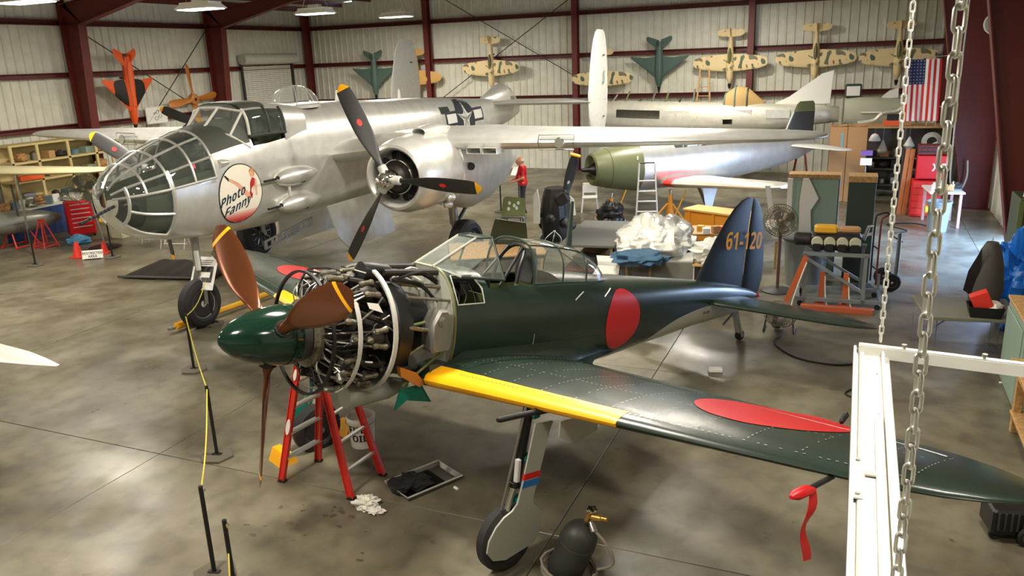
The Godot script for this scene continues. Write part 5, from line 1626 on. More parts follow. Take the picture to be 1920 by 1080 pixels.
	for q in [[4.6, 3.1, 0.36], [4.95, 3.34, 0.42], [5.35, 3.28, 0.38]]: ptube(mc, "masking_tape", mat("tape_teal", rgb(74, 112, 112), 0.7) if q[0] < 5 else M.deep_green, range(13).map(func(k): return Vector3(q[0], lerpf(2.6, q[1], pow(sin(PI * k / 12.0), 0.6)) + 0.005, q[2] * cos(PI * k / 12.0) * 1.02)), 0.028, 5)
	# clutter of brackets along its open top
	for k in 7: pbeam(bb, "frame_bracket", [M.steel, M.zinc_green, M.deep_green][k % 3], Vector3(0.5 + 0.5 * k, 2.84, 0.1), Vector3(0.7 + 0.47 * k, 3.12 + 0.16 * sin(k * 2.3), 0.0), 0.05, 0.05)
	# second cockpit section behind the flag
	var c := thing("cockpit_section", "grey-green sectioned jet nose with small white-paned windshield, beside the flag", "aircraft", Vector3(-0.42, 0, -29.0))
	st = S()
	loft(st, [[0.0, 2.9, 2.0, 0.4], [0.4, 2.95, 1.9, 0.5], [1.2, 2.9, 1.85, 0.55], [1.7, 2.86, 1.85, 0.55]].map(func(q): return sect(q[0], q[1], q[2], q[3], 24, 0.7)))
	var cc := add(st, "body", mat("grey_green", rgb(164, 166, 146), 0.55), c)
	pbox(cc, "windshield_frame", M.deep_green, Vector3(0.22, 3.12, 0), Vector3(0.5, 0.42, 0.5), 0.03)
	pbox(cc, "windshield_pane", M.white_paint, Vector3(0.22, 3.12, 0.25), Vector3(0.4, 0.3, 0.02))
	pprism(cc, "canopy_end", M.white_paint, [[0, 0], [0.5, 0], [0.5, 0.3], [0.25, 0.22]], 0.4, Transform3D(Basis.IDENTITY, Vector3(1.05, 2.88, -0.2)))
	pbar(cc, "side_rail", M.white_paint, Vector3(0.5, 2.45, 0.54), Vector3(1.2, 2.45, 0.57), 0.03)
	for s in [0.3, 1.4]: pbeam(c, "stand_leg", M.steel, Vector3(s, 0, 0), Vector3(s, 1.9, 0), 0.1, 0.1, Vector3.RIGHT)
	# spare engine with its propeller beyond the bomber's cockpit
	var sp := thing("spare_engine", "spare radial engine with black yellow-tipped propeller, mostly hidden behind the bomber's cockpit", "engine", Vector3(-19.3, 0, -20.4))
	plathe(sp, "engine_case", M.dark_engine, [[-0.9, 0.3], [-0.8, 0.5], [-0.3, 0.55], [-0.1, 0.3], [0.1, 0.12], [0.2, 0.0]], along(Vector3.BACK, Vector3(0, 2.7, 0)), 24)
	for k in 3:
		var up := Vector3(0, 1, 0).rotated(Vector3.BACK, [1.25, -1.18, PI][k])
		var rings := blade(0.1, 2.2, [[0.0, 0.13], [0.2, 0.16], [0.5, 0.3], [0.8, 0.3], [0.95, 0.24], [1.0, 0.06]], Vector3.BACK, up, 55.0, 22.0, 0.1).map(func(r): return r.map(func(p): return p + Vector3(0, 2.7, 0.05)))
		st = S()
		loft(st, rings.slice(0, 16))
		var bd := add(st, "blade", mat("blade_black", Color.WHITE), sp)
		st = S()
		loft(st, [rings[15], rings[16]])
		add(st, "yellow_tip", M.yellow, bd)
	for s in [-1, 1]: pbeam(sp, "stand_leg", M.steel, Vector3(0.5 * s, 0, -0.5), Vector3(0.2 * s, 2.4, -0.5), 0.1, 0.1, Vector3.BACK)
	# wings reaching in from the left
	var w1 := thing("parked_wing", "cream wing panel on a stand, reaching in below the bomber's far wing", "aircraft part", Vector3(-19.2, 0, -14.2))
	st = S()
	loft(st, [[-4.0, 2.15, 1.5], [0.0, 2.22, 1.3], [2.2, 2.3, 0.9], [2.7, 2.34, 0.4]].map(func(q): return foil_ring(0, q[1], 0, q[2], 0.13, 0.0).map(func(p): return Vector3(q[0], p.y, -p.x + 0.5))))
	add(st, "wing_skin", mat("cream_paint", rgb(206, 196, 154), 0.45), w1)
	for x in [-2.55, -0.7]: pbeam(w1, "wing_stand", M.steel, Vector3(x, 0, 0.3), Vector3(x, 2.18, 0.3), 0.04, 0.04, Vector3.RIGHT)
	var w2 := thing("white_wing", "white wing tip with a small red-ringed mark on a black stand", "aircraft part", Vector3(-9.4, 0, -5.75))
	st = S()
	loft(st, [[-4.0, 1.5, 1.15], [-1.2, 1.49, 0.75], [0.0, 1.48, 0.52], [0.7, 1.48, 0.36], [1.1, 1.485, 0.22], [1.5, 1.5, 0.05]].map(func(q): return foil_ring(0, q[1], 0, q[2], 0.1, 0.0).map(func(p): return Vector3(q[0], p.y, -p.x + 0.5 - 0.26 * (q[0] + 1.2) / 2.7))))
	add(st, "wing_skin", M.white_paint, w2)
	pprism(w2, "roundel", M.red, oval(0, 0, 0.05, 0.05), 0.006, XF(Vector3.RIGHT, Vector3.FORWARD, Vector3(0.1, 1.515, 0.16)))
	pprism(w2, "roundel_centre", M.black, oval(0, 0, 0.035, 0.035), 0.009, XF(Vector3.RIGHT, Vector3.FORWARD, Vector3(0.1, 1.515, 0.16)))
	plathe(w2, "wing_lamp", M.black, [[0, 0.0], [0.0, 0.02], [0.06, 0.03]], along(Vector3.UP, Vector3(0.2, 1.4, 0.2)), 10)
	pbeam(w2, "stand", M.black, Vector3(-2.6, 0, 0.2), Vector3(-2.6, 1.48, 0.2), 0.08, 0.08, Vector3.RIGHT)

# ---------------------------------------------------------------- target drones, propeller and picture on the walls
func drone(called: String, label: String, at: Vector3, turn: float, span: float, len: float, m: Material, kind: int, group := "camouflaged drones on the back wall") -> Node3D:
	# hung nose down: local y points to the tail, z off the wall
	var o := thing(called, label, "model aircraft", at, turn, group)
	var st := S()
	var L := len
	var ring := func(yy: float, rx: float, rz: float) -> Array: return circle(Vector3(0, yy, 0), Vector3.RIGHT * rx, Vector3.FORWARD * rz, 1.0, 16)
	if kind == 0:
		loft(st, [ring.call(-0.42 * L, 0.02, 0.02), ring.call(-0.38 * L, 0.07, 0.08), ring.call(-0.3 * L, 0.13, 0.15), ring.call(-0.1 * L, 0.15, 0.19), ring.call(0.15 * L, 0.11, 0.14), ring.call(0.45 * L, 0.05, 0.07), ring.call(0.52 * L, 0.02, 0.03)])
	else:
		loft(st, [ring.call(-0.5 * L, 0.05, 0.05), ring.call(-0.4 * L, 0.12, 0.12), ring.call(-0.1 * L, 0.18, 0.16), ring.call(0.2 * L, 0.14, 0.13), ring.call(0.5 * L, 0.1, 0.1)])
	add(st, "body", m, o)
	for sg in [1.0, -1.0]:
		st = S()
		var W := [[0.05, -0.2, 0.3, 0.0], [0.3, -0.19, 0.28, 0.02], [0.75, -0.16, 0.22, 0.06], [0.95, -0.12, 0.15, 0.08], [1.0, -0.08, 0.06, 0.085]] if kind == 0 else [[0.06, -0.32, 0.5, 0.0], [0.5, -0.08, 0.24, 0.0], [0.96, 0.14, 0.05, 0.0], [1.0, 0.17, 0.02, 0.0]]
		loft(st, W.map(func(q): return foil_ring(0, 0, 0, q[2] * L, 0.09, 0.0, 10).map(func(p): return Vector3(q[0] * span / 2 * sg, q[1] * L + p.x, p.y + q[3] * span * 0.25 + (0.02 if kind == 0 else 0.0)))))
		add(st, "wing", m, o)
		st = S()
		var T := [[0.02, 0.38, 0.14], [0.3, 0.4, 0.11], [0.36, 0.43, 0.05]] if kind == 0 else [[0.05, 0.34, 0.2], [0.4, 0.5, 0.12], [0.44, 0.54, 0.05]]
		loft(st, T.map(func(q): return foil_ring(0, 0, 0, q[2] * L, 0.08, 0.0, 8).map(func(p): return Vector3(q[0] * span / 2 * sg, q[1] * L + p.x, p.y + 0.03))))
		add(st, "tailplane", m, o)
	st = S()
	var fz := -0.04
	loft(st, [[0.04, 0.34, 0.18], [0.28, 0.44, 0.1], [0.33, 0.48, 0.04]].map(func(q): return foil_ring(0, 0, 0, q[2] * L, 0.08, 0.0, 8).map(func(p): return Vector3(p.y + 0.0, q[1] * L + p.x, q[0] + fz))))
	add(st, "fin", m, o)
	if kind == 0:
		plathe(o, "spinner", M.matt_black, [[-0.5 * L, 0.0], [-0.49 * L, 0.03], [-0.44 * L, 0.06], [-0.41 * L, 0.065]], Transform3D(), 14)
		st = S()
		loft(st, [[-0.12, 0.03], [0.0, 0.09], [0.1, 0.09], [0.2, 0.03]].map(func(q): return circle(Vector3(0, q[0] * L, 0.13), Vector3.RIGHT * q[1] * 0.8, Vector3.BACK * q[1], 1.0, 12)))
		add(st, "cockpit_hump", M.olive, o)
	else:
		plathe(o, "nose_cone", M.matt_black, [[-0.62 * L, 0.0], [-0.6 * L, 0.03], [-0.5 * L, 0.06], [-0.48 * L, 0.07]], Transform3D(), 14)
	pbar(o, "wall_hanger", M.dark_grey, Vector3(0, 0.2 * L, -0.05), Vector3(0, 0.2 * L, -0.32), 0.03, 8)
	return o

func wall_models() -> void:
	var z := ZB + 0.5
	drone("camouflage_drone", "tan and green camouflaged drone hanging between the tan drone and the bomber's near fin", Vector3(-14.2, 4.3, z), 0.0, 2.6, 2.2, M.camo, 0)
	drone("camouflage_drone", "camouflaged drone mostly hidden behind the bomber's near tail fin", Vector3(-9.4, 3.75, z), 0.0, 2.5, 2.0, M.camo, 0)
	drone("camouflage_drone", "tan and green camouflaged drone above the masked canopy and wooden ladder", Vector3(-4.5, 4.2, z), -0.05, 2.7, 2.1, M.camo, 0)
	drone("camouflage_drone", "camouflaged drone above the swept white fin", Vector3(-1.55, 4.25, z), 0.0, 2.7, 2.1, M.camo, 0)
	drone("camouflage_drone", "camouflaged drone hanging above the flag", Vector3(1.12, 4.2, z), 0.0, 2.5, 2.1, M.camo, 0)
	drone("green_delta_drone", "dark green delta-winged drone above the stripped fuselage", Vector3(-7.15, 4.1, z), 0.0, 2.25, 1.7, mat("drone_green", rgb(64, 88, 80), 0.5), 1, "delta drones on the back wall")
	drone("green_delta_drone", "grey-green delta-winged drone beside the bomber's far tail fin", Vector3(-19.9, 4.05, z), 0.12, 2.1, 1.75, mat("drone_grey_green", rgb(84, 110, 100), 0.5), 1, "delta drones on the back wall")
	drone("tan_drone", "plain tan drone partly behind the bomber's far tail fin", Vector3(-17.75, 4.0, z), 0.1, 2.3, 2.1, mat("drone_tan", rgb(204, 160, 92), 0.55), 0, "")
	# orange and black drone on the left wall
	var o := drone("orange_drone", "orange and black drone hung nose down on the left wall between red columns", Vector3(XL + 0.75, 3.95, -20.75), PI / 2 + 0.15, 2.5, 2.3, M.orange, 1, "")
	for sg in [1.0, -1.0]:
		var st := S()
		loft(st, [[0.16, -0.25, 0.44], [0.6, -0.035, 0.19]].map(func(q): return foil_ring(0, 0, 0, q[2] * 2.3, 0.1, 0.0, 10).map(func(p): return Vector3(q[0] * 1.25 * sg, q[1] * 2.3 + p.x, p.y * 1.15))))
		add(st, "black_wing_panel", M.black, o)
	var st := S()
	loft(st, [[-0.5, 0.09], [0.2, 0.13], [0.7, 0.14], [1.0, 0.1], [1.15, 0.12]].map(func(q): return circle(Vector3(0.06 * sin(q[0]), q[0] * 1.0, 0.1), Vector3.RIGHT * q[1], Vector3.BACK * 0.09, 1.0, 14)))
	add(st, "dorsal_duct", M.orange, o)
	pbox(o, "grey_tail_block", M.dark_grey, Vector3(0.0, 1.12, -0.02), Vector3(0.26, 0.26, 0.16), 0.02)
	# four-bladed wooden propeller
	var p := thing("wooden_propeller", "four-bladed varnished wooden propeller on the left wall", "propeller", Vector3(XL + 0.42, 3.5, -23.95), PI / 2 + 0.0)
	var hub := plathe(p, "hub", M.prop_wood, [[-0.1, 0.0], [-0.1, 0.2], [0.08, 0.2], [0.1, 0.17], [0.1, 0.0]], along(Vector3.BACK), 20)
	plathe(hub, "hub_bore", M.black, [[0.0, 0.06], [0.012, 0.06], [0.012, 0.0]], along(Vector3.BACK, Vector3(0, 0, 0.1)), 12)
	for k in 4:
		var up := Vector3(0, 1, 0).rotated(Vector3.BACK, k * PI / 2 + 0.1)
		var L: float = [1.32, 1.28, 0.75, 1.25][k]
		st = S()
		loft(st, blade(0.1, L, [[0.0, 0.2], [0.25, 0.2], [0.5, 0.27], [0.75, 0.29], [0.92, 0.24], [1.0, 0.06]], Vector3.BACK, up, 40.0, 15.0, 0.16))
		add(st, "blade", M.prop_wood, p)
	# framed picture
	var f := thing("framed_picture", "white framed cartoon sketch on the left wall beside the wooden propeller", "picture", Vector3(XL + 0.3, 3.06, -22.15), PI / 2)
	pbox(f, "panel", M.paper, Vector3(0, 0, 0), Vector3(0.92, 0.58, 0.03))
	for q in [[Vector3(0, 0.29, 0.01), Vector3(0.96, 0.03, 0.04)], [Vector3(0, -0.29, 0.01), Vector3(0.96, 0.03, 0.04)], [Vector3(0.47, 0, 0.01), Vector3(0.03, 0.58, 0.04)], [Vector3(-0.47, 0, 0.01), Vector3(0.03, 0.58, 0.04)]]: pbox(f, "frame_bar", M.white_paint, q[0], q[1])
	for q in [[0.05, 0.1, 0.06], [0.16, -0.05, 0.07], [-0.02, -0.12, 0.08], [-0.08, 0.06, 0.04], [0.12, 0.14, 0.03]]: ptube(f, "sketch_line", M.dark_grey, range(14).map(func(k): return Vector3(q[0] + q[2] * cos(TAU * k / 14.0), q[1] + q[2] * 0.8 * sin(TAU * k / 14.0), 0.018)), 0.008, 5, true)
	# flag hung upright before the right-hand column
	var fl := thing("flag", "American flag hanging upright from a cord beside the red column", "flag", Vector3(1.12, 2.47, -25.0))
	var wv := func(x: float, y: float, off: float) -> Vector3: return Vector3(x * 0.86 + 0.03 * (1.65 - y), y, 0.05 * sin(x * 9.0 + y) + 0.02 * sin(x * 21.0) + off)
	for k in 13:
		st = S()
		patch(st, func(x, y): return wv.call(x, y, 0.0), k / 13.0, (k + 1) / 13.0, 0.0, 1.64, 3, 12)
		add(st, "red_stripe" if k % 2 == 0 else "white_stripe", M.red if k % 2 == 0 else M.cloth_white, fl)
	st = S()
	patch(st, func(x, y): return wv.call(x, y, 0.004), 0.0, 7.0 / 13, 0.98, 1.64, 10, 6)
	var ca := add(st, "canton", mat("flag_blue", rgb(34, 40, 78), 0.8), fl)
	for i in 6:
		for j in 8:
			st = S()
			var cx := 0.045 + 0.09 * i
			var cy := 1.02 + 0.083 * j
			st.set_smooth_group(1)
			for k in 5:
				var a := TAU * k / 5 + PI / 2
				for s in [-1, 1]:
					tri(st, wv.call(cx, cy, 0.008), wv.call(cx + 0.026 * cos(a), cy + 0.026 * sin(a), 0.008), wv.call(cx + 0.011 * cos(a + s * PI / 5), cy + 0.011 * sin(a + s * PI / 5), 0.008))
			add(st, "star", M.cloth_white, ca)
	pbar(fl, "cord", M.pale_grey, Vector3(-0.15, 1.66, 0), Vector3(1.15, 1.72, -0.3), 0.008, 6)
	# wooden ladder leaning by the masked canopy
	var lad := thing("wooden_ladder", "tall tapering wooden ladder leaning on the back wall beside a camouflaged drone", "ladder", Vector3(-5.35, 0, -30.9))
	for s in [-1, 1]: pbeam(lad, "rail", M.wood, Vector3(0.42 * s, 0.02, 0.5), Vector3(0.16 * s, 3.9, 0.0), 0.06, 0.04, Vector3.BACK)
	for k in 11: pbar(lad, "rung", M.wood, Vector3(-0.4 + 0.022 * k, 0.3 + 0.33 * k, 0.46 - 0.042 * k), Vector3(0.4 - 0.022 * k, 0.3 + 0.33 * k, 0.46 - 0.042 * k), 0.018, 6)

# ---------------------------------------------------------------- work area behind the fighter
func legs4(o: Node3D, m: Material, w: float, d: float, h: float, t := 0.06, called := "leg") -> void:
	for sx in [-1, 1]:
		for sz in [-1, 1]: pbox(o, called, m, Vector3(sx * (w / 2 - t), h / 2, sz * (d / 2 - t)), Vector3(t, h, t))

func fan_head(o: Node3D, c: Vector3, r: float, face: Vector3, dark: Material) -> void:
	var xf := along(face, c)
	var cage := S()
	for k in 40:
		var a := TAU * k / 40
		var d: Vector3 = xf.basis.x * cos(a) + xf.basis.z * sin(a)
		for s in [-1, 1]: tube(cage, [c + face * 0.11 * s + d * r * 0.18, c + face * 0.1 * s + d * r * 0.6, c + face * 0.06 * s + d * r * 0.93, c + d * r], 0.004, 4)
	for q in [[1.0, 0.0], [0.62, 0.1], [0.62, -0.1], [0.82, 0.08]]: tube(cage, circle(c + face * q[1], xf.basis.x, xf.basis.z, r * q[0], 28), 0.007, 5, true)
	add(cage, "wire_cage", dark, o)
	plathe(o, "fan_motor", dark, [[-0.3, 0.0], [-0.3, 0.08], [-0.1, 0.1], [-0.02, 0.08], [0.05, 0.06], [0.1, 0.05], [0.12, 0.0]], xf, 16)
	for k in 4:
		var up: Vector3 = xf.basis.x.rotated(face, TAU * k / 4 + 0.4)
		var st := S()
		loft(st, blade(0.05, r * 0.88, [[0.0, 0.08], [0.4, r * 0.55], [0.8, r * 0.6], [1.0, r * 0.3]], face, up, 30.0, 24.0, 0.04).map(func(ring): return ring.map(func(p): return p + c)))
		add(st, "fan_blade", M.steel, o)

func middle_ground() -> void:
	# plywood-topped table with curved cowl panels on it
	var o := thing("plywood_table", "plywood-topped work table behind the fighter's canopy", "table", Vector3(-6.6, 0, -14.4), 0.5)
	pbox(o, "tabletop", M.wood, Vector3(0, 0.83, 0), Vector3(1.9, 0.04, 1.35))
	pbox(o, "apron_rail", M.black, Vector3(0, 0.78, 0.64), Vector3(1.86, 0.07, 0.04))
	legs4(o, M.wood, 1.86, 1.3, 0.81)
	var st := S()
	loft(st, range(9).map(func(i):
		var a: float = lerpf(-0.1, 1.25, i / 8.0)
		return [Vector3(-0.42 + 0.03 * i, 0.02 + 0.62 * sin(a), 0.3 - 0.5 * cos(a)), Vector3(-0.42 + 0.03 * i, 0.035 + 0.62 * sin(a), 0.29 - 0.5 * cos(a)), Vector3(0.42, 0.035 + 0.52 * sin(a), 0.25 - 0.42 * cos(a)), Vector3(0.42, 0.02 + 0.52 * sin(a), 0.26 - 0.42 * cos(a))]))
	var cp := solo(st, "cowl_panel", M.deep_green, "dark green curved cowling panel on the plywood table", "panel", Vector3(-6.45, 0.84, -14.6))
	cp.rotation.y = 0.3
	var q2 := thing("panel_stand", "steel stand carrying an olive plate with round holes, beside the dark engine", "stand", Vector3(-7.55, 0, -17.6), 0.2)
	legs4(q2, M.steel, 0.5, 0.4, 0.84, 0.05)
	pbox(q2, "shelf", M.steel, Vector3(0, 0.86, 0), Vector3(0.55, 0.04, 0.45))
	var pl := pprism(q2, "olive_plate", M.zinc_green, [[-0.3, 0], [0.3, 0], [0.27, 0.42], [-0.2, 0.46], [-0.26, 0.4]], 0.02, XF(Vector3.RIGHT, Vector3(0, 0.95, -0.25).normalized(), Vector3(0, 0.88, 0.05)))
	for p in [[-0.12, 0.16], [0.08, 0.18], [-0.1, 0.3], [0.12, 0.3], [0.02, 0.24]]: pprism(pl, "round_hole", M.pale_grey, oval(p[0], p[1], 0.035, 0.045, 14), 0.026, XF(Vector3.RIGHT, Vector3(0, 0.95, -0.25).normalized(), Vector3(0, 0.88, 0.05)))
	# dark upright engine with a propeller blade pointing up
	var e := thing("display_engine", "black inverted engine on a stand with one propeller blade pointing up", "engine", Vector3(-6.75, 0, -18.4), 0.25)
	st = S()
	loft(st, [[0.15, 0.3, 0.34], [0.3, 0.36, 0.4], [0.8, 0.4, 0.42], [1.2, 0.34, 0.4], [1.45, 0.26, 0.3]].map(func(q): return circle(Vector3(0, q[0], 0), Vector3.RIGHT * q[1], Vector3.BACK * q[2], 1.0, 10)))
	add(st, "crankcase", M.dark_engine, e)
	for k in 7:
		var d := Vector3(cos(0.9 * k), 0, sin(0.9 * k))
		plathe(e, "cylinder", M.dark_engine, [[0.2, 0.11], [0.26, 0.13], [0.3, 0.11], [0.34, 0.13], [0.38, 0.11], [0.42, 0.13], [0.46, 0.1], [0.5, 0.05]], along(d, Vector3(0, 0.5 + 0.12 * (k % 4), 0)), 12)
	for k in 9: ptube(e, "lead", M.pale_grey if k % 3 == 0 else M.black, curve([Vector3(0.1 * sin(k), 0.45, 0.38), Vector3(-0.2 + 0.06 * k, 0.3, 0.52), Vector3(-0.28 + 0.07 * k, 0.12, 0.44)], 4), 0.012, 5)
	pprism(e, "white_baffle", M.white_paint, [[0, 0], [0.16, 0], [0.18, 0.5], [0.12, 0.85], [0.02, 0.7]], 0.04, XF(Vector3(0.9, 0, 0.2).normalized(), Vector3.UP, Vector3(-0.52, 0.62, 0.3)))
	pprism(e, "white_guard", M.white_paint, [[0, 0], [0.1, 0.02], [0.06, 0.4], [-0.04, 0.5]], 0.03, XF(Vector3.RIGHT, Vector3.UP, Vector3(0.42, 0.8, 0.3)))
	pbox(e, "reduction_gear", M.dark_engine, Vector3(0.2, 1.25, 0.36), Vector3(0.34, 0.3, 0.36), 0.05, Basis(Vector3.BACK, 0.5))
	st = S()
	loft(st, blade(0.0, 0.95, [[0.0, 0.16], [0.15, 0.2], [0.5, 0.26], [0.88, 0.24], [1.0, 0.2]], Vector3.BACK, Vector3(0.28, 1, 0.05).normalized(), 35.0, 20.0, 0.1).map(func(r): return r.map(func(p): return p + Vector3(0.28, 1.35, 0.42))))
	var bl := add(st, "blade", mat("blade_black", Color.WHITE), e)
	pbox(bl, "yellow_tip", M.yellow, Vector3(0.54, 2.29, 0.467), Vector3(0.26, 0.07, 0.1), 0.02, Basis(Vector3.BACK, -0.27))
	pprism(bl, "blade_badge", M.pale_grey, oval(0, 0, 0.03, 0.045, 12), 0.01, XF(Vector3.RIGHT, Vector3(0.28, 1, 0).normalized(), Vector3(0.37, 1.65, 0.5)))
	legs4(e, M.black, 0.8, 0.7, 0.2, 0.08, "stand_leg")
	pbox(e, "stand_frame", M.black, Vector3(0, 0.17, 0), Vector3(0.8, 0.06, 0.7))
	# dark-topped table
	o = thing("grey_table", "long table with dark grey top between the black engine and the plastic-wrapped heap", "table", Vector3(-5.0, 0, -16.25), 0.1)
	pbox(o, "tabletop", mat("slate", rgb(84, 86, 80), 0.6), Vector3(0, 0.84, 0), Vector3(1.15, 0.05, 2.5))
	legs4(o, M.wood, 1.1, 2.4, 0.82, 0.05)
	pbox(o, "under_shelf", M.rust_red, Vector3(0, 0.3, 0), Vector3(1.0, 0.04, 2.3))
	for k in 4: tag(pbox(self, "storage_box", [M.dark_grey, M.cardboard, M.deep_green, M.rust_red][k], Vector3(-5.0 + 0.05 * k, 0.45, -15.45 - 0.52 * k), Vector3(0.5, 0.22, 0.4)), ["dark grey", "brown card", "dark green", "rusty red"][k] + " storage box on the shelf under the dark grey table", "box", "boxes under the grey table")
	# table heaped with sheeted parts
	o = thing("parts_table", "grey draped table under the plastic-wrapped heap", "table", Vector3(-3.5, 0, -15.6), 0.15)
	pbox(o, "tabletop", M.pale_grey, Vector3(0, 0.76, 0), Vector3(1.4, 0.04, 2.2))
	legs4(o, M.steel, 1.35, 2.1, 0.74, 0.05)
	pbox(o, "drape", mat("drape_grey", rgb(118, 118, 108), 0.8), Vector3(0, 0.45, 1.1), Vector3(1.4, 0.58, 0.02))
	st = S()
	lump(st, Vector3(0, 0.1, 0), Vector3(0.74, 0.5, 1.1), 5, 0.2, 40, 64, -0.01)
	var hp := solo(st, "plastic_sheet_heap", M.plastic_sheet, "crumpled white plastic sheeting heaped over parts on a table behind the cockpit", "plastic sheeting", Vector3(-3.6, 0.79, -15.6))
	hp.rotation.y = 0.15
	st = S()
	loft(st, range(9).map(func(i): return [Vector3(-0.4 + 0.05 * sin(i), 0.75 - 0.09 * i, 0.25 + 0.04 * i + 0.04 * sin(i * 2)), Vector3(0.1, 0.77 - 0.09 * i, 0.3 + 0.04 * i), Vector3(0.1, 0.75 - 0.09 * i, 0.27 + 0.04 * i), Vector3(-0.4 + 0.05 * sin(i), 0.73 - 0.09 * i, 0.22 + 0.04 * i)]))
	solo(st, "hanging_plastic", M.plastic_sheet, "strip of clear plastic hanging off the sheeted table towards the fighter", "plastic sheeting", Vector3(-4.1, 0.05, -14.75))
	solo(card(0.62, 0.42), "paper_sheet", M.paper, "white paper sheet taped on the plastic heap", "paper", Vector3(-3.35, 1.12, -14.72)).rotation = Vector3(0.9, 0.2, 0)
	# chair with a blue jacket
	o = thing("wooden_chair", "wooden chair with a blue jacket over it, behind the fighter's spine", "chair", Vector3(-3.55, 0, -14.1), 0.3)
	pbox(o, "seat", M.rust_red, Vector3(0, 0.44, 0), Vector3(0.48, 0.05, 0.46), 0.02)
	legs4(o, M.wood, 0.5, 0.48, 0.44, 0.045)
	pbox(o, "backrest", M.wood, Vector3(0, 0.72, -0.22), Vector3(0.48, 0.1, 0.03))
	for s in [-1, 1]: pbox(o, "back_post", M.wood, Vector3(0.22 * s, 0.6, -0.22), Vector3(0.045, 0.45, 0.04))
	st = S()
	lump(st, Vector3.ZERO, Vector3(0.5, 0.14, 0.36), 9, 0.3, 14, 24)
	solo(st, "blue_jacket", mat("denim", rgb(58, 92, 118), 0.8), "steel-blue folded jacket lying over the wooden chair", "jacket", Vector3(-3.55, 0.9, -14.12))
	# dark crate with a clear bag of parts
	o = thing("dark_crate", "dark brown open-fronted crate with a white frame, against the fighter's fin", "crate", Vector3(-2.2, 0, -14.9), 0.1)
	pbox(o, "crate_body", mat("crate_dark", rgb(48, 38, 32), 0.7), Vector3(0, 0.35, 0), Vector3(0.9, 0.64, 0.6))
	for s in [-1, 1]: pbox(o, "corner_post", M.pale_grey, Vector3(0.45 * s, 0.36, 0.3), Vector3(0.03, 0.72, 0.03))
	pbox(o, "lid", M.wood, Vector3(0, 0.7, 0), Vector3(0.96, 0.03, 0.66))
	st = S()
	lump(st, Vector3(0, 0.17, 0), Vector3(0.46, 0.24, 0.32), 12, 0.4, 20, 32, 0.0)
	solo(st, "plastic_bag", M.plastic_sheet, "bulging clear plastic bag on the dark crate", "bag", Vector3(-2.22, 0.72, -14.9))
	# small cartons on a shelf by the fin
	o = thing("low_shelf", "low shelf table with small cartons between the plastic bag and the orange crate", "table", Vector3(-2.5, 0, -17.3), 0.2)
	pbox(o, "tabletop", M.wood, Vector3(0, 0.8, 0), Vector3(1.3, 0.04, 0.9))
	legs4(o, M.steel, 1.25, 0.85, 0.78, 0.05)
	var cols := [M.yellow_dull, M.paper, M.cardboard, M.red_paint, M.cardboard, M.paper]
	var nm := ["yellow", "white", "tan", "red", "brown", "cream"]
	for k in 6: tag(pbox(self, "small_carton", cols[k], Vector3(-2.95 + 0.17 * k, 0.88 + 0.01 * (k % 3), -17.1 + 0.16 * ((k * 2) % 3)), Vector3(0.15, 0.11 + 0.02 * (k % 3), 0.14), 0.006, Basis(Vector3.UP, 0.3 * k)), nm[k] + " small carton on the low shelf by the fighter's fin", "carton", "small cartons by the fin")
	plathe(thing("spray_gun_cup", "small chrome cup standing among the cartons by the orange crate", "cup", Vector3(-2.15, 0.82, -17.35)), "cup_body", M.chrome, [[0, 0.06], [0.02, 0.08], [0.14, 0.08], [0.16, 0.05], [0.2, 0.04], [0.2, 0.0]], Transform3D(), 16)
	# orange crate
	o = thing("orange_crate", "large amber-orange wooden crate with pale lid behind the fighter's tail", "crate", Vector3(-2.95, 0, -19.8), -0.42)
	pbox(o, "crate_side", M.amber, Vector3(0, 0.36, 0), Vector3(1.7, 0.72, 0.6), 0.01)
	pbox(o, "lid", mat("crate_lid", rgb(226, 172, 98), 0.6), Vector3(0, 0.745, 0), Vector3(1.76, 0.05, 0.66))
	for s in [-0.7, 0, 0.7]: pbox(o, "batten", M.amber, Vector3(s, 0.36, 0.31), Vector3(0.07, 0.7, 0.025))
	# plastic stool, bin bag, jacks, ladder under the silver fighter
	o = thing("white_chair", "white plastic patio chair under the olive cowl", "chair", Vector3(-7.3, 0, -22.9), 0.3)
	pbox(o, "seat", M.white_paint, Vector3(0, 0.43, 0), Vector3(0.46, 0.04, 0.44), 0.015)
	for sx in [-1, 1]:
		for sz in [-1, 1]: pbeam(o, "leg", M.white_paint, Vector3(0.25 * sx, 0, 0.24 * sz), Vector3(0.2 * sx, 0.42, 0.19 * sz), 0.045, 0.045, Vector3.RIGHT)
	pbox(o, "backrest", M.white_paint, Vector3(0, 0.68, -0.22), Vector3(0.42, 0.3, 0.03), 0.012)
	for s in [-1, 1]: pbox(o, "back_post", M.white_paint, Vector3(0.2 * s, 0.55, -0.22), Vector3(0.045, 0.4, 0.04))
	st = S()
	lump(st, Vector3(0, 0.3, 0), Vector3(0.36, 0.34, 0.34), 31, 0.3, 16, 24, 0.0)
	solo(st, "bin_bag", M.black, "full black bin bag on the floor below the olive cowl", "bag", Vector3(-6.1, 0, -21.0))
	var jp := [[Vector3(-6.35, 0, -21.95), 0.7, "yellow tripod jack under the engine of the silver fighter"], [Vector3(-4.7, 0, -22.2), 0.8, "yellow tripod jack under the wing root of the silver fighter"]]
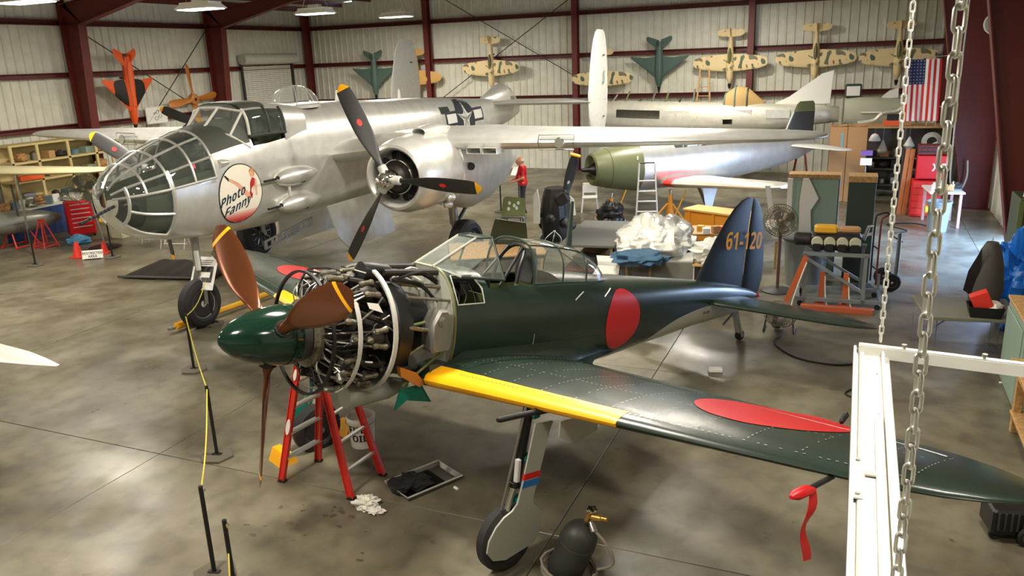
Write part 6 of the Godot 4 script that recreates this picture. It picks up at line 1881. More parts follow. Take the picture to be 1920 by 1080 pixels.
	for j in jp:
		o = thing("aircraft_jack", j[2], "jack", j[0], 0.0, "jacks under the silver fighter")
		plathe(o, "jack_body", M.amber, [[0.06, 0.13], [0.1, 0.13], [0.45, 0.1], [0.46, 0.07], [j[1] - 0.1, 0.06]], Transform3D(), 16)
		plathe(o, "ram", M.chrome, [[j[1] - 0.1, 0.035], [j[1], 0.035], [j[1] + 0.005, 0.06], [j[1] + 0.03, 0.06]], Transform3D(), 12)
		for k in 3:
			var d := Vector3(cos(TAU * k / 3 + 0.5), 0, sin(TAU * k / 3 + 0.5))
			pbar(o, "jack_leg", M.amber, Vector3(0, 0.45, 0) + d * 0.08, d * 0.5 + Vector3(0, 0.03, 0), 0.025)
			plathe(o, "foot_pad", M.steel, [[0, 0.07], [0.03, 0.06]], Transform3D(Basis.IDENTITY, d * 0.5), 12)
		pbar(o, "pump_handle", M.yellow, Vector3(0.14, 0.1, 0), Vector3(0.45, 0.85, 0.05), 0.018)
	o = thing("aluminium_stepladder", "aluminium stepladder standing against the silver fighter's wing root", "ladder", Vector3(-5.05, 0, -20.85), 0.25)
	for s in [-1, 1]:
		pbar(o, "side_rail", M.aluminium, Vector3(0.3 * s, 0, 0.45), Vector3(0.2 * s, 1.75, -0.1), 0.025)
		pbar(o, "rear_strut", M.dark_grey, Vector3(0.3 * s, 0, -0.55), Vector3(0.2 * s, 1.45, -0.05), 0.02)
	pbar(o, "top_hoop", M.dark_grey, Vector3(-0.2, 1.75, -0.1), Vector3(0.2, 1.75, -0.1), 0.025)
	for k in 5: pbox(o, "step", M.aluminium, Vector3(0, 0.25 + 0.26 * k, 0.37 - 0.083 * k), Vector3(0.56 - 0.03 * k, 0.03, 0.1))
	# visitor rope posts and sign by the person
	for q in [[Vector3(-9.95, 0, -22.2), "black rope post under the bomber's near engine"], [Vector3(-12.6, 0, -19.5), "black rope post behind the bomber's open belly door"]]: stanchion(q[0], q[1])
	o = thing("info_stand", "black floor stand with a tilted white information card beside the man in red", "sign", Vector3(-9.75, 0, -23.2))
	plathe(o, "base", M.black, [[0, 0.2], [0.03, 0.2], [0.04, 0.03]], Transform3D(), 20)
	pbar(o, "pole", M.black, Vector3(0, 0.03, 0), Vector3(0, 1.05, 0), 0.018)
	pbox(o, "card", M.paper, Vector3(0, 1.12, 0), Vector3(0.42, 0.02, 0.36), 0.004, Basis(Vector3.RIGHT, 0.7))

func card(w: float, h: float) -> SurfaceTool:
	var st := S()
	box(st, Vector3.ZERO, Vector3(w, 0.004, h))
	return st

func stanchion(at: Vector3, label: String, h := 0.94) -> Node3D:
	var o := thing("rope_post", label, "stanchion", at, 0.3, "rope posts")
	plathe(o, "hexagonal_base", mat("base_grey", rgb(96, 90, 76), 0.8), [[0, 0.21], [0.03, 0.21], [0.035, 0.2]], Transform3D(), 6)
	pbox(o, "foot_plate", M.black, Vector3(0, 0.042, 0), Vector3(0.12, 0.014, 0.05))
	pbar(o, "post", M.black, Vector3(0, 0.035, 0), Vector3(0, h, 0), 0.021)
	ptube(o, "rope_ring", M.steel, range(12).map(func(k): return Vector3(0.022 + 0.016 * cos(TAU * k / 12.0), h - 0.04 + 0.016 * sin(TAU * k / 12.0), 0)), 0.004, 5, true)
	return o

# ---------------------------------------------------------------- left wall: shelves, tables, tank, tool chest
const ORD := ["first", "second", "third", "fourth", "fifth", "sixth", "seventh", "eighth", "ninth", "tenth", "eleventh", "twelfth"]

func left_side() -> void:
	rng.seed = 91
	# open wooden shelving
	var o := thing("wooden_shelving", "unpainted wooden open shelving against the left wall under the far wing", "shelves", Vector3(XL + 0.75, 0, -17.6), PI / 2)
	var pine: Material = mat("pine", rgb(202, 184, 128), 0.7)
	for x in [-1.75, -0.9, 0.15, 1.15, 1.75]: pbox(o, "upright", pine, Vector3(x, 1.3, 0.3), Vector3(0.09, 2.6, 0.06))
	for y in [0.9, 1.55, 2.1, 2.62]: pbox(o, "shelf_board", pine, Vector3(0, y, 0), Vector3(3.6, 0.06, 0.66))
	pbox(o, "back_panel", pine, Vector3(0, 1.75, -0.34), Vector3(3.6, 1.8, 0.02))
	var names := ["grey", "brown", "green", "blue-grey", "dark", "tan"]
	var ms := [M.steel, M.cardboard, M.cabinet_green, mat("blue_grey", rgb(96, 124, 130), 0.7), M.dark_grey, M.wood]
	var n := 0
	for y in [0.93, 1.58, 2.13]:
		for k in 7:
			if y == 1.58 and k == 6: continue
			var st := S()
			var w := rng.randf_range(0.14, 0.24)
			var h := rng.randf_range(0.14, 0.34)
			if (k + n) % 3 == 0: box(st, Vector3(0, h / 2, 0), Vector3(w * 1.6, h, 0.3), 0.01)
			elif (k + n) % 3 == 1: lump(st, Vector3(0, h * 0.45, 0), Vector3(w, h * 0.5, 0.2), n + 3, 0.4, 10, 14, 0.0)
			else: lathe(st, [[0, w * 0.6], [h * 0.8, w * 0.6], [h * 0.85, w * 0.5], [h, w * 0.2], [h, 0.0]], Transform3D(), 14)
			var it := solo(st, "shelf_part", ms[n % 6], "%s %s on the %s of the wooden shelving" % [names[n % 6], ["boxed part", "wrapped part", "round canister"][(k + n) % 3], ["low", "middle", "top"][int((y - 0.9) / 0.55)] + " board, " + ORD[k] + " from the column end,"], "part", Vector3(XL + 0.75, y, -19.1 + 0.46 * k), "parts on the wooden shelving")
			it.rotation.y = PI / 2 + rng.randf_range(-0.3, 0.3)
			n += 1
	tag(pbox(self, "orange_case", M.orange, Vector3(XL + 1.0, 1.662, -16.3), Vector3(0.3, 0.14, 0.75)), "flat orange case at the end of the wooden shelving", "case")
	# table with a blue skirt and its litter of parts
	o = thing("skirted_table", "folding table with a royal blue skirt in front of the wooden shelving", "table", Vector3(-22.28, 0, -15.9), PI / 2)
	pbox(o, "tabletop", M.white_paint, Vector3(0, 0.86, 0), Vector3(2.5, 0.03, 0.75))
	legs4(o, M.steel, 2.3, 0.7, 0.84, 0.04)
	var st := S()
	loft(st, range(40).map(func(k):
		var x: float = -1.25 + 2.5 * k / 39.0
		var z: float = 0.39 + 0.02 * sin(k * 1.9)
		return [Vector3(x, 0.85, 0.38), Vector3(x, 0.85, 0.39), Vector3(x, 0.03, z + 0.01), Vector3(x, 0.03, z)]))
	add(st, "skirt", M.navy, o)
	for k in 12:
		st = S()
		if k % 2: lump(st, Vector3(0, 0.1, 0), Vector3(0.15, 0.12, 0.14), k + 40, 0.45, 10, 14, 0.0)
		else: box(st, Vector3(0, 0.12, 0), Vector3(0.14, 0.24, 0.2), 0.01)
		var it := solo(st, "table_item", [M.cloth_white, M.cardboard, ms[3], M.wood, M.white_paint, M.steel][k % 6], ["crumpled white cloth", "brown carton", "blue-grey rag", "wooden block", "white box", "grey wrapped part"][k % 6] + " on the blue-skirted table, %s from the tool chest" % ORD[11 - k], "part", Vector3(-22.35 + 0.16 * ((k % 3) - 1), 0.875, -14.9 - 0.18 * k), "parts on the blue-skirted table")
		it.rotation.y = rng.randf_range(0, 3)
	o = thing("dark_bench", "dark workbench at the end of the blue-skirted table", "bench", Vector3(-22.5, 0, -13.4), PI / 2)
	pbox(o, "benchtop", M.wood, Vector3(0, 0.9, 0), Vector3(1.7, 0.05, 0.8))
	pbox(o, "cupboard", M.matt_black, Vector3(0, 0.44, 0), Vector3(1.6, 0.86, 0.7))
	for k in 4:
		st = S(); lump(st, Vector3(0, 0.08, 0), Vector3(0.16, 0.12, 0.16), k + 70, 0.4, 10, 14, 0.0)
		solo(st, "bench_item", [M.dark_grey, M.teal, M.cloth_white, M.cardboard][k], ["dark grey", "teal", "white", "brown"][k] + " lumpy part on the dark workbench", "part", Vector3(-22.45, 0.925, -12.8 - 0.36 * k), "parts on the dark workbench")
	# grey drop tank on a red stand
	o = thing("drop_tank", "grey streamlined drop tank lying on a red tubular stand", "tank", Vector3(-21.3, 0, -14.6))
	st = S()
	lathe(st, [[-1.35, 0.0], [-1.32, 0.06], [-1.15, 0.17], [-0.8, 0.27], [-0.3, 0.31], [0.3, 0.3], [0.8, 0.24], [1.2, 0.12], [1.4, 0.0]], along(Vector3(0.05, -0.06, -1), Vector3(0, 0.7, 0)), 32)
	add(st, "tank_shell", mat("tank_grey", rgb(132, 136, 124), 0.32, 0.3), o)
	ptube(o, "seam", M.dark_grey, range(20).map(func(k): return Vector3(0.31 * cos(0.1), 0.7, 0) + Vector3(0.0, 0.0, 1.2 - 2.4 * k / 19.0) + Vector3(-0.3 * pow(absf(1.0 - 2.0 * k / 19.0), 2.2), 0.0, 0)), 0.006, 5)
	for s in [-1, 1]:
		for q in [-0.35, 0.35]: pbar(o, "stand_leg", M.red_paint, Vector3(0.3 * s, 0.02, q), Vector3(0.06 * s, 0.5, q * 0.7), 0.02)
		pbar(o, "stand_rail", M.red_paint, Vector3(0.3 * s, 0.06, -0.4), Vector3(0.3 * s, 0.06, 0.4), 0.018)
	pbar(o, "lifting_post", M.dark_grey, Vector3(0.28, 0.5, 0.1), Vector3(0.1, 1.75, 0.0), 0.025)
	o = thing("red_axle_stand", "red welded axle stand in front of the drop tank", "stand", Vector3(-20.5, 0, -14.75))
	for k in 4: pbar(o, "leg", M.red_paint, Vector3(0.22 * [1, 1, -1, -1][k], 0.0, 0.22 * [1, -1, -1, 1][k]), Vector3(0.04 * [1, 1, -1, -1][k], 0.75, 0.04 * [1, -1, -1, 1][k]), 0.02)
	for k in 4: pbar(o, "foot_rail", M.red_paint, Vector3(0.2 * [1, 1, -1, -1][k], 0.05, 0.2 * [1, -1, -1, 1][k]), Vector3(0.2 * [1, -1, -1, 1][k], 0.05, 0.2 * [-1, -1, 1, 1][k]), 0.015)
	pbox(o, "cradle", M.red_paint, Vector3(0, 0.76, 0), Vector3(0.16, 0.05, 0.12))
	# tool chest
	o = thing("tool_chest", "red steel tool chest with six drawers beside the bomber's nose gun", "tool chest", Vector3(-20.75, 0, -16.15), 1.05)
	pbox(o, "carcass", M.red, Vector3(0, 0.56, 0), Vector3(0.7, 0.98, 0.46), 0.03)
	for k in 6:
		var d := pbox(o, "drawer", M.red, Vector3(0, 0.94 - 0.13 * k, 0.232), Vector3(0.62, 0.115, 0.02))
		pbox(d, "drawer_pull", M.pale_grey, Vector3(0, 0.97 - 0.13 * k, 0.25), Vector3(0.5, 0.022, 0.025))
	for sx in [-1, 1]:
		for sz in [-1, 1]: plathe(o, "caster", M.black, [[-0.025, 0.04], [0.025, 0.04]], along(Vector3.RIGHT, Vector3(0.28 * sx, 0.04, 0.16 * sz)), 12)
	st = S(); lump(st, Vector3(0, 0.08, 0), Vector3(0.16, 0.1, 0.14), 55, 0.4, 12, 16, 0.0)
	solo(st, "rag_bundle", M.cloth_white, "grey-white rag bundle on top of the red tool chest", "rag", Vector3(-20.75, 1.055, -16.15))
	st = S(); lump(st, Vector3(0, 0.1, 0), Vector3(0.32, 0.14, 0.24), 56, 0.4, 12, 18, 0.0)
	solo(st, "blue_plastic", mat("pale_blue", rgb(96, 164, 206), 0.35), "crumpled light blue plastic on the floor by the red axle stand", "plastic sheeting", Vector3(-19.95, 0, -15.35))
	# cones, floor sign, pedestal fan
	var cone := func(at: Vector3, label: String, s: float) -> void:
		var c := thing("traffic_cone", label, "traffic cone", at, 0.2, "small traffic cones")
		plathe(c, "cone_body", M.red_paint, [[0.02, 0.13 * s], [0.04, 0.125 * s], [0.38 * s, 0.05 * s], [0.4 * s, 0.045 * s], [0.4 * s, 0.03 * s]], Transform3D(), 20)
		pbox(c, "cone_base", M.red_paint, Vector3(0, 0.012, 0), Vector3(0.32 * s, 0.024, 0.32 * s))
	cone.call(Vector3(-18.45, 0, -14.1), "bright orange-red cone in front of the small white floor sign", 1.0)
	cone.call(Vector3(-18.1, 0, -14.62), "orange-red cone lying behind beside the pedestal fan's round base", 0.8)
	o = thing("floor_sign", "small white floor sign reading RESTRICTED AREA by the cone", "sign", Vector3(-17.85, 0, -14.05), 0.62)
	pbox(o, "sign_board", M.paper, Vector3(0, 0.12, 0), Vector3(0.5, 0.22, 0.02), 0.004, Basis(Vector3.RIGHT, -0.25))
	letters(o, "lettering", M.black, "RESTRICTED", 0.062, func(x, y): return Vector3(x, 0.155 + y * 0.97, 0.005 - 0.25 * y))
	letters(o, "lettering", M.black, "AREA", 0.062, func(x, y): return Vector3(x, 0.075 + y * 0.97, 0.026 - 0.25 * y))
	pbox(o, "sign_foot", M.black, Vector3(0, 0.012, 0), Vector3(0.4, 0.02, 0.18))
	o = thing("pedestal_fan", "large wire-cage pedestal fan on a round base before the bomber's nose", "fan", Vector3(-18.7, 0, -15.15))
	plathe(o, "round_base", M.black, [[0, 0.42], [0.02, 0.42], [0.05, 0.34], [0.06, 0.06]], Transform3D(), 28)
	pbar(o, "pole", M.steel, Vector3(0, 0.05, 0), Vector3(-0.28, 1.5, 0), 0.025)
	fan_head(o, Vector3(-0.3, 1.62, 0.1), 0.42, Vector3(0.75, 0, 0.66).normalized(), mat("cage_grey", rgb(150, 152, 134), 0.4, 0.5))
	stanchion(Vector3(-18.74, 0, -13.1), "black rope post on the open floor before the drop tank")
	stanchion(Vector3(-17.45, 0, -14.3), "black rope post with a yellow pad under the bomber's nose gun")
	tag(pbox(self, "yellow_pad", M.yellow_dull, Vector3(-17.45, 0.99, -14.3), Vector3(0.34, 0.16, 0.22), 0.05), "yellow foam pad on top of a rope post under the nose gun", "pad")
	tag(pbox(self, "card_box", mat("card_white", rgb(214, 206, 170), 0.8), Vector3(-19.4, 0.24, -16.4), Vector3(0.4, 0.48, 0.5)), "off-white carton on the floor behind the pedestal fan", "box")
	# under the bomber: drip mats and wire stands
	o = thing("drip_mat", "black folded drip mat on the floor under the bomber", "mat", Vector3(-14.5, 0, -13.7), 0.2)
	st = S()
	loft(st, range(13).map(func(i):
		var x: float = -1.15 + 2.3 * i / 12.0
		var y: float = 0.03 + 0.05 * absf(sin(i * 1.3))
		return [Vector3(x, y, -0.75), Vector3(x, y + 0.02, -0.75), Vector3(x + 0.1, y * 0.7 + 0.03, 0.75), Vector3(x + 0.1, y * 0.7, 0.75)]))
	add(st, "mat_sheet", M.black, o)
	ptube(o, "rolled_edge", M.dark_grey, [Vector3(-1.15, 0.05, 0.75), Vector3(0, 0.06, 0.8), Vector3(1.2, 0.05, 0.75)], 0.03, 8)
	for q in [Vector3(-16.6, 0, -15.6), Vector3(-17.6, 0, -15.9)]:
		o = thing("wire_stand", "low white wire barrier frame under the bomber " + ("beside the drip mat" if q.x > -17 else "further from the drip mat"), "barrier", q, 0.2, "white wire frames under the bomber")
		for y in [0.12, 0.3, 0.46]: pbar(o, "wire_rail", M.white_paint, Vector3(-0.35, y, 0), Vector3(0.35, y, 0), 0.01)
		for x in [-0.35, 0.35]: ptube(o, "wire_leg", M.white_paint, [Vector3(x, 0.01, 0.16), Vector3(x, 0.46, 0), Vector3(x, 0.01, -0.16)], 0.01, 6)
	# fallen prop tip stays with its own propeller; far-side rope posts
	stanchion(Vector3(-13.9, 0, -19.8), "black rope post beyond the bomber's far main wheel")

# ---------------------------------------------------------------- right side: racks, cabinets, desk, cupboard
func right_side() -> void:
	rng.seed = 191
	# parts rack by the back wall
	var o := thing("parts_rack", "dark steel parts rack with a timber top shelf against the back wall below the flag", "rack", Vector3(1.35, 0, -27.5))
	pbox(o, "timber_top", M.wood, Vector3(0, 2.12, 0), Vector3(2.9, 0.07, 1.0))
	for y in [1.18, 0.84, 0.35]: pbox(o, "shelf", mat("rack_steel", rgb(82, 77, 68), 0.6), Vector3(0, y, 0), Vector3(2.8, 0.05, 0.9))
	for x in [-1.38, 0.0, 1.38]:
		for z in [-0.42, 0.42]: pbox(o, "upright", mat("rack_steel", rgb(82, 77, 68), 0.6), Vector3(x, 1.05, z), Vector3(0.07, 2.1, 0.07))
	pbox(o, "back_sheet", mat("rack_steel", rgb(82, 77, 68), 0.6), Vector3(0, 1.05, -0.47), Vector3(2.8, 2.0, 0.02))
	var kinds := ["black boxed part", "grey round canister", "dark wrapped part", "brown carton", "pale tin"]
	var ms := [M.black, M.steel, M.dark_grey, M.cardboard, M.pale_grey]
	for r in 3:
		for k in 8:
			var st := S()
			var h := rng.randf_range(0.14, 0.28)
			var i := (k * 3 + r) % 5
			if i == 1 or i == 4: lathe(st, [[0, 0.1], [h, 0.1], [h + 0.01, 0.08], [h + 0.01, 0.0]], Transform3D(), 14)
			elif i == 2: lump(st, Vector3(0, h / 2, 0), Vector3(0.15, h / 2, 0.16), k + r * 9, 0.35, 10, 14, 0.0)
			else: box(st, Vector3(0, h / 2, 0), Vector3(0.26, h, 0.3), 0.008)
			solo(st, "rack_part", ms[i], "%s on the %s shelf of the dark rack, %s from the carton end" % [kinds[i], ["bottom", "middle", "upper"][r], ORD[k]], "part", Vector3(0.15 + 0.34 * k, [0.38, 0.87, 1.21][r], -27.3), "parts in the dark rack")
	for q in [[0.52, 1.78, 0], [0.76, 1.55, 1], [1.48, 1.62, 2]]:
		o = thing("hanging_part", ["white dome shade", "pale grey cone", "grey-white triangular cone"][q[2]] + " hanging from the rack's timber shelf", "part", Vector3(q[0], q[1] - 0.18, -26.93), 0.0, "parts hung from the rack")
		plathe(o, "shell", M.pale_grey if q[2] else M.white_paint, [[[0.12, 0.17], [0.2, 0.15], [0.3, 0.1], [0.34, 0.03], [0.34, 0.0]], [[0.0, 0.12], [0.06, 0.15], [0.34, 0.03], [0.4, 0.0]], [[0.0, 0.04], [0.14, 0.16], [0.4, 0.02], [0.41, 0.0]]][q[2]], Transform3D(), 18)
		pbar(o, "hook", M.steel, Vector3(0, 0.34, 0), Vector3(0, 2.09 - q[1] + 0.18, 0), 0.008, 6)
	o = thing("hose_coil", "coiled pale grey hose hanging on the dark parts rack", "hose", Vector3(2.08, 1.7, -26.99))
	for k in 4: ptube(o, "hose_loop", M.pale_grey, circle(Vector3(0, 0, 0.02 * k), Vector3.RIGHT, Vector3.UP, 0.26 - 0.035 * k, 24), 0.018, 6, true)
	ptube(o, "hose_tail", M.pale_grey, [Vector3(0.15, -0.2, 0.02), Vector3(0.05, -0.4, 0.02), Vector3(-0.12, -0.34, 0.02)], 0.015, 6)
	pbox(o, "tag", M.paper, Vector3(0.08, -0.06, 0.1), Vector3(0.14, 0.08, 0.01), 0.004, Basis(Vector3.BACK, 0.5))
	o = thing("bent_pipe", "long bent pale exhaust pipe on top of the parts rack", "pipe", Vector3(0.3, 2.16, -27.3))
	ptube(o, "pipe_run", M.bare_metal, curve([Vector3(-0.3, 0.06, 0), Vector3(0.15, 0.14, 0), Vector3(0.4, 0.35, 0), Vector3(0.75, 0.4, 0), Vector3(1.05, 0.62, 0)], 5), 0.06, 10)
	ptube(o, "pipe_clamp", M.steel, circle(Vector3(0.4, 0.35, 0), Vector3(0.6, -0.6, 0).normalized(), Vector3.BACK, 0.066, 14), 0.01, 5, true)
	tag(pbox(self, "orange_tray", M.orange, Vector3(0.95, 2.24, -27.08), Vector3(0.45, 0.16, 0.22)), "orange plastic tray on top of the parts rack", "tray")
	tag(pbox(self, "small_carton", M.cardboard, Vector3(1.35, 2.34, -27.2), Vector3(0.28, 0.36, 0.3)), "small square carton on top of the parts rack next to the orange tray", "carton")
	tag(pbox(self, "black_case", M.black, Vector3(0.98, 2.41, -27.1), Vector3(0.34, 0.18, 0.2)), "black case stacked on the orange tray", "case")
	o = thing("rack_guard", "white tubular guard rail on the rack behind the flag", "rail", Vector3(2.2, 2.15, -27.2))
	for k in 4: pbar(o, "guard_bar", M.pale_grey, Vector3(-0.3 + 0.25 * k, 0, 0), Vector3(-0.3 + 0.25 * k, 0.55, 0), 0.015)
	pbar(o, "top_bar", M.pale_grey, Vector3(-0.4, 0.55, 0), Vector3(0.5, 0.55, 0), 0.018)
	# tall cartons
	for q in [[-0.5, 0.48, "tall plain carton beside the silver tailplane, with a slit of blue tape"], [0.02, 0.54, "wider tall plain carton next to the parts rack"]]:
		o = thing("tall_carton", q[2], "carton", Vector3(q[0], 0, -26.15), 0.06, "tall cartons")
		pbox(o, "carton_body", M.cardboard, Vector3(0, 1.12, 0), Vector3(q[1], 2.24, 0.5), 0.012)
		for s in [-1, 1]: pbox(o, "flap", M.cardboard, Vector3(q[1] * 0.26 * s, 2.26, 0.02), Vector3(q[1] * 0.44, 0.012, 0.5), 0.003, Basis(Vector3.BACK, 0.12 * s))
		if q[0] < -0.3: pbox(o, "blue_tape", mat("tape_blue", rgb(110, 160, 168), 0.5), Vector3(0.1, 1.85, 0.252), Vector3(0.07, 0.42, 0.006))
	o = thing("label_post", "thin post with a white card and purple box beside the cartons", "sign", Vector3(0.3, 0, -24.3))
	pbar(o, "post", M.steel, Vector3(0, 0, 0), Vector3(0, 1.3, 0), 0.015)
	pbox(o, "card", M.paper, Vector3(0, 1.42, 0), Vector3(0.3, 0.2, 0.02))
	pbox(o, "purple_box", mat("purple", rgb(120, 84, 150), 0.6), Vector3(0, 1.66, 0), Vector3(0.3, 0.14, 0.14))
	# red tool cabinet and white table
	o = thing("red_cabinet", "tall red steel tool cabinet by the right-hand column", "cabinet", Vector3(1.85, 0, -24.1))
	pbox(o, "lower_case", M.red, Vector3(0, 0.5, 0), Vector3(0.75, 0.98, 0.5), 0.015)
	pbox(o, "upper_case", M.red, Vector3(0.06, 1.34, 0), Vector3(0.72, 0.62, 0.42), 0.015)
	pbox(o, "top_chest", M.rust_red, Vector3(0.0, 1.8, 0), Vector3(0.6, 0.26, 0.4), 0.015)
	for k in 5: pbox(o, "drawer", M.red_paint, Vector3(0, 0.16 + 0.18 * k, 0.255), Vector3(0.68, 0.16, 0.015))
	for k in 2: pbox(o, "chest_stripe", M.black, Vector3(0, 1.76 + 0.1 * k, 0.205), Vector3(0.54, 0.03, 0.01))
	letters(o, "cabinet_lettering", M.paper, "XC", 0.2, func(x, y): return Vector3(0.24 + x, 1.34 + y, 0.214))
	o = thing("plank", "rough orange-brown timber planks leaning beside the red cabinet", "timber", Vector3(1.28, 0, -24.2))
	for k in 2: pbox(o, "board", mat("raw_timber", rgb(178, 106, 54), 0.8), Vector3(0.12 * k, 0.9, 0.04 * k), Vector3(0.11, 1.8, 0.05), 0.004, Basis(Vector3.BACK, -0.05))
	o = thing("white_table", "white-topped work table with pinkish legs and litter, by the grey bin", "table", Vector3(2.15, 0, -23.0), 0.1)
	pbox(o, "tabletop", M.white_paint, Vector3(0, 0.9, 0), Vector3(0.8, 0.05, 1.2))
	legs4(o, mat("pink_wood", rgb(186, 142, 134), 0.6), 0.78, 1.15, 0.88, 0.07)
	for k in 6:
		var st := S()
		if k % 2: lump(st, Vector3(0, 0.07, 0), Vector3(0.12, 0.09, 0.11), k + 120, 0.4, 10, 14, 0.0)
		else: lathe(st, [[0, 0.06], [0.16, 0.06], [0.17, 0.03], [0.22, 0.025], [0.22, 0.0]], Transform3D(), 12)
		solo(st, "table_bottle" if k % 2 == 0 else "table_rag", [M.white_paint, M.cloth_white, M.pale_grey, M.wood, M.chrome, M.dark_grey][k], ["white bottle", "white rag", "grey bottle", "tan rag", "silver can", "dark rag"][k] + " on the white work table", "bottle" if k % 2 == 0 else "rag", Vector3(1.9 + 0.11 * k, 0.925, -22.6 - 0.22 * (k % 3)), "litter on the white work table")
	o = thing("waste_bin", "grey round waste bin with yellow bag edge beside the red cabinet", "bin", Vector3(2.02, 0, -22.1))
	plathe(o, "drum", mat("bin_grey", rgb(120, 130, 132), 0.5), [[0.0, 0.22], [0.72, 0.28], [0.72, 0.3], [0.76, 0.3], [0.76, 0.26], [0.1, 0.2], [0.1, 0.0]], Transform3D(), 28)
	plathe(o, "bag_edge", M.yellow_dull, [[0.5, 0.05], [0.5, 0.1], [0.56, 0.1]], along(Vector3(-1, 0, 0.1), Vector3(0.24, 0.56, 0.05)), 14)
	# hose and pipe on the red column
	o = thing("air_hose", "white looped air hose hanging on the right-hand red column", "hose", Vector3(2.46, 0, -25.0))
	ptube(o, "hose_run", M.pale_grey, curve([Vector3(0.0, 6.0, 0), Vector3(-0.02, 3.2, 0), Vector3(0.0, 1.6, 0), Vector3(0.05, 0.72, 0.02), Vector3(0.3, 0.6, 0.02), Vector3(0.42, 0.95, 0.02), Vector3(0.4, 1.4, 0)], 6), 0.022, 8)
	plathe(o, "coupling", M.steel, [[0, 0.03], [0.1, 0.03]], Transform3D(Basis.IDENTITY, Vector3(0.0, 1.6, 0)), 10)
	o = thing("wall_reel", "round white ribbed reel high on the right-hand column", "reel", Vector3(2.32, 4.85, -18.5))
	plathe(o, "drum", M.pale_grey, [[-0.12, 0.0], [-0.12, 0.21], [0.12, 0.21], [0.12, 0.0]], along(Vector3.BACK), 28)
	for k in 5: pbar(o, "rib", M.dark_grey, Vector3(-0.14, -0.12 + 0.06 * k, 0.125), Vector3(0.14, -0.12 + 0.06 * k, 0.125), 0.008, 6)
	pbeam(o, "bracket", M.red_steel, Vector3(0, 0, 0), Vector3(1.25, 0, 0), 0.06, 0.1)
	# fire extinguisher at the door
	o = thing("fire_extinguisher", "red and white fire extinguisher standing by the open side door", "fire extinguisher", Vector3(2.66, 0, -17.95))
	plathe(o, "bottle", M.red, [[0, 0.07], [0.02, 0.08], [0.36, 0.08], [0.42, 0.05], [0.44, 0.03]], Transform3D(), 18)
	plathe(o, "label_band", M.paper, [[0.14, 0.0815], [0.26, 0.0815]], Transform3D(), 18)
	pbox(o, "valve", M.black, Vector3(0, 0.48, 0), Vector3(0.05, 0.08, 0.12))
	ptube(o, "carry_loop", M.black, [Vector3(-0.05, 0.5, 0), Vector3(0, 0.78, 0), Vector3(0.05, 0.5, 0)], 0.012, 6)
	# grey desk, dirty cone, carton tray
	o = thing("steel_desk", "flat grey steel desk by the right wall", "desk", Vector3(1.7, 0, -12.95), 0.12)
	pbox(o, "desktop", mat("desk_grey", rgb(112, 112, 96), 0.55), Vector3(0, 0.73, 0), Vector3(1.3, 0.05, 1.1))
	for sx in [-1, 1]:
		for sz in [-1, 1]: pprism(o, "leg", mat("desk_green", rgb(86, 96, 84), 0.55), [[-0.06, 0], [0.06, 0], [0.06, 0.5], [0.22 * -sx + 0.06, 0.7], [-0.06, 0.7]] if sx > 0 else [[0.06, 0], [-0.06, 0], [-0.06, 0.5], [0.16, 0.7], [0.06, 0.7]], 0.05, Transform3D(Basis.IDENTITY, Vector3(0.55 * sx, 0, 0.5 * sz - 0.025)))
	o = thing("dirty_cowl_cone", "tall dirty black tapered engine cowl standing on the grey desk", "aircraft part", Vector3(1.95, 0.755, -13.3))
	var st := S()
	loft(st, [[0.0, 0.2, 0.2], [0.2, 0.24, 0.22], [0.55, 0.2, 0.18], [0.8, 0.14, 0.13], [0.92, 0.08, 0.08]].map(func(q): return circle(Vector3(0.03 * q[0], q[0], -0.05 * q[0]), Vector3.RIGHT * q[1], Vector3.BACK * q[2], 1.0, 16)))
	add(st, "shell", mat("sooty", rgb(66, 64, 56), 0.7), o)
	plathe(o, "duct_mouth", M.matt_black, [[0, 0.06], [0.03, 0.06], [0.03, 0.0]], along(Vector3(-0.5, 0.1, 1), Vector3(-0.12, 0.14, 0.2)), 14)
	pprism(o, "torn_edge", M.black, [[0, 0], [-0.14, 0.1], [-0.1, 0.4], [0.04, 0.75], [0.06, 0.5]], 0.02, Transform3D(Basis.IDENTITY, Vector3(-0.16, 0.1, 0.1)))
	o = thing("parts_tray", "black plastic tray holding a red carton and rags on the grey desk", "tray", Vector3(1.88, 0.755, -12.6))
	st = S()
	loft(st, [rect(0.38, 0.28, 0.0), rect(0.46, 0.34, 0.16), rect(0.43, 0.31, 0.16), rect(0.36, 0.26, 0.02)])
	add(st, "tray_shell", M.black, o)
	tag(pbox(self, "red_carton", M.red_paint, Vector3(1.82, 0.98, -12.6), Vector3(0.24, 0.24, 0.18), 0.01, Basis(Vector3.BACK, 0.45)), "red drink carton tipped over in the black tray", "carton")
	st = S(); lump(st, Vector3.ZERO, Vector3(0.13, 0.07, 0.1), 88, 0.45, 10, 14)
	solo(st, "tray_rag", M.cloth_white, "white rag in the black tray beside the red carton", "rag", Vector3(1.97, 0.9, -12.6))
	# blue tarpaulin bundle and green cupboards
	o = thing("blue_tarpaulin", "crumpled bright blue tarpaulin draped over a heap by the green cupboard", "tarpaulin", Vector3(2.6, 0, -14.45))
	st = S(); lump(st, Vector3(0, 0.75, 0), Vector3(0.42, 0.78, 0.55), 66, 0.38, 26, 40, 0.0)
	add(st, "sheet", M.tarp_blue, o)
	o = thing("green_cupboard", "tall dark green steel cupboard beside the blue tarpaulin", "cupboard", Vector3(2.98, 0, -15.7))
	pbox(o, "carcass", mat("army_green", rgb(62, 76, 48), 0.45), Vector3(0, 1.0, 0), Vector3(0.8, 2.0, 0.9), 0.012)
	pbox(o, "front_edge", M.zinc_green, Vector3(-0.38, 1.0, 0.47), Vector3(0.08, 1.96, 0.03))
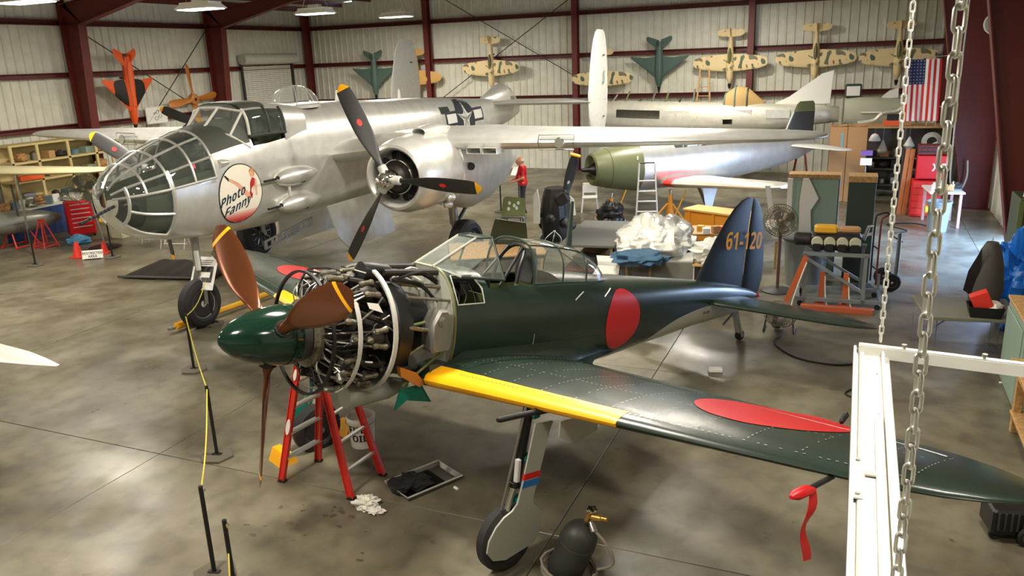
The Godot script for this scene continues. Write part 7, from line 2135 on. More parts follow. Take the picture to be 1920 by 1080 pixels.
	plathe(o, "red_knob", M.red, [[0, 0.03], [0.03, 0.045], [0.05, 0.03], [0.05, 0.0]], along(Vector3.BACK, Vector3(-0.08, 1.4, 0.45)), 14)
	o = thing("white_hose_ring", "thick white ducting hoop on top of the dark green cupboard", "duct", Vector3(2.98, 2.0, -15.6))
	ptube(o, "duct_ring", M.cloth_white, range(15).map(func(k): return Vector3(-0.28 * cos(PI * k / 14.0), 0.02 + 0.36 * sin(PI * k / 14.0), 0.2)), 0.07, 12)
	pbox(o, "black_blower", M.black, Vector3(0.1, 0.16, 0.0), Vector3(0.5, 0.32, 0.3), 0.03)
	o = thing("sage_cabinet", "sage green steel cabinet with timber top edge at the right wall", "cabinet", Vector3(2.45, 0, -11.6))
	pbox(o, "carcass", M.cabinet_green, Vector3(0, 0.58, 0), Vector3(0.7, 1.16, 1.2), 0.012)
	pbox(o, "door", M.cabinet_green, Vector3(-0.36, 0.56, 0), Vector3(0.02, 1.0, 1.1))
	pbox(o, "top_trim", M.wood, Vector3(0, 1.18, 0), Vector3(0.74, 0.04, 1.24))
	letters(o, "stencil", M.black, "F", 0.2, func(x, y): return Vector3(0.0 + x, 0.6 + y, 0.606))
	o = thing("timber_bench", "timber workbench at the right wall below the gate", "bench", Vector3(2.45, 0, -9.4))
	pbox(o, "benchtop", M.wood, Vector3(0, 0.86, 0), Vector3(1.1, 0.06, 2.2))
	legs4(o, M.wood, 1.05, 2.1, 0.83, 0.09)
	pbox(o, "lower_shelf", M.wood, Vector3(0, 0.25, 0), Vector3(1.0, 0.04, 2.0))
	# engine stand cluster behind the tail
	o = thing("grey_stand_fan", "dark wire-cage pedestal fan beside the fighter's rudder", "fan", Vector3(-1.2, 0, -15.7))
	plathe(o, "round_base", M.dark_grey, [[0, 0.3], [0.02, 0.3], [0.05, 0.2], [0.06, 0.05]], Transform3D(), 24)
	pbar(o, "pole", mat("rusty", rgb(92, 66, 50), 0.7, 0.3), Vector3(0, 0.05, 0), Vector3(0, 1.3, 0), 0.03)
	fan_head(o, Vector3(0, 1.42, 0.12), 0.31, Vector3(0.1, 0.05, 1).normalized(), mat("cage_brown", rgb(112, 100, 78), 0.45, 0.5))
	o = thing("grey_drum", "large glossy grey bin standing behind the pedestal fan", "bin", Vector3(-0.75, 0, -16.35))
	plathe(o, "drum_body", mat("drum_grey", rgb(112, 116, 110), 0.35), [[0, 0.36], [0.9, 0.42], [0.94, 0.44], [0.98, 0.43], [0.98, 0.0]], Transform3D(), 32)
	plathe(o, "drum_rim", M.dark_grey, [[0.9, 0.425], [0.92, 0.45], [0.95, 0.45], [0.97, 0.43]], Transform3D(), 32)
	o = thing("sage_partition", "pale sage green cabinet with tan top edge behind white airframe pieces", "cabinet", Vector3(-0.72, 0, -17.4))
	pbox(o, "carcass", M.cabinet_green, Vector3(0, 1.0, 0), Vector3(0.95, 1.98, 0.4), 0.01)
	pbox(o, "top_edge", M.wood, Vector3(0, 2.03, 0), Vector3(0.99, 0.08, 0.44))
	pbox(o, "side_edge", M.dark_grey, Vector3(0.48, 1.0, 0.0), Vector3(0.02, 1.96, 0.4))
	o = thing("dark_locker", "narrow dark green-black locker with tan top, hand truck in front", "locker", Vector3(0.18, 0, -16.95))
	pbox(o, "carcass", M.deep_green, Vector3(0, 1.0, 0), Vector3(0.5, 2.0, 0.5), 0.01)
	pbox(o, "top_cap", M.wood, Vector3(0, 2.06, 0), Vector3(0.52, 0.12, 0.52))
	pbox(o, "silver_tape", M.pale_grey, Vector3(0.16, 0.98, 0.255), Vector3(0.26, 0.06, 0.008), 0.002, Basis(Vector3.BACK, 0.3))
	for q in [[[0, 0], [0.24, 0.0], [0.2, 0.5], [0.34, 0.75], [0.14, 1.15], [0.02, 1.15], [-0.02, 0.7]], [[0, 0], [0.1, 0], [0.08, 1.3], [-0.02, 1.3]], [[0, 0], [0.12, 0], [-0.1, 1.1], [-0.2, 1.1]]].size():
		var P: Array = [[[0, 0], [0.24, 0.0], [0.2, 0.5], [0.34, 0.75], [0.14, 1.15], [0.02, 1.15], [-0.02, 0.7]], [[0, 0], [0.1, 0], [0.08, 1.3], [-0.02, 1.3]], [[0, 0], [0.12, 0], [-0.1, 1.1], [-0.2, 1.1]]][q]
		o = thing("airframe_piece", ["white forked airframe casting leaning on the sage cabinet", "narrow white airframe strip by the sage cabinet's edge", "white tapered strut leaning by the fighter's rudder"][q], "aircraft part", Vector3([-0.95, -1.2, -1.45][q], [0.85, 0.7, 0.75][q], -17.12 + 0.05 * q))
		pprism(o, "casting", M.white_paint, P, 0.06)
		pbox(o, "wooden_prop_stick", M.wood, Vector3(0.08, -0.36, 0.03), Vector3(0.05, 0.72 if q == 0 else 0.6, 0.04))
	o = thing("hand_truck", "black hand truck with red handle and pneumatic tyres beside the dark locker", "hand truck", Vector3(0.66, 0, -16.45), 0.3)
	for s in [-1, 1]:
		ptube(o, "frame_tube", M.rust_red if s > 0 else M.black, curve([Vector3(-0.16, 0.1, 0.16 * s), Vector3(-0.16, 1.25, 0.16 * s), Vector3(-0.1, 1.42, 0.14 * s), Vector3(0.06, 1.44, 0.12 * s), Vector3(0.1, 1.3, 0.1 * s)], 5), 0.018, 8)
		wheel(o, Vector3(0.1, 0.17, 0.24 * s), 0.17, 0.09, M.pale_grey)
	pbar(o, "axle", M.steel, Vector3(0.1, 0.17, -0.26), Vector3(0.1, 0.17, 0.26), 0.015)
	pbox(o, "toe_plate", M.dark_grey, Vector3(-0.3, 0.02, 0), Vector3(0.3, 0.015, 0.4))
	pbox(o, "grey_post", M.steel, Vector3(0.22, 0.65, 0.1), Vector3(0.06, 0.9, 0.06))
	for y in [0.4, 0.8]: pbar(o, "cross_bar", M.black, Vector3(-0.16, y, -0.16), Vector3(-0.16, y, 0.16), 0.015)
	# wheeled steel stand with a four-barrelled engine accessory
	o = thing("engine_stand", "grey steel wheeled stand behind the fighter's tailplane", "stand", Vector3(-0.15, 0, -15.3), 0.05)
	var gs: Material = mat("stand_grey", rgb(128, 134, 134), 0.45, 0.3)
	for x in [-0.55, 0.45]:
		for z in [-0.4, 0.4]: pbeam(o, "post", gs, Vector3(x, 0.1, z), Vector3(x, 0.98, z), 0.06, 0.06, Vector3.RIGHT)
	for z in [-0.4, 0.4]:
		pbeam(o, "top_rail", gs, Vector3(-0.6, 0.98, z), Vector3(0.5, 0.98, z), 0.06, 0.06)
		pbeam(o, "bottom_rail", gs, Vector3(-0.65, 0.13, z), Vector3(0.75, 0.13, z), 0.06, 0.06)
		pbeam(o, "diagonal", gs, Vector3(-0.55, 0.9, z), Vector3(0.45, 0.3, z), 0.05, 0.05)
	for x in [-0.65, 0.75]: pbeam(o, "cross_rail", gs, Vector3(x, 0.13, -0.4), Vector3(x, 0.13, 0.4), 0.06, 0.06)
	pbeam(o, "end_upright", gs, Vector3(0.75, 0.13, -0.4), Vector3(0.75, 0.45, -0.4), 0.05, 0.05, Vector3.RIGHT)
	for x in [-0.6, 0.7]:
		for z in [-0.4, 0.4]: plathe(o, "caster", M.black, [[-0.02, 0.05], [0.02, 0.05]], along(Vector3.BACK, Vector3(x, 0.05, z)), 12)
	var eb := thing("engine_block", "dark engine block with four pale round ends on the wheeled steel stand", "engine", Vector3(-0.2, 1.01, -15.25), 0.05)
	pbox(eb, "block", M.dark_engine, Vector3(0, 0.14, 0), Vector3(0.85, 0.26, 0.5), 0.03)
	pbox(eb, "valve_cover", M.yellow_dull, Vector3(-0.18, 0.36, 0.0), Vector3(0.4, 0.14, 0.24), 0.03)
	pbox(eb, "rag", M.cardboard, Vector3(0.22, 0.36, 0), Vector3(0.36, 0.1, 0.22), 0.04)
	for k in 4:
		plathe(eb, "round_end", mat("pale_olive", rgb(176, 176, 150), 0.5), [[0, 0.1], [0.06, 0.1], [0.07, 0.09], [0.07, 0.0]], along(Vector3.BACK, Vector3(-0.32 + 0.21 * k, 0.17, 0.25)), 20)
		pbox(eb, "black_foot", M.black, Vector3(-0.32 + 0.21 * k, 0.08, 0.3), Vector3(0.16, 0.14, 0.1), 0.02)
	plathe(eb, "generator", M.dark_engine, [[0, 0.1], [0.02, 0.12], [0.26, 0.12], [0.3, 0.08]], along(Vector3.LEFT, Vector3(-0.42, 0.16, 0)), 16)
	ptube(eb, "crank_arm", M.steel, [Vector3(0.45, 0.2, 0.1), Vector3(0.52, 0.45, 0.12), Vector3(0.6, 0.46, 0.12)], 0.03, 8)
	# orange props
	for q in [[Vector3(-0.98, 0, -14.75), 0.32, "leaning orange steel prop at the corner of the engine stand", 1.0], [Vector3(-0.38, 0, -15.0), 0.0, "upright orange prop with rope under the engine stand, nearer the locker", 0.62], [Vector3(0.02, 0, -15.0), 0.0, "upright orange prop with white rope in the middle under the engine stand", 0.62]]:
		o = thing("orange_prop", q[2], "prop", q[0], 0.0, "orange props")
		var d := Vector3(sin(q[1]), cos(q[1]), 0)
		pbeam(o, "shaft", mat("prop_orange", rgb(178, 86, 42), 0.6), Vector3(0, 0.02, 0), d * q[3], 0.09, 0.07, Vector3.BACK)
		pbox(o, "foot", mat("prop_orange", Color.WHITE), Vector3(0, 0.02, 0), Vector3(0.22, 0.04, 0.16))
		ptube(o, "rope", M.cloth_white, curve([d * q[3] * 0.9 + Vector3(0.05, 0, 0.05), d * q[3] * 0.4 + Vector3(0.07, 0, 0.06), Vector3(0.12, 0.02, 0.1), Vector3(0.25, 0.015, 0.2)], 5), 0.012, 6)
	tag(pbox(self, "timber_beam", mat("red_timber", rgb(168, 82, 48), 0.7), Vector3(-0.1, 0.05, -14.62), Vector3(1.2, 0.1, 0.12)), "red-brown timber beam on the floor before the engine stand", "timber")
	# round floor fan under the tailplane, with its lead
	o = thing("floor_fan", "round low floor fan with dusty cage under the fighter's tailplane", "fan", Vector3(-0.95, 0, -13.3))
	fan_head(o, Vector3(0, 0.3, 0), 0.27, Vector3(0.2, 0.85, 0.5).normalized(), mat("cage_dust", rgb(120, 112, 96), 0.5, 0.4))
	for s in [-1, 1]: ptube(o, "tube_foot", M.black, [Vector3(0.2 * s, 0.3, 0), Vector3(0.24 * s, 0.02, 0.16), Vector3(0.24 * s, 0.02, -0.2)], 0.014, 6)
	var lead := []
	for p in [Vector3(-0.9, 0.012, -13.0), Vector3(-0.95, 0.012, -12.6), Vector3(-0.6, 0.012, -12.1), Vector3(-0.1, 0.012, -11.95), Vector3(0.25, 0.012, -12.1), Vector3(0.5, 0.012, -12.4), Vector3(0.62, 0.012, -12.1), Vector3(0.3, 0.012, -11.8), Vector3(0.3, 0.012, -11.3), Vector3(0.12, 0.012, -10.9), Vector3(0.35, 0.012, -10.8), Vector3(0.45, 0.012, -11.1)]: lead.append(p)
	var ld := S(); tube(ld, curve(lead, 8), 0.012, 6)
	solo(ld, "extension_lead", M.matt_black, "black extension lead snaking over the floor under the tailplane", "cable")
	ld = S(); tube(ld, curve([Vector3(1.2, 0.012, -20.6), Vector3(1.0, 0.012, -21.4), Vector3(1.35, 0.012, -21.9), Vector3(0.9, 0.012, -22.6), Vector3(1.5, 0.012, -22.9), Vector3(1.9, 0.012, -22.6)], 8), 0.014, 6)
	solo(ld, "air_line", M.matt_black, "dark air line lying on the floor beside the grey waste bin", "cable")
	tag(pbox(self, "white_block", M.paper, Vector3(-1.66, 0.03, -11.2), Vector3(0.2, 0.06, 0.12), 0.01, Basis(Vector3.UP, 0.3)), "small white block lying on the floor below the fighter's tail", "block")

# ---------------------------------------------------------------- things round the fighter and the near gate
func foreground() -> void:
	# red step ladder straddling the floor beyond the engine
	var o := thing("step_ladder", "red fibreglass step ladder with aluminium treads under the fighter's engine", "ladder", Vector3(-5.23, 0, -6.65))
	var rp: Material = M.red_paint
	var top := Vector3(-0.08, 1.82, -0.1)
	var feet := [Vector3(-0.53, 0, 0.24), Vector3(0.45, 0, 0.3), Vector3(0.5, 0, -0.26), Vector3(-0.42, 0, -0.3)]
	for k in 4:
		var f: Vector3 = feet[k]
		var t := top + Vector3(0.05 * signf(f.x), 0, 0.16 * signf(f.z))
		var rl := S()
		beam(rl, f + Vector3(0, 0.02, 0), t, 0.075, 0.03, Vector3.BACK)
		for s in [-1, 1]: beam(rl, f + Vector3(0.034 * s, 0.02, 0.012), t + Vector3(0.034 * s, 0, 0.012), 0.008, 0.04, Vector3.BACK)
		var r := add(rl, "rail", rp, o)
		pbox(r, "rubber_foot", M.black, f + Vector3(0, 0.015, 0), Vector3(0.1, 0.03, 0.06))
		if k == 0:
			pprism(r, "warning_label", M.paper, oval(0, 0, 0.028, 0.1, 16), 0.004, XF(Vector3.RIGHT, (t - f).normalized(), f.lerp(t, 0.38) + Vector3(0, 0, 0.036)))
			pprism(r, "warning_label", M.paper, oval(0, 0, 0.022, 0.07, 16), 0.004, XF(Vector3.RIGHT, (t - f).normalized(), f.lerp(t, 0.72) + Vector3(0, 0, 0.036)))
	for k in 5:
		var f := 0.16 + 0.17 * k
		for q in [[0, 3], [1, 2]]:
			var a: Vector3 = feet[q[0]].lerp(top + Vector3(0.05 * signf(feet[q[0]].x), 0, 0.16), f)
			var b: Vector3 = feet[q[1]].lerp(top + Vector3(0.05 * signf(feet[q[1]].x), 0, -0.16), f)
			if q[0] == 1 and k == 4: continue
			pbeam(o, "tread" if q[0] == 0 else "rear_rung", M.aluminium, a, b, 0.075 if q[0] == 0 else 0.04, 0.025)
	pbox(o, "top_cap", rp, top + Vector3(0, 0.02, 0), Vector3(0.24, 0.05, 0.44), 0.015)
	for s in [-1, 1]: pbar(o, "spreader", M.steel, feet[0].lerp(top, 0.62) + Vector3(0.02, 0, -0.27 if s < 0 else 0.0), feet[1].lerp(top, 0.62) + Vector3(-0.02, 0, -0.27 if s < 0 else 0.0), 0.01)
	# white bucket, rag, drip pan, litter
	o = thing("oil_bucket", "white plastic bucket hand-lettered FUEL OIL behind the red ladder", "bucket", Vector3(-5.38, 0, -7.5), 0.4)
	plathe(o, "pail", M.white_paint, [[0, 0.0], [0, 0.14], [0.02, 0.145], [0.36, 0.17], [0.36, 0.18], [0.4, 0.18], [0.4, 0.165], [0.05, 0.135], [0.05, 0.0]], Transform3D(), 32)
	for q in [["FUEL", 0.27], ["OIL", 0.15]]: letters(o, "lettering", M.black, q[0], 0.09, func(x, y):
		var a: float = x / 0.168
		return Vector3(sin(a), 0, cos(a)) * (0.153 + (q[1] + y) * 0.062) + Vector3(0, q[1] + y, 0))
	ptube(o, "handle", M.steel, range(13).map(func(k): return Vector3(0.185 * cos(PI * k / 12.0), 0.34 - 0.02 * sin(PI * k / 12.0), 0.185 * sin(PI * k / 12.0))), 0.005, 6)
	var st := S()
	lump(st, Vector3(0, 0.04, 0), Vector3(0.13, 0.06, 0.1), 17, 0.6, 18, 30, 0.003)
	lump(st, Vector3(0.16, 0.02, 0.06), Vector3(0.1, 0.025, 0.07), 18, 0.5, 12, 20, 0.002)
	solo(st, "white_rag", M.cloth_white, "crumpled white rag on the floor by the red ladder's foot", "rag", Vector3(-4.55, 0, -6.28))
	o = thing("drip_pan", "shallow metal drip pan with black oil under the engine", "pan", Vector3(-4.2, 0, -6.93), 1.08)
	st = S()
	loft(st, [rect(0.66, 0.42, 0.004), rect(0.72, 0.48, 0.05), rect(0.74, 0.5, 0.05), rect(0.74, 0.5, 0.042), rect(0.68, 0.44, 0.0)])
	add(st, "pan_shell", M.steel, o)
	ptube(o, "rolled_rim", M.aluminium, [Vector3(0.36, 0.05, 0.24), Vector3(0.36, 0.05, -0.24), Vector3(-0.36, 0.05, -0.24), Vector3(-0.36, 0.05, 0.24)], 0.012, 8, true)
	st = S()
	box(st, Vector3(-0.07, 0.014, -0.02), Vector3(0.5, 0.008, 0.36), 0.003)
	add(st, "oil_pool", mat("oil", rgb(10, 9, 8), 0.15), o)
	st = S()
	lump(st, Vector3(-0.16, 0.05, -0.04), Vector3(0.22, 0.03, 0.2), 23, 0.5, 12, 22, 0.02)
	add(st, "oily_cloth", M.matt_black, o)
	tag(pbox(self, "paper_scrap", M.paper, Vector3(-3.79, 0.012, -6.92), Vector3(0.07, 0.024, 0.03), 0.006, Basis(Vector3.UP, -0.5)), "tiny white scrap on the floor beside the drip pan", "scrap")
	tag(pbox(self, "paper_scrap", M.paper, Vector3(2.1, 0.006, -11.95), Vector3(0.06, 0.012, 0.05), 0.003), "tiny white scrap on the floor by the sage cabinet", "scrap")
	# yellow chocks at the fighter's far wheel
	for q in [[Vector3(-6.07, 0, -6.82), "yellow chock before the fighter's far main wheel"], [Vector3(-5.76, 0, -7.72), "yellow chock behind the fighter's far main wheel"]]:
		o = thing("yellow_chock", q[1], "chock", q[0], 1.14, "yellow chocks")
		pprism(o, "wedge", M.yellow, [[0, 0], [0.24, 0], [0.17, 0.15], [0.07, 0.15]], 0.3, Transform3D(Basis.IDENTITY, Vector3(-0.12, 0, -0.15)))
	# rope line
	var posts := [Vector3(-10.78, 0, -10.72), Vector3(-9.38, 0, -8.79), Vector3(-6.92, 0, -6.63), Vector3(-5.24, 0, -4.77), Vector3(-4.86, 0, -4.62)]
	var labels := ["", "black rope post by the spinner with yellow rope, on the open floor", "black rope post in line with the propeller's downward blade", "black rope post where the yellow rope ends, beside a shorter one", "shorter black rope post next to another at the end of the line"]
	for k in range(1, 5): stanchion(posts[k], labels[k], 0.94 if k < 4 else 0.76)
	var rope := mat("rope_yellow", rgb(206, 188, 64), 0.6)
	for q in [[0, 1, "between the sign post and the spinner post"], [1, 2, "from the spinner post along the floor line"], [2, 3, "to the last tall post"]]:
		st = S()
		var a: Vector3 = posts[q[0]] + Vector3(0, 0.9, 0)
		var b: Vector3 = posts[q[1]] + Vector3(0, 0.9, 0)
		tube(st, range(13).map(func(i): return a.lerp(b, i / 12.0) - Vector3(0, 0.12 * sin(PI * i / 12.0), 0)), 0.008, 6)
		solo(st, "barrier_rope", rope, "thin yellow barrier rope " + q[2], "rope", Vector3.ZERO, "barrier ropes")
	st = S()
	tube(st, curve([posts[4] + Vector3(0.02, 0.72, 0), Vector3(-4.85, 0.42, -4.6), Vector3(-4.5, 0.2, -4.2)], 6), 0.008, 6)
	solo(st, "barrier_rope", rope, "thin yellow barrier rope drooping from the shorter post", "rope", Vector3.ZERO, "barrier ropes")
	# information board on its post by the nose wheel
	o = thing("sign_post", "white information board with black picture on a black post at the bomber's nose wheel", "sign", posts[0], 0.1)
	plathe(o, "base", mat("base_grey", Color.WHITE), [[0, 0.21], [0.03, 0.21], [0.035, 0.2]], Transform3D(), 6)
	plathe(o, "foot_ring", M.black, [[0.035, 0.1], [0.05, 0.09], [0.05, 0.0]], Transform3D(), 18)
	pbar(o, "post", M.black, Vector3(0, 0.04, 0), Vector3(0, 0.86, 0), 0.03)
	var tilt := Basis(Vector3.RIGHT, -0.5)
	pbox(o, "board", M.paper, Vector3(0, 1.0, 0.05), Vector3(0.5, 0.62, 0.02), 0.005, tilt)
	pbox(o, "picture", M.black, Vector3(0, 1.0, 0.05) + tilt * Vector3(0, -0.02, 0.011), Vector3(0.4, 0.3, 0.004), 0.001, tilt)
	pbox(o, "picture_light", M.paper, Vector3(0, 1.0, 0.05) + tilt * Vector3(0.03, -0.03, 0.014), Vector3(0.24, 0.1, 0.004), 0.001, tilt)
	for k in 3: pbox(o, "text_line", M.dark_grey, Vector3(0, 1.0, 0.05) + tilt * Vector3(0, 0.24 - 0.035 * k, 0.011), Vector3(0.34 - 0.05 * k, 0.012, 0.003), 0.001, tilt)
	# tow bar
	o = thing("tow_bar", "yellow tubular tow bar on the floor at the bomber's nose wheel", "tow bar")
	pbar(o, "bar", M.yellow_dull, Vector3(-11.16, 0.09, -10.2), Vector3(-10.86, 0.09, -13.0), 0.055, 12)
	pbar(o, "sleeve", M.yellow, Vector3(-11.16, 0.09, -10.2), Vector3(-11.08, 0.09, -10.95), 0.066, 12)
	plathe(o, "end_ring", M.steel, [[-0.02, 0.07], [0.02, 0.07]], along(Vector3.UP, Vector3(-11.17, 0.09, -10.1)), 14)
	pbar(o, "cross_piece", M.yellow_dull, Vector3(-11.15, 0.09, -12.95), Vector3(-10.6, 0.09, -12.9), 0.035)
	# gas bottle with its hose
	o = thing("gas_bottle", "dirty black gas bottle with brass regulator and coiled hose, near the main wheel", "gas bottle", Vector3(-2.05, 0, -5.85))
	var ax := Vector3(0.36, 0.93, -0.02).normalized()
	var sooty: Material = mat("bottle_black", rgb(54, 54, 50), 0.5, 0.2)
	plathe(o, "bottle", sooty, [[0.0, 0.0], [0.0, 0.15], [0.02, 0.165], [0.4, 0.165], [0.47, 0.155], [0.53, 0.12], [0.57, 0.06], [0.58, 0.035], [0.62, 0.035]], along(ax, Vector3(-0.1, 0.06, 0)), 32)
	plathe(o, "collar_ring", M.dark_grey, [[0.36, 0.166], [0.36, 0.17], [0.38, 0.17], [0.38, 0.166]], along(ax, Vector3(-0.1, 0.06, 0)), 32)
	var nk := Vector3(-0.1, 0.06, 0) + ax * 0.62
	var vb := plathe(o, "valve", mat("brass", rgb(176, 140, 72), 0.35, 0.8), [[0, 0.03], [0.07, 0.028], [0.07, 0.02], [0.1, 0.02]], along(ax, nk), 12)
	plathe(vb, "regulator", mat("brass", Color.WHITE), [[0, 0.02], [0.04, 0.02], [0.04, 0.035], [0.12, 0.035], [0.13, 0.025], [0.18, 0.022]], along(Vector3(1, 0.12, 0.1), nk + ax * 0.04), 14)
	plathe(vb, "outlet", M.steel, [[0, 0.02], [0.06, 0.03], [0.09, 0.03]], along(Vector3(0.5, -0.6, 0.5), nk + Vector3(0.04, 0.0, 0.02)), 12)
	var wl := S()
	for k in 5:
		var d := Vector3(cos(TAU * k / 5), 0, sin(TAU * k / 5))
		lathe(wl, [[-0.012, 0.016], [0.012, 0.016]], along(ax, nk + ax * 0.12 + d * 0.035), 10)
	lathe(wl, [[-0.01, 0.036], [0.01, 0.036]], along(ax, nk + ax * 0.12), 14)
	add(wl, "hand_wheel", M.chrome, vb)
	var coil := []
	for k in 60:
		var a := TAU * k / 15.0
		coil.append(Vector3(-0.05, 0, 0) + Vector3(cos(a) * (0.24 + 0.012 * sin(k)), 0.035 + 0.026 * (k / 15.0) + 0.03 * (1 - cos(a)), sin(a) * (0.24 + 0.01 * sin(k * 1.7))))
	coil.append_array(curve([Vector3(0.24, 0.2, 0.04), Vector3(0.38, 0.3, 0.06), Vector3(0.34, 0.46, 0.06), nk + Vector3(0.09, -0.05, 0.06)], 5))
	ptube(o, "hose", mat("hose_grey", rgb(134, 126, 112), 0.7), coil, 0.013, 7)
	# black wheeled cart at the wing tip
	o = thing("tool_cart", "black ribbed plastic tool cart with white wheels under the fighter's wing tip", "cart", Vector3(1.66, 0, -7.95), 0.2)
	pbox(o, "cart_body", M.black, Vector3(0, 0.2, 0), Vector3(0.5, 0.26, 0.34), 0.02)
	for k in 8: pbox(o, "rib", M.dark_grey, Vector3(-0.2 + 0.055 * k, 0.22, 0.174), Vector3(0.02, 0.18, 0.012))
	for s in [-1, 1]: wheel(o, Vector3(0.06, 0.1, 0.21 * s), 0.1, 0.05, M.white_paint)
	wheel(o, Vector3(-0.2, 0.05, 0.1), 0.05, 0.04, M.dark_grey)
	near_gate()

func near_gate() -> void:
	# fold-down loading gate held out by two chains
	var o := thing("loading_gate", "white sheet-steel side beam of a fold-down gate with an aluminium cross arm", "gate", Vector3(0.06, 3.2, -3.68))
	var wp: Material = M.white_paint
	pbox(o, "beam_web", wp, Vector3(0.06, 0.02, 1.55), Vector3(0.12, 0.04, 3.1), 0.006)
	pbox(o, "outer_lip", wp, Vector3(0.006, 0.03, 1.55), Vector3(0.012, 0.07, 3.1), 0.003)
	pbox(o, "raised_rib", wp, Vector3(0.034, 0.046, 1.55), Vector3(0.022, 0.014, 3.1), 0.004)
	pbox(o, "inner_lip", wp, Vector3(0.118, 0.03, 1.55), Vector3(0.012, 0.075, 3.1), 0.003)
	pbox(o, "aluminium_edge", M.aluminium, Vector3(0.135, 0.012, 1.55), Vector3(0.022, 0.05, 3.1), 0.003)
	pbox(o, "stiffener_strip", M.pale_grey, Vector3(0.092, 0.046, 1.3), Vector3(0.028, 0.012, 1.15), 0.003)
	var lp := pbox(o, "latch_plate", M.pale_grey, Vector3(0.024, 0.056, 1.22), Vector3(0.03, 0.008, 0.26), 0.003)
	for s in [-1, 1]: plathe(lp, "latch_bolt", M.steel, [[0, 0.007], [0.006, 0.007], [0.006, 0.0]], Transform3D(Basis.IDENTITY, Vector3(0.024, 0.06, 1.22 + 0.11 * s)), 8)
	pbox(o, "latch_bar", M.steel, Vector3(0.066, 0.047, 1.17), Vector3(0.06, 0.008, 0.022), 0.002)
	pbox(o, "end_cap", wp, Vector3(0.06, 0.022, 0.006), Vector3(0.12, 0.06, 0.012), 0.003)
	var arm := pbeam(o, "cross_arm", M.aluminium, Vector3(0.02, 0.075, 0.03), Vector3(1.9, 0.075, 0.2), 0.03, 0.02)
	pbeam(arm, "arm_flange", M.pale_grey, Vector3(0.02, 0.055, 0.045), Vector3(1.9, 0.055, 0.215), 0.006, 0.05)
	for x in [0.2, 0.5, 0.9, 1.4]: plathe(arm, "arm_bolt", M.steel, [[0, 0.006], [0.03, 0.006], [0.03, 0.011], [0.04, 0.011], [0.04, 0.0]], Transform3D(Basis.IDENTITY, Vector3(x, 0.065, 0.03 + 0.09 * x)), 8)
	for s in [0.3, 0.7, 1.8, 2.3, 2.8]: plathe(o, "screw", M.steel, [[0, 0.004], [0.003, 0.004], [0.003, 0.0]], Transform3D(Basis.IDENTITY, Vector3(0.092, 0.052, s)), 8)
	pbox(o, "far_support", M.red_steel, Vector3(1.95, 0.04, 0.2), Vector3(0.1, 0.2, 0.1))
	pbeam(o, "support_post", M.red_steel, Vector3(1.98, -3.2, 0.22), Vector3(1.98, 0.15, 0.22), 0.1, 0.1, Vector3.RIGHT)
	pbeam(o, "hinge_post", M.red_steel, Vector3(0.06, -3.2, 3.05), Vector3(0.06, 0.0, 3.05), 0.1, 0.1, Vector3.RIGHT)
	# chain link
	var link := S()
	var pts := []
	var r := 0.0085
	var h := 0.0125
	for k in 16:
		var a := TAU * k / 16
		pts.append(Vector3(r * cos(a), r * sin(a) + (h if sin(a) > 0.001 else -h if sin(a) < -0.001 else (h if k == 0 else h)), 0))
	pts = []
	for k in 9: pts.append(Vector3(r * cos(PI * k / 8), h + r * sin(PI * k / 8), 0))
	for k in 9: pts.append(Vector3(-r * cos(PI * k / 8), -h - r * sin(PI * k / 8), 0))
	tube(link, pts, 0.0038, 8, true)
	var lm := commit(link)
	var zinc: Material = mat("zinc_chain", rgb(224, 224, 216), 0.32, 0.65)
	for q in [[Vector3(0.165, 3.3, -3.655), 120, "bright steel chain holding the far end of the white gate"], [Vector3(0.131, 3.27, -1.44), 122, "bright steel chain with large-looking links holding the near end of the gate"]]:
		var c := thing("steel_chain", q[2], "chain", q[0], 0.0, "gate chains")
		for k in q[1]:
			put(lm, "link", zinc, c, Vector3(0, 0.02 + 0.0352 * k, 0), Basis(Vector3.UP, (0.35 if k % 2 else 0.35 + PI / 2) + 0.12 * sin(k * 1.7)))
		pbar(c, "roof_cable", M.steel, Vector3(0, 0.0352 * q[1], 0), Vector3(0, roof_y(0.1) - q[0].y, 0), 0.006, 6)

# ---------------------------------------------------------------- the man in red
func cap_d(p: Vector3, b: Array) -> float:   # distance to a tapered capsule [a, b, ra, rb]
	var ab: Vector3 = b[1] - b[0]
	var t := clampf((p - b[0]).dot(ab) / maxf(ab.length_squared(), 1e-9), 0, 1)
	return p.distance_to(b[0] + ab * t) - lerpf(b[2], b[3], t)

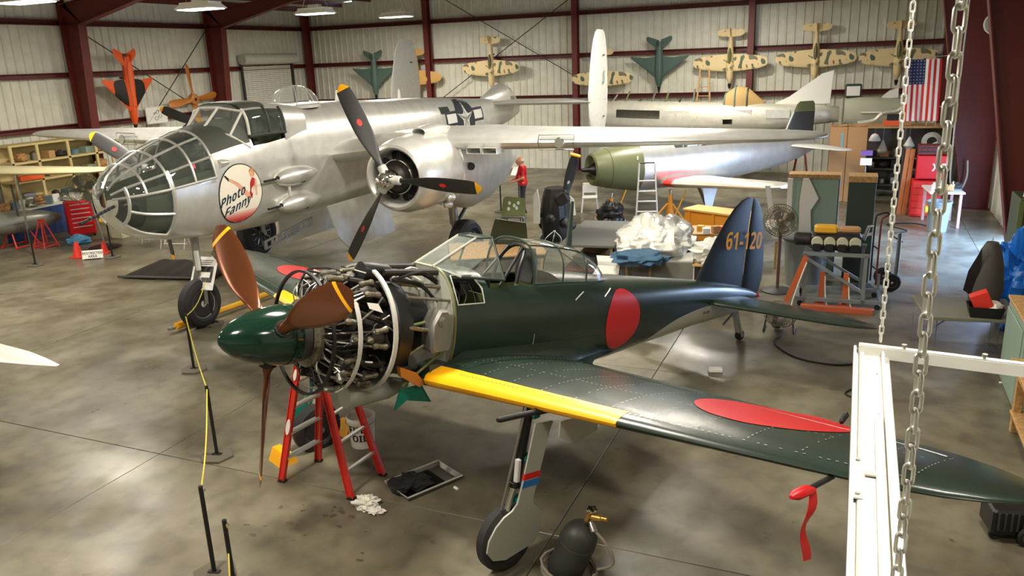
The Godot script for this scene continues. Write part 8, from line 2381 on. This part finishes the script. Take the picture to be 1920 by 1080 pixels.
func nets(st: SurfaceTool, bones: Array, cell: float, k: float, paint: Callable) -> void:   # surface nets of smoothly joined capsules
	var lo := Vector3.ONE * 1e9
	var hi := Vector3.ONE * -1e9
	for b in bones:
		var m: float = maxf(b[2], b[3]) + cell * 3
		for i in 2:
			lo = lo.min(b[i] - Vector3.ONE * m)
			hi = hi.max(b[i] + Vector3.ONE * m)
	var n := Vector3i(((hi - lo) / cell).ceil()) + Vector3i.ONE
	var f := PackedFloat32Array()
	f.resize(n.x * n.y * n.z)
	f.fill(1.0)
	for b in bones:
		var m: float = maxf(b[2], b[3]) + cell * 2 + k
		var a: Vector3 = (b[0].min(b[1]) - Vector3.ONE * m - lo) / cell
		var c: Vector3 = (b[0].max(b[1]) + Vector3.ONE * m - lo) / cell
		for z in range(maxi(0, int(a.z)), mini(n.z, int(c.z) + 2)):
			for y in range(maxi(0, int(a.y)), mini(n.y, int(c.y) + 2)):
				for x in range(maxi(0, int(a.x)), mini(n.x, int(c.x) + 2)):
					var i := x + n.x * (y + n.y * z)
					var d := cap_d(lo + Vector3(x, y, z) * cell, b)
					var e := f[i]
					var h := maxf(k - absf(d - e), 0.0) / k
					f[i] = minf(d, e) - h * h * k * 0.25
	var vert := {}
	var stp := [1, n.x, n.x * n.y]
	for z in n.z - 1:
		for y in n.y - 1:
			for x in n.x - 1:
				var i := x + n.x * (y + n.y * z)
				var sum := Vector3.ZERO
				var cnt := 0
				var inside := f[i] < 0
				var mixed := false
				for q in 8:
					if (f[i + (q & 1) + n.x * ((q >> 1) & 1) + n.x * n.y * (q >> 2)] < 0) != inside: mixed = true
				if not mixed: continue
				for q in 8:
					var iq := i + (q & 1) + n.x * ((q >> 1) & 1) + n.x * n.y * (q >> 2)
					for ax in 3:
						if q & (1 << ax): continue
						var jq: int = iq + stp[ax]
						if (f[iq] < 0) != (f[jq] < 0):
							var t := f[iq] / (f[iq] - f[jq])
							var p := Vector3(q & 1, (q >> 1) & 1, q >> 2)
							p[ax] += t
							sum += p
							cnt += 1
				vert[i] = lo + (Vector3(x, y, z) + sum / cnt) * cell
	st.set_smooth_group(1)
	var quadc := func(a: Vector3, b: Vector3, c: Vector3, d: Vector3) -> void:
		for p in [a, b, c, a, c, d]:
			st.set_color(paint.call(p))
			st.add_vertex(p)
	for z in range(1, n.z - 1):
		for y in range(1, n.y - 1):
			for x in range(1, n.x - 1):
				var i := x + n.x * (y + n.y * z)
				for ax in 3:
					var j: int = i + stp[ax]
					if (f[i] < 0) == (f[j] < 0): continue
					var u: int = stp[(ax + 1) % 3]
					var v: int = stp[(ax + 2) % 3]
					if f[i] < 0: quadc.call(vert[i - u - v], vert[i - u], vert[i], vert[i - v])
					else: quadc.call(vert[i - u - v], vert[i - v], vert[i], vert[i - u])

func person_at(at: Vector3, turn: float) -> void:
	var o := thing("person", "man in a red short-sleeved shirt and dark trousers looking down, beside the bomber", "person", at, turn)
	# faces local +z, head bent forward, forearms held in front
	var B := []
	for s in [-1.0, 1.0]:
		B.append_array([[Vector3(0.1 * s, 0.9, 0), Vector3(0.11 * s, 0.5, 0.02), 0.095, 0.062], [Vector3(0.11 * s, 0.5, 0.02), Vector3(0.12 * s, 0.1, -0.02), 0.06, 0.045], [Vector3(0.12 * s, 0.06, -0.05), Vector3(0.135 * s, 0.045, 0.15), 0.045, 0.035]])
		B.append_array([[Vector3(0.1 * s, 1.4, 0), Vector3(0.21 * s, 1.4, 0.0), 0.06, 0.062], [Vector3(0.22 * s, 1.39, 0), Vector3(0.27 * s, 1.12, 0.02), 0.058, 0.045], [Vector3(0.27 * s, 1.12, 0.02), Vector3(0.2 * s, 1.02, 0.27), 0.042, 0.03]])
	B.append_array([[Vector3(0, 0.94, 0), Vector3(0, 1.12, 0.04), 0.145, 0.155], [Vector3(0, 1.12, 0.04), Vector3(0, 1.36, 0.0), 0.15, 0.13], [Vector3(-0.08, 0.97, 0), Vector3(0.08, 0.97, 0), 0.12, 0.12], [Vector3(-0.1, 1.3, 0.0), Vector3(0.1, 1.3, 0.0), 0.115, 0.115], [Vector3(0, 1.4, 0.0), Vector3(0, 1.52, 0.035), 0.06, 0.055]])
	B.append_array([[Vector3(0, 1.63, 0.05), Vector3(0, 1.6, 0.09), 0.092, 0.085], [Vector3(0, 1.55, 0.08), Vector3(0, 1.52, 0.12), 0.06, 0.045], [Vector3(0, 1.6, 0.165), Vector3(0, 1.57, 0.195), 0.012, 0.017], [Vector3(-0.085, 1.59, 0.055), Vector3(-0.095, 1.57, 0.05), 0.018, 0.014], [Vector3(0.085, 1.59, 0.055), Vector3(0.095, 1.57, 0.05), 0.018, 0.014]])
	var lin := func(r: int, g: int, b: int) -> Color: return rgb(r, g, b).srgb_to_linear()
	var skin: Color = lin.call(206, 142, 116)
	var red: Color = lin.call(200, 24, 34)
	var dark: Color = lin.call(38, 38, 42)
	var shoe: Color = lin.call(24, 22, 20)
	var paint := func(p: Vector3) -> Color:
		if p.y > 1.46: return skin
		if p.z > 0.1 and absf(p.x) > 0.14 and p.y < 1.2 and p.y > 0.9: return skin
		if absf(p.x) > 0.2 and p.y < 1.17 and p.y > 0.95: return skin
		if p.y > 0.88: return red
		if p.y > 0.1: return dark
		return shoe
	var st := S()
	nets(st, B, 0.018, 0.05, paint)
	for s in [-1.0, 1.0]:
		var w := Vector3(0.2 * s, 1.02, 0.27)
		var d := Vector3(-0.25 * s, -0.12, 1).normalized()
		var side := Vector3(-1.0 * s, 0, -0.25).normalized()
		var H := [[w - d * 0.02, w + d * 0.03, 0.03, 0.03], [w + d * 0.02, w + d * 0.085, 0.03, 0.026], [w + d * 0.03 + side * 0.022, w + d * 0.085 + side * 0.026, 0.022, 0.018], [w + d * 0.03 - side * 0.022, w + d * 0.085 - side * 0.026, 0.022, 0.018]]
		for k in 4:
			var b := w + d * 0.085 + side * (-0.03 + 0.02 * k)
			var l: float = [0.034, 0.042, 0.045, 0.036][k]
			var m := b + d * l + Vector3(0, -0.008, 0)
			H.append_array([[b, m, 0.0095, 0.009], [m, m + (d * 0.7 + Vector3(0, -0.7, 0)) * l * 0.8, 0.009, 0.0075]])
		H.append_array([[w + d * 0.03 + side * 0.03, w + d * 0.07 + side * 0.062, 0.013, 0.011], [w + d * 0.07 + side * 0.062, w + d * 0.105 + side * 0.066 - Vector3(0, 0.008, 0), 0.01, 0.008]])
		nets(st, H, 0.006, 0.008, func(_p): return skin)
	var m := mat("person_skin_and_cloth", Color.WHITE, 0.75)
	m.vertex_color_use_as_albedo = true
	add(st, "body", m, o)
	st = S()
	nets(st, [[Vector3(-0.07, 1.62, 0.0), Vector3(0.07, 1.62, 0.0), 0.045, 0.045], [Vector3(0, 1.6, -0.02), Vector3(0, 1.55, -0.015), 0.06, 0.04], [Vector3(-0.088, 1.63, 0.04), Vector3(-0.08, 1.6, 0.0), 0.02, 0.03], [Vector3(0.088, 1.63, 0.04), Vector3(0.08, 1.6, 0.0), 0.02, 0.03]], 0.012, 0.02, func(_p): return Color.WHITE)
	add(st, "hair", mat("grey_hair", rgb(206, 200, 188), 0.8), o)
	for s in [-1, 1]:
		plathe(o, "eye", M.black, [[-0.004, 0.0], [-0.002, 0.01], [0.004, 0.008], [0.006, 0.0]], along(Vector3(0.1 * s, -0.2, 1), Vector3(0.034 * s, 1.605, 0.152)), 10)
	pbox(o, "mouth", mat("lip", rgb(150, 84, 74), 0.6), Vector3(0, 1.523, 0.166), Vector3(0.045, 0.008, 0.008), 0.002)
	pbox(o, "shirt_pocket", mat("pocket", rgb(226, 120, 120), 0.7), Vector3(0.07, 1.3, 0.125), Vector3(0.07, 0.02, 0.008), 0.002)
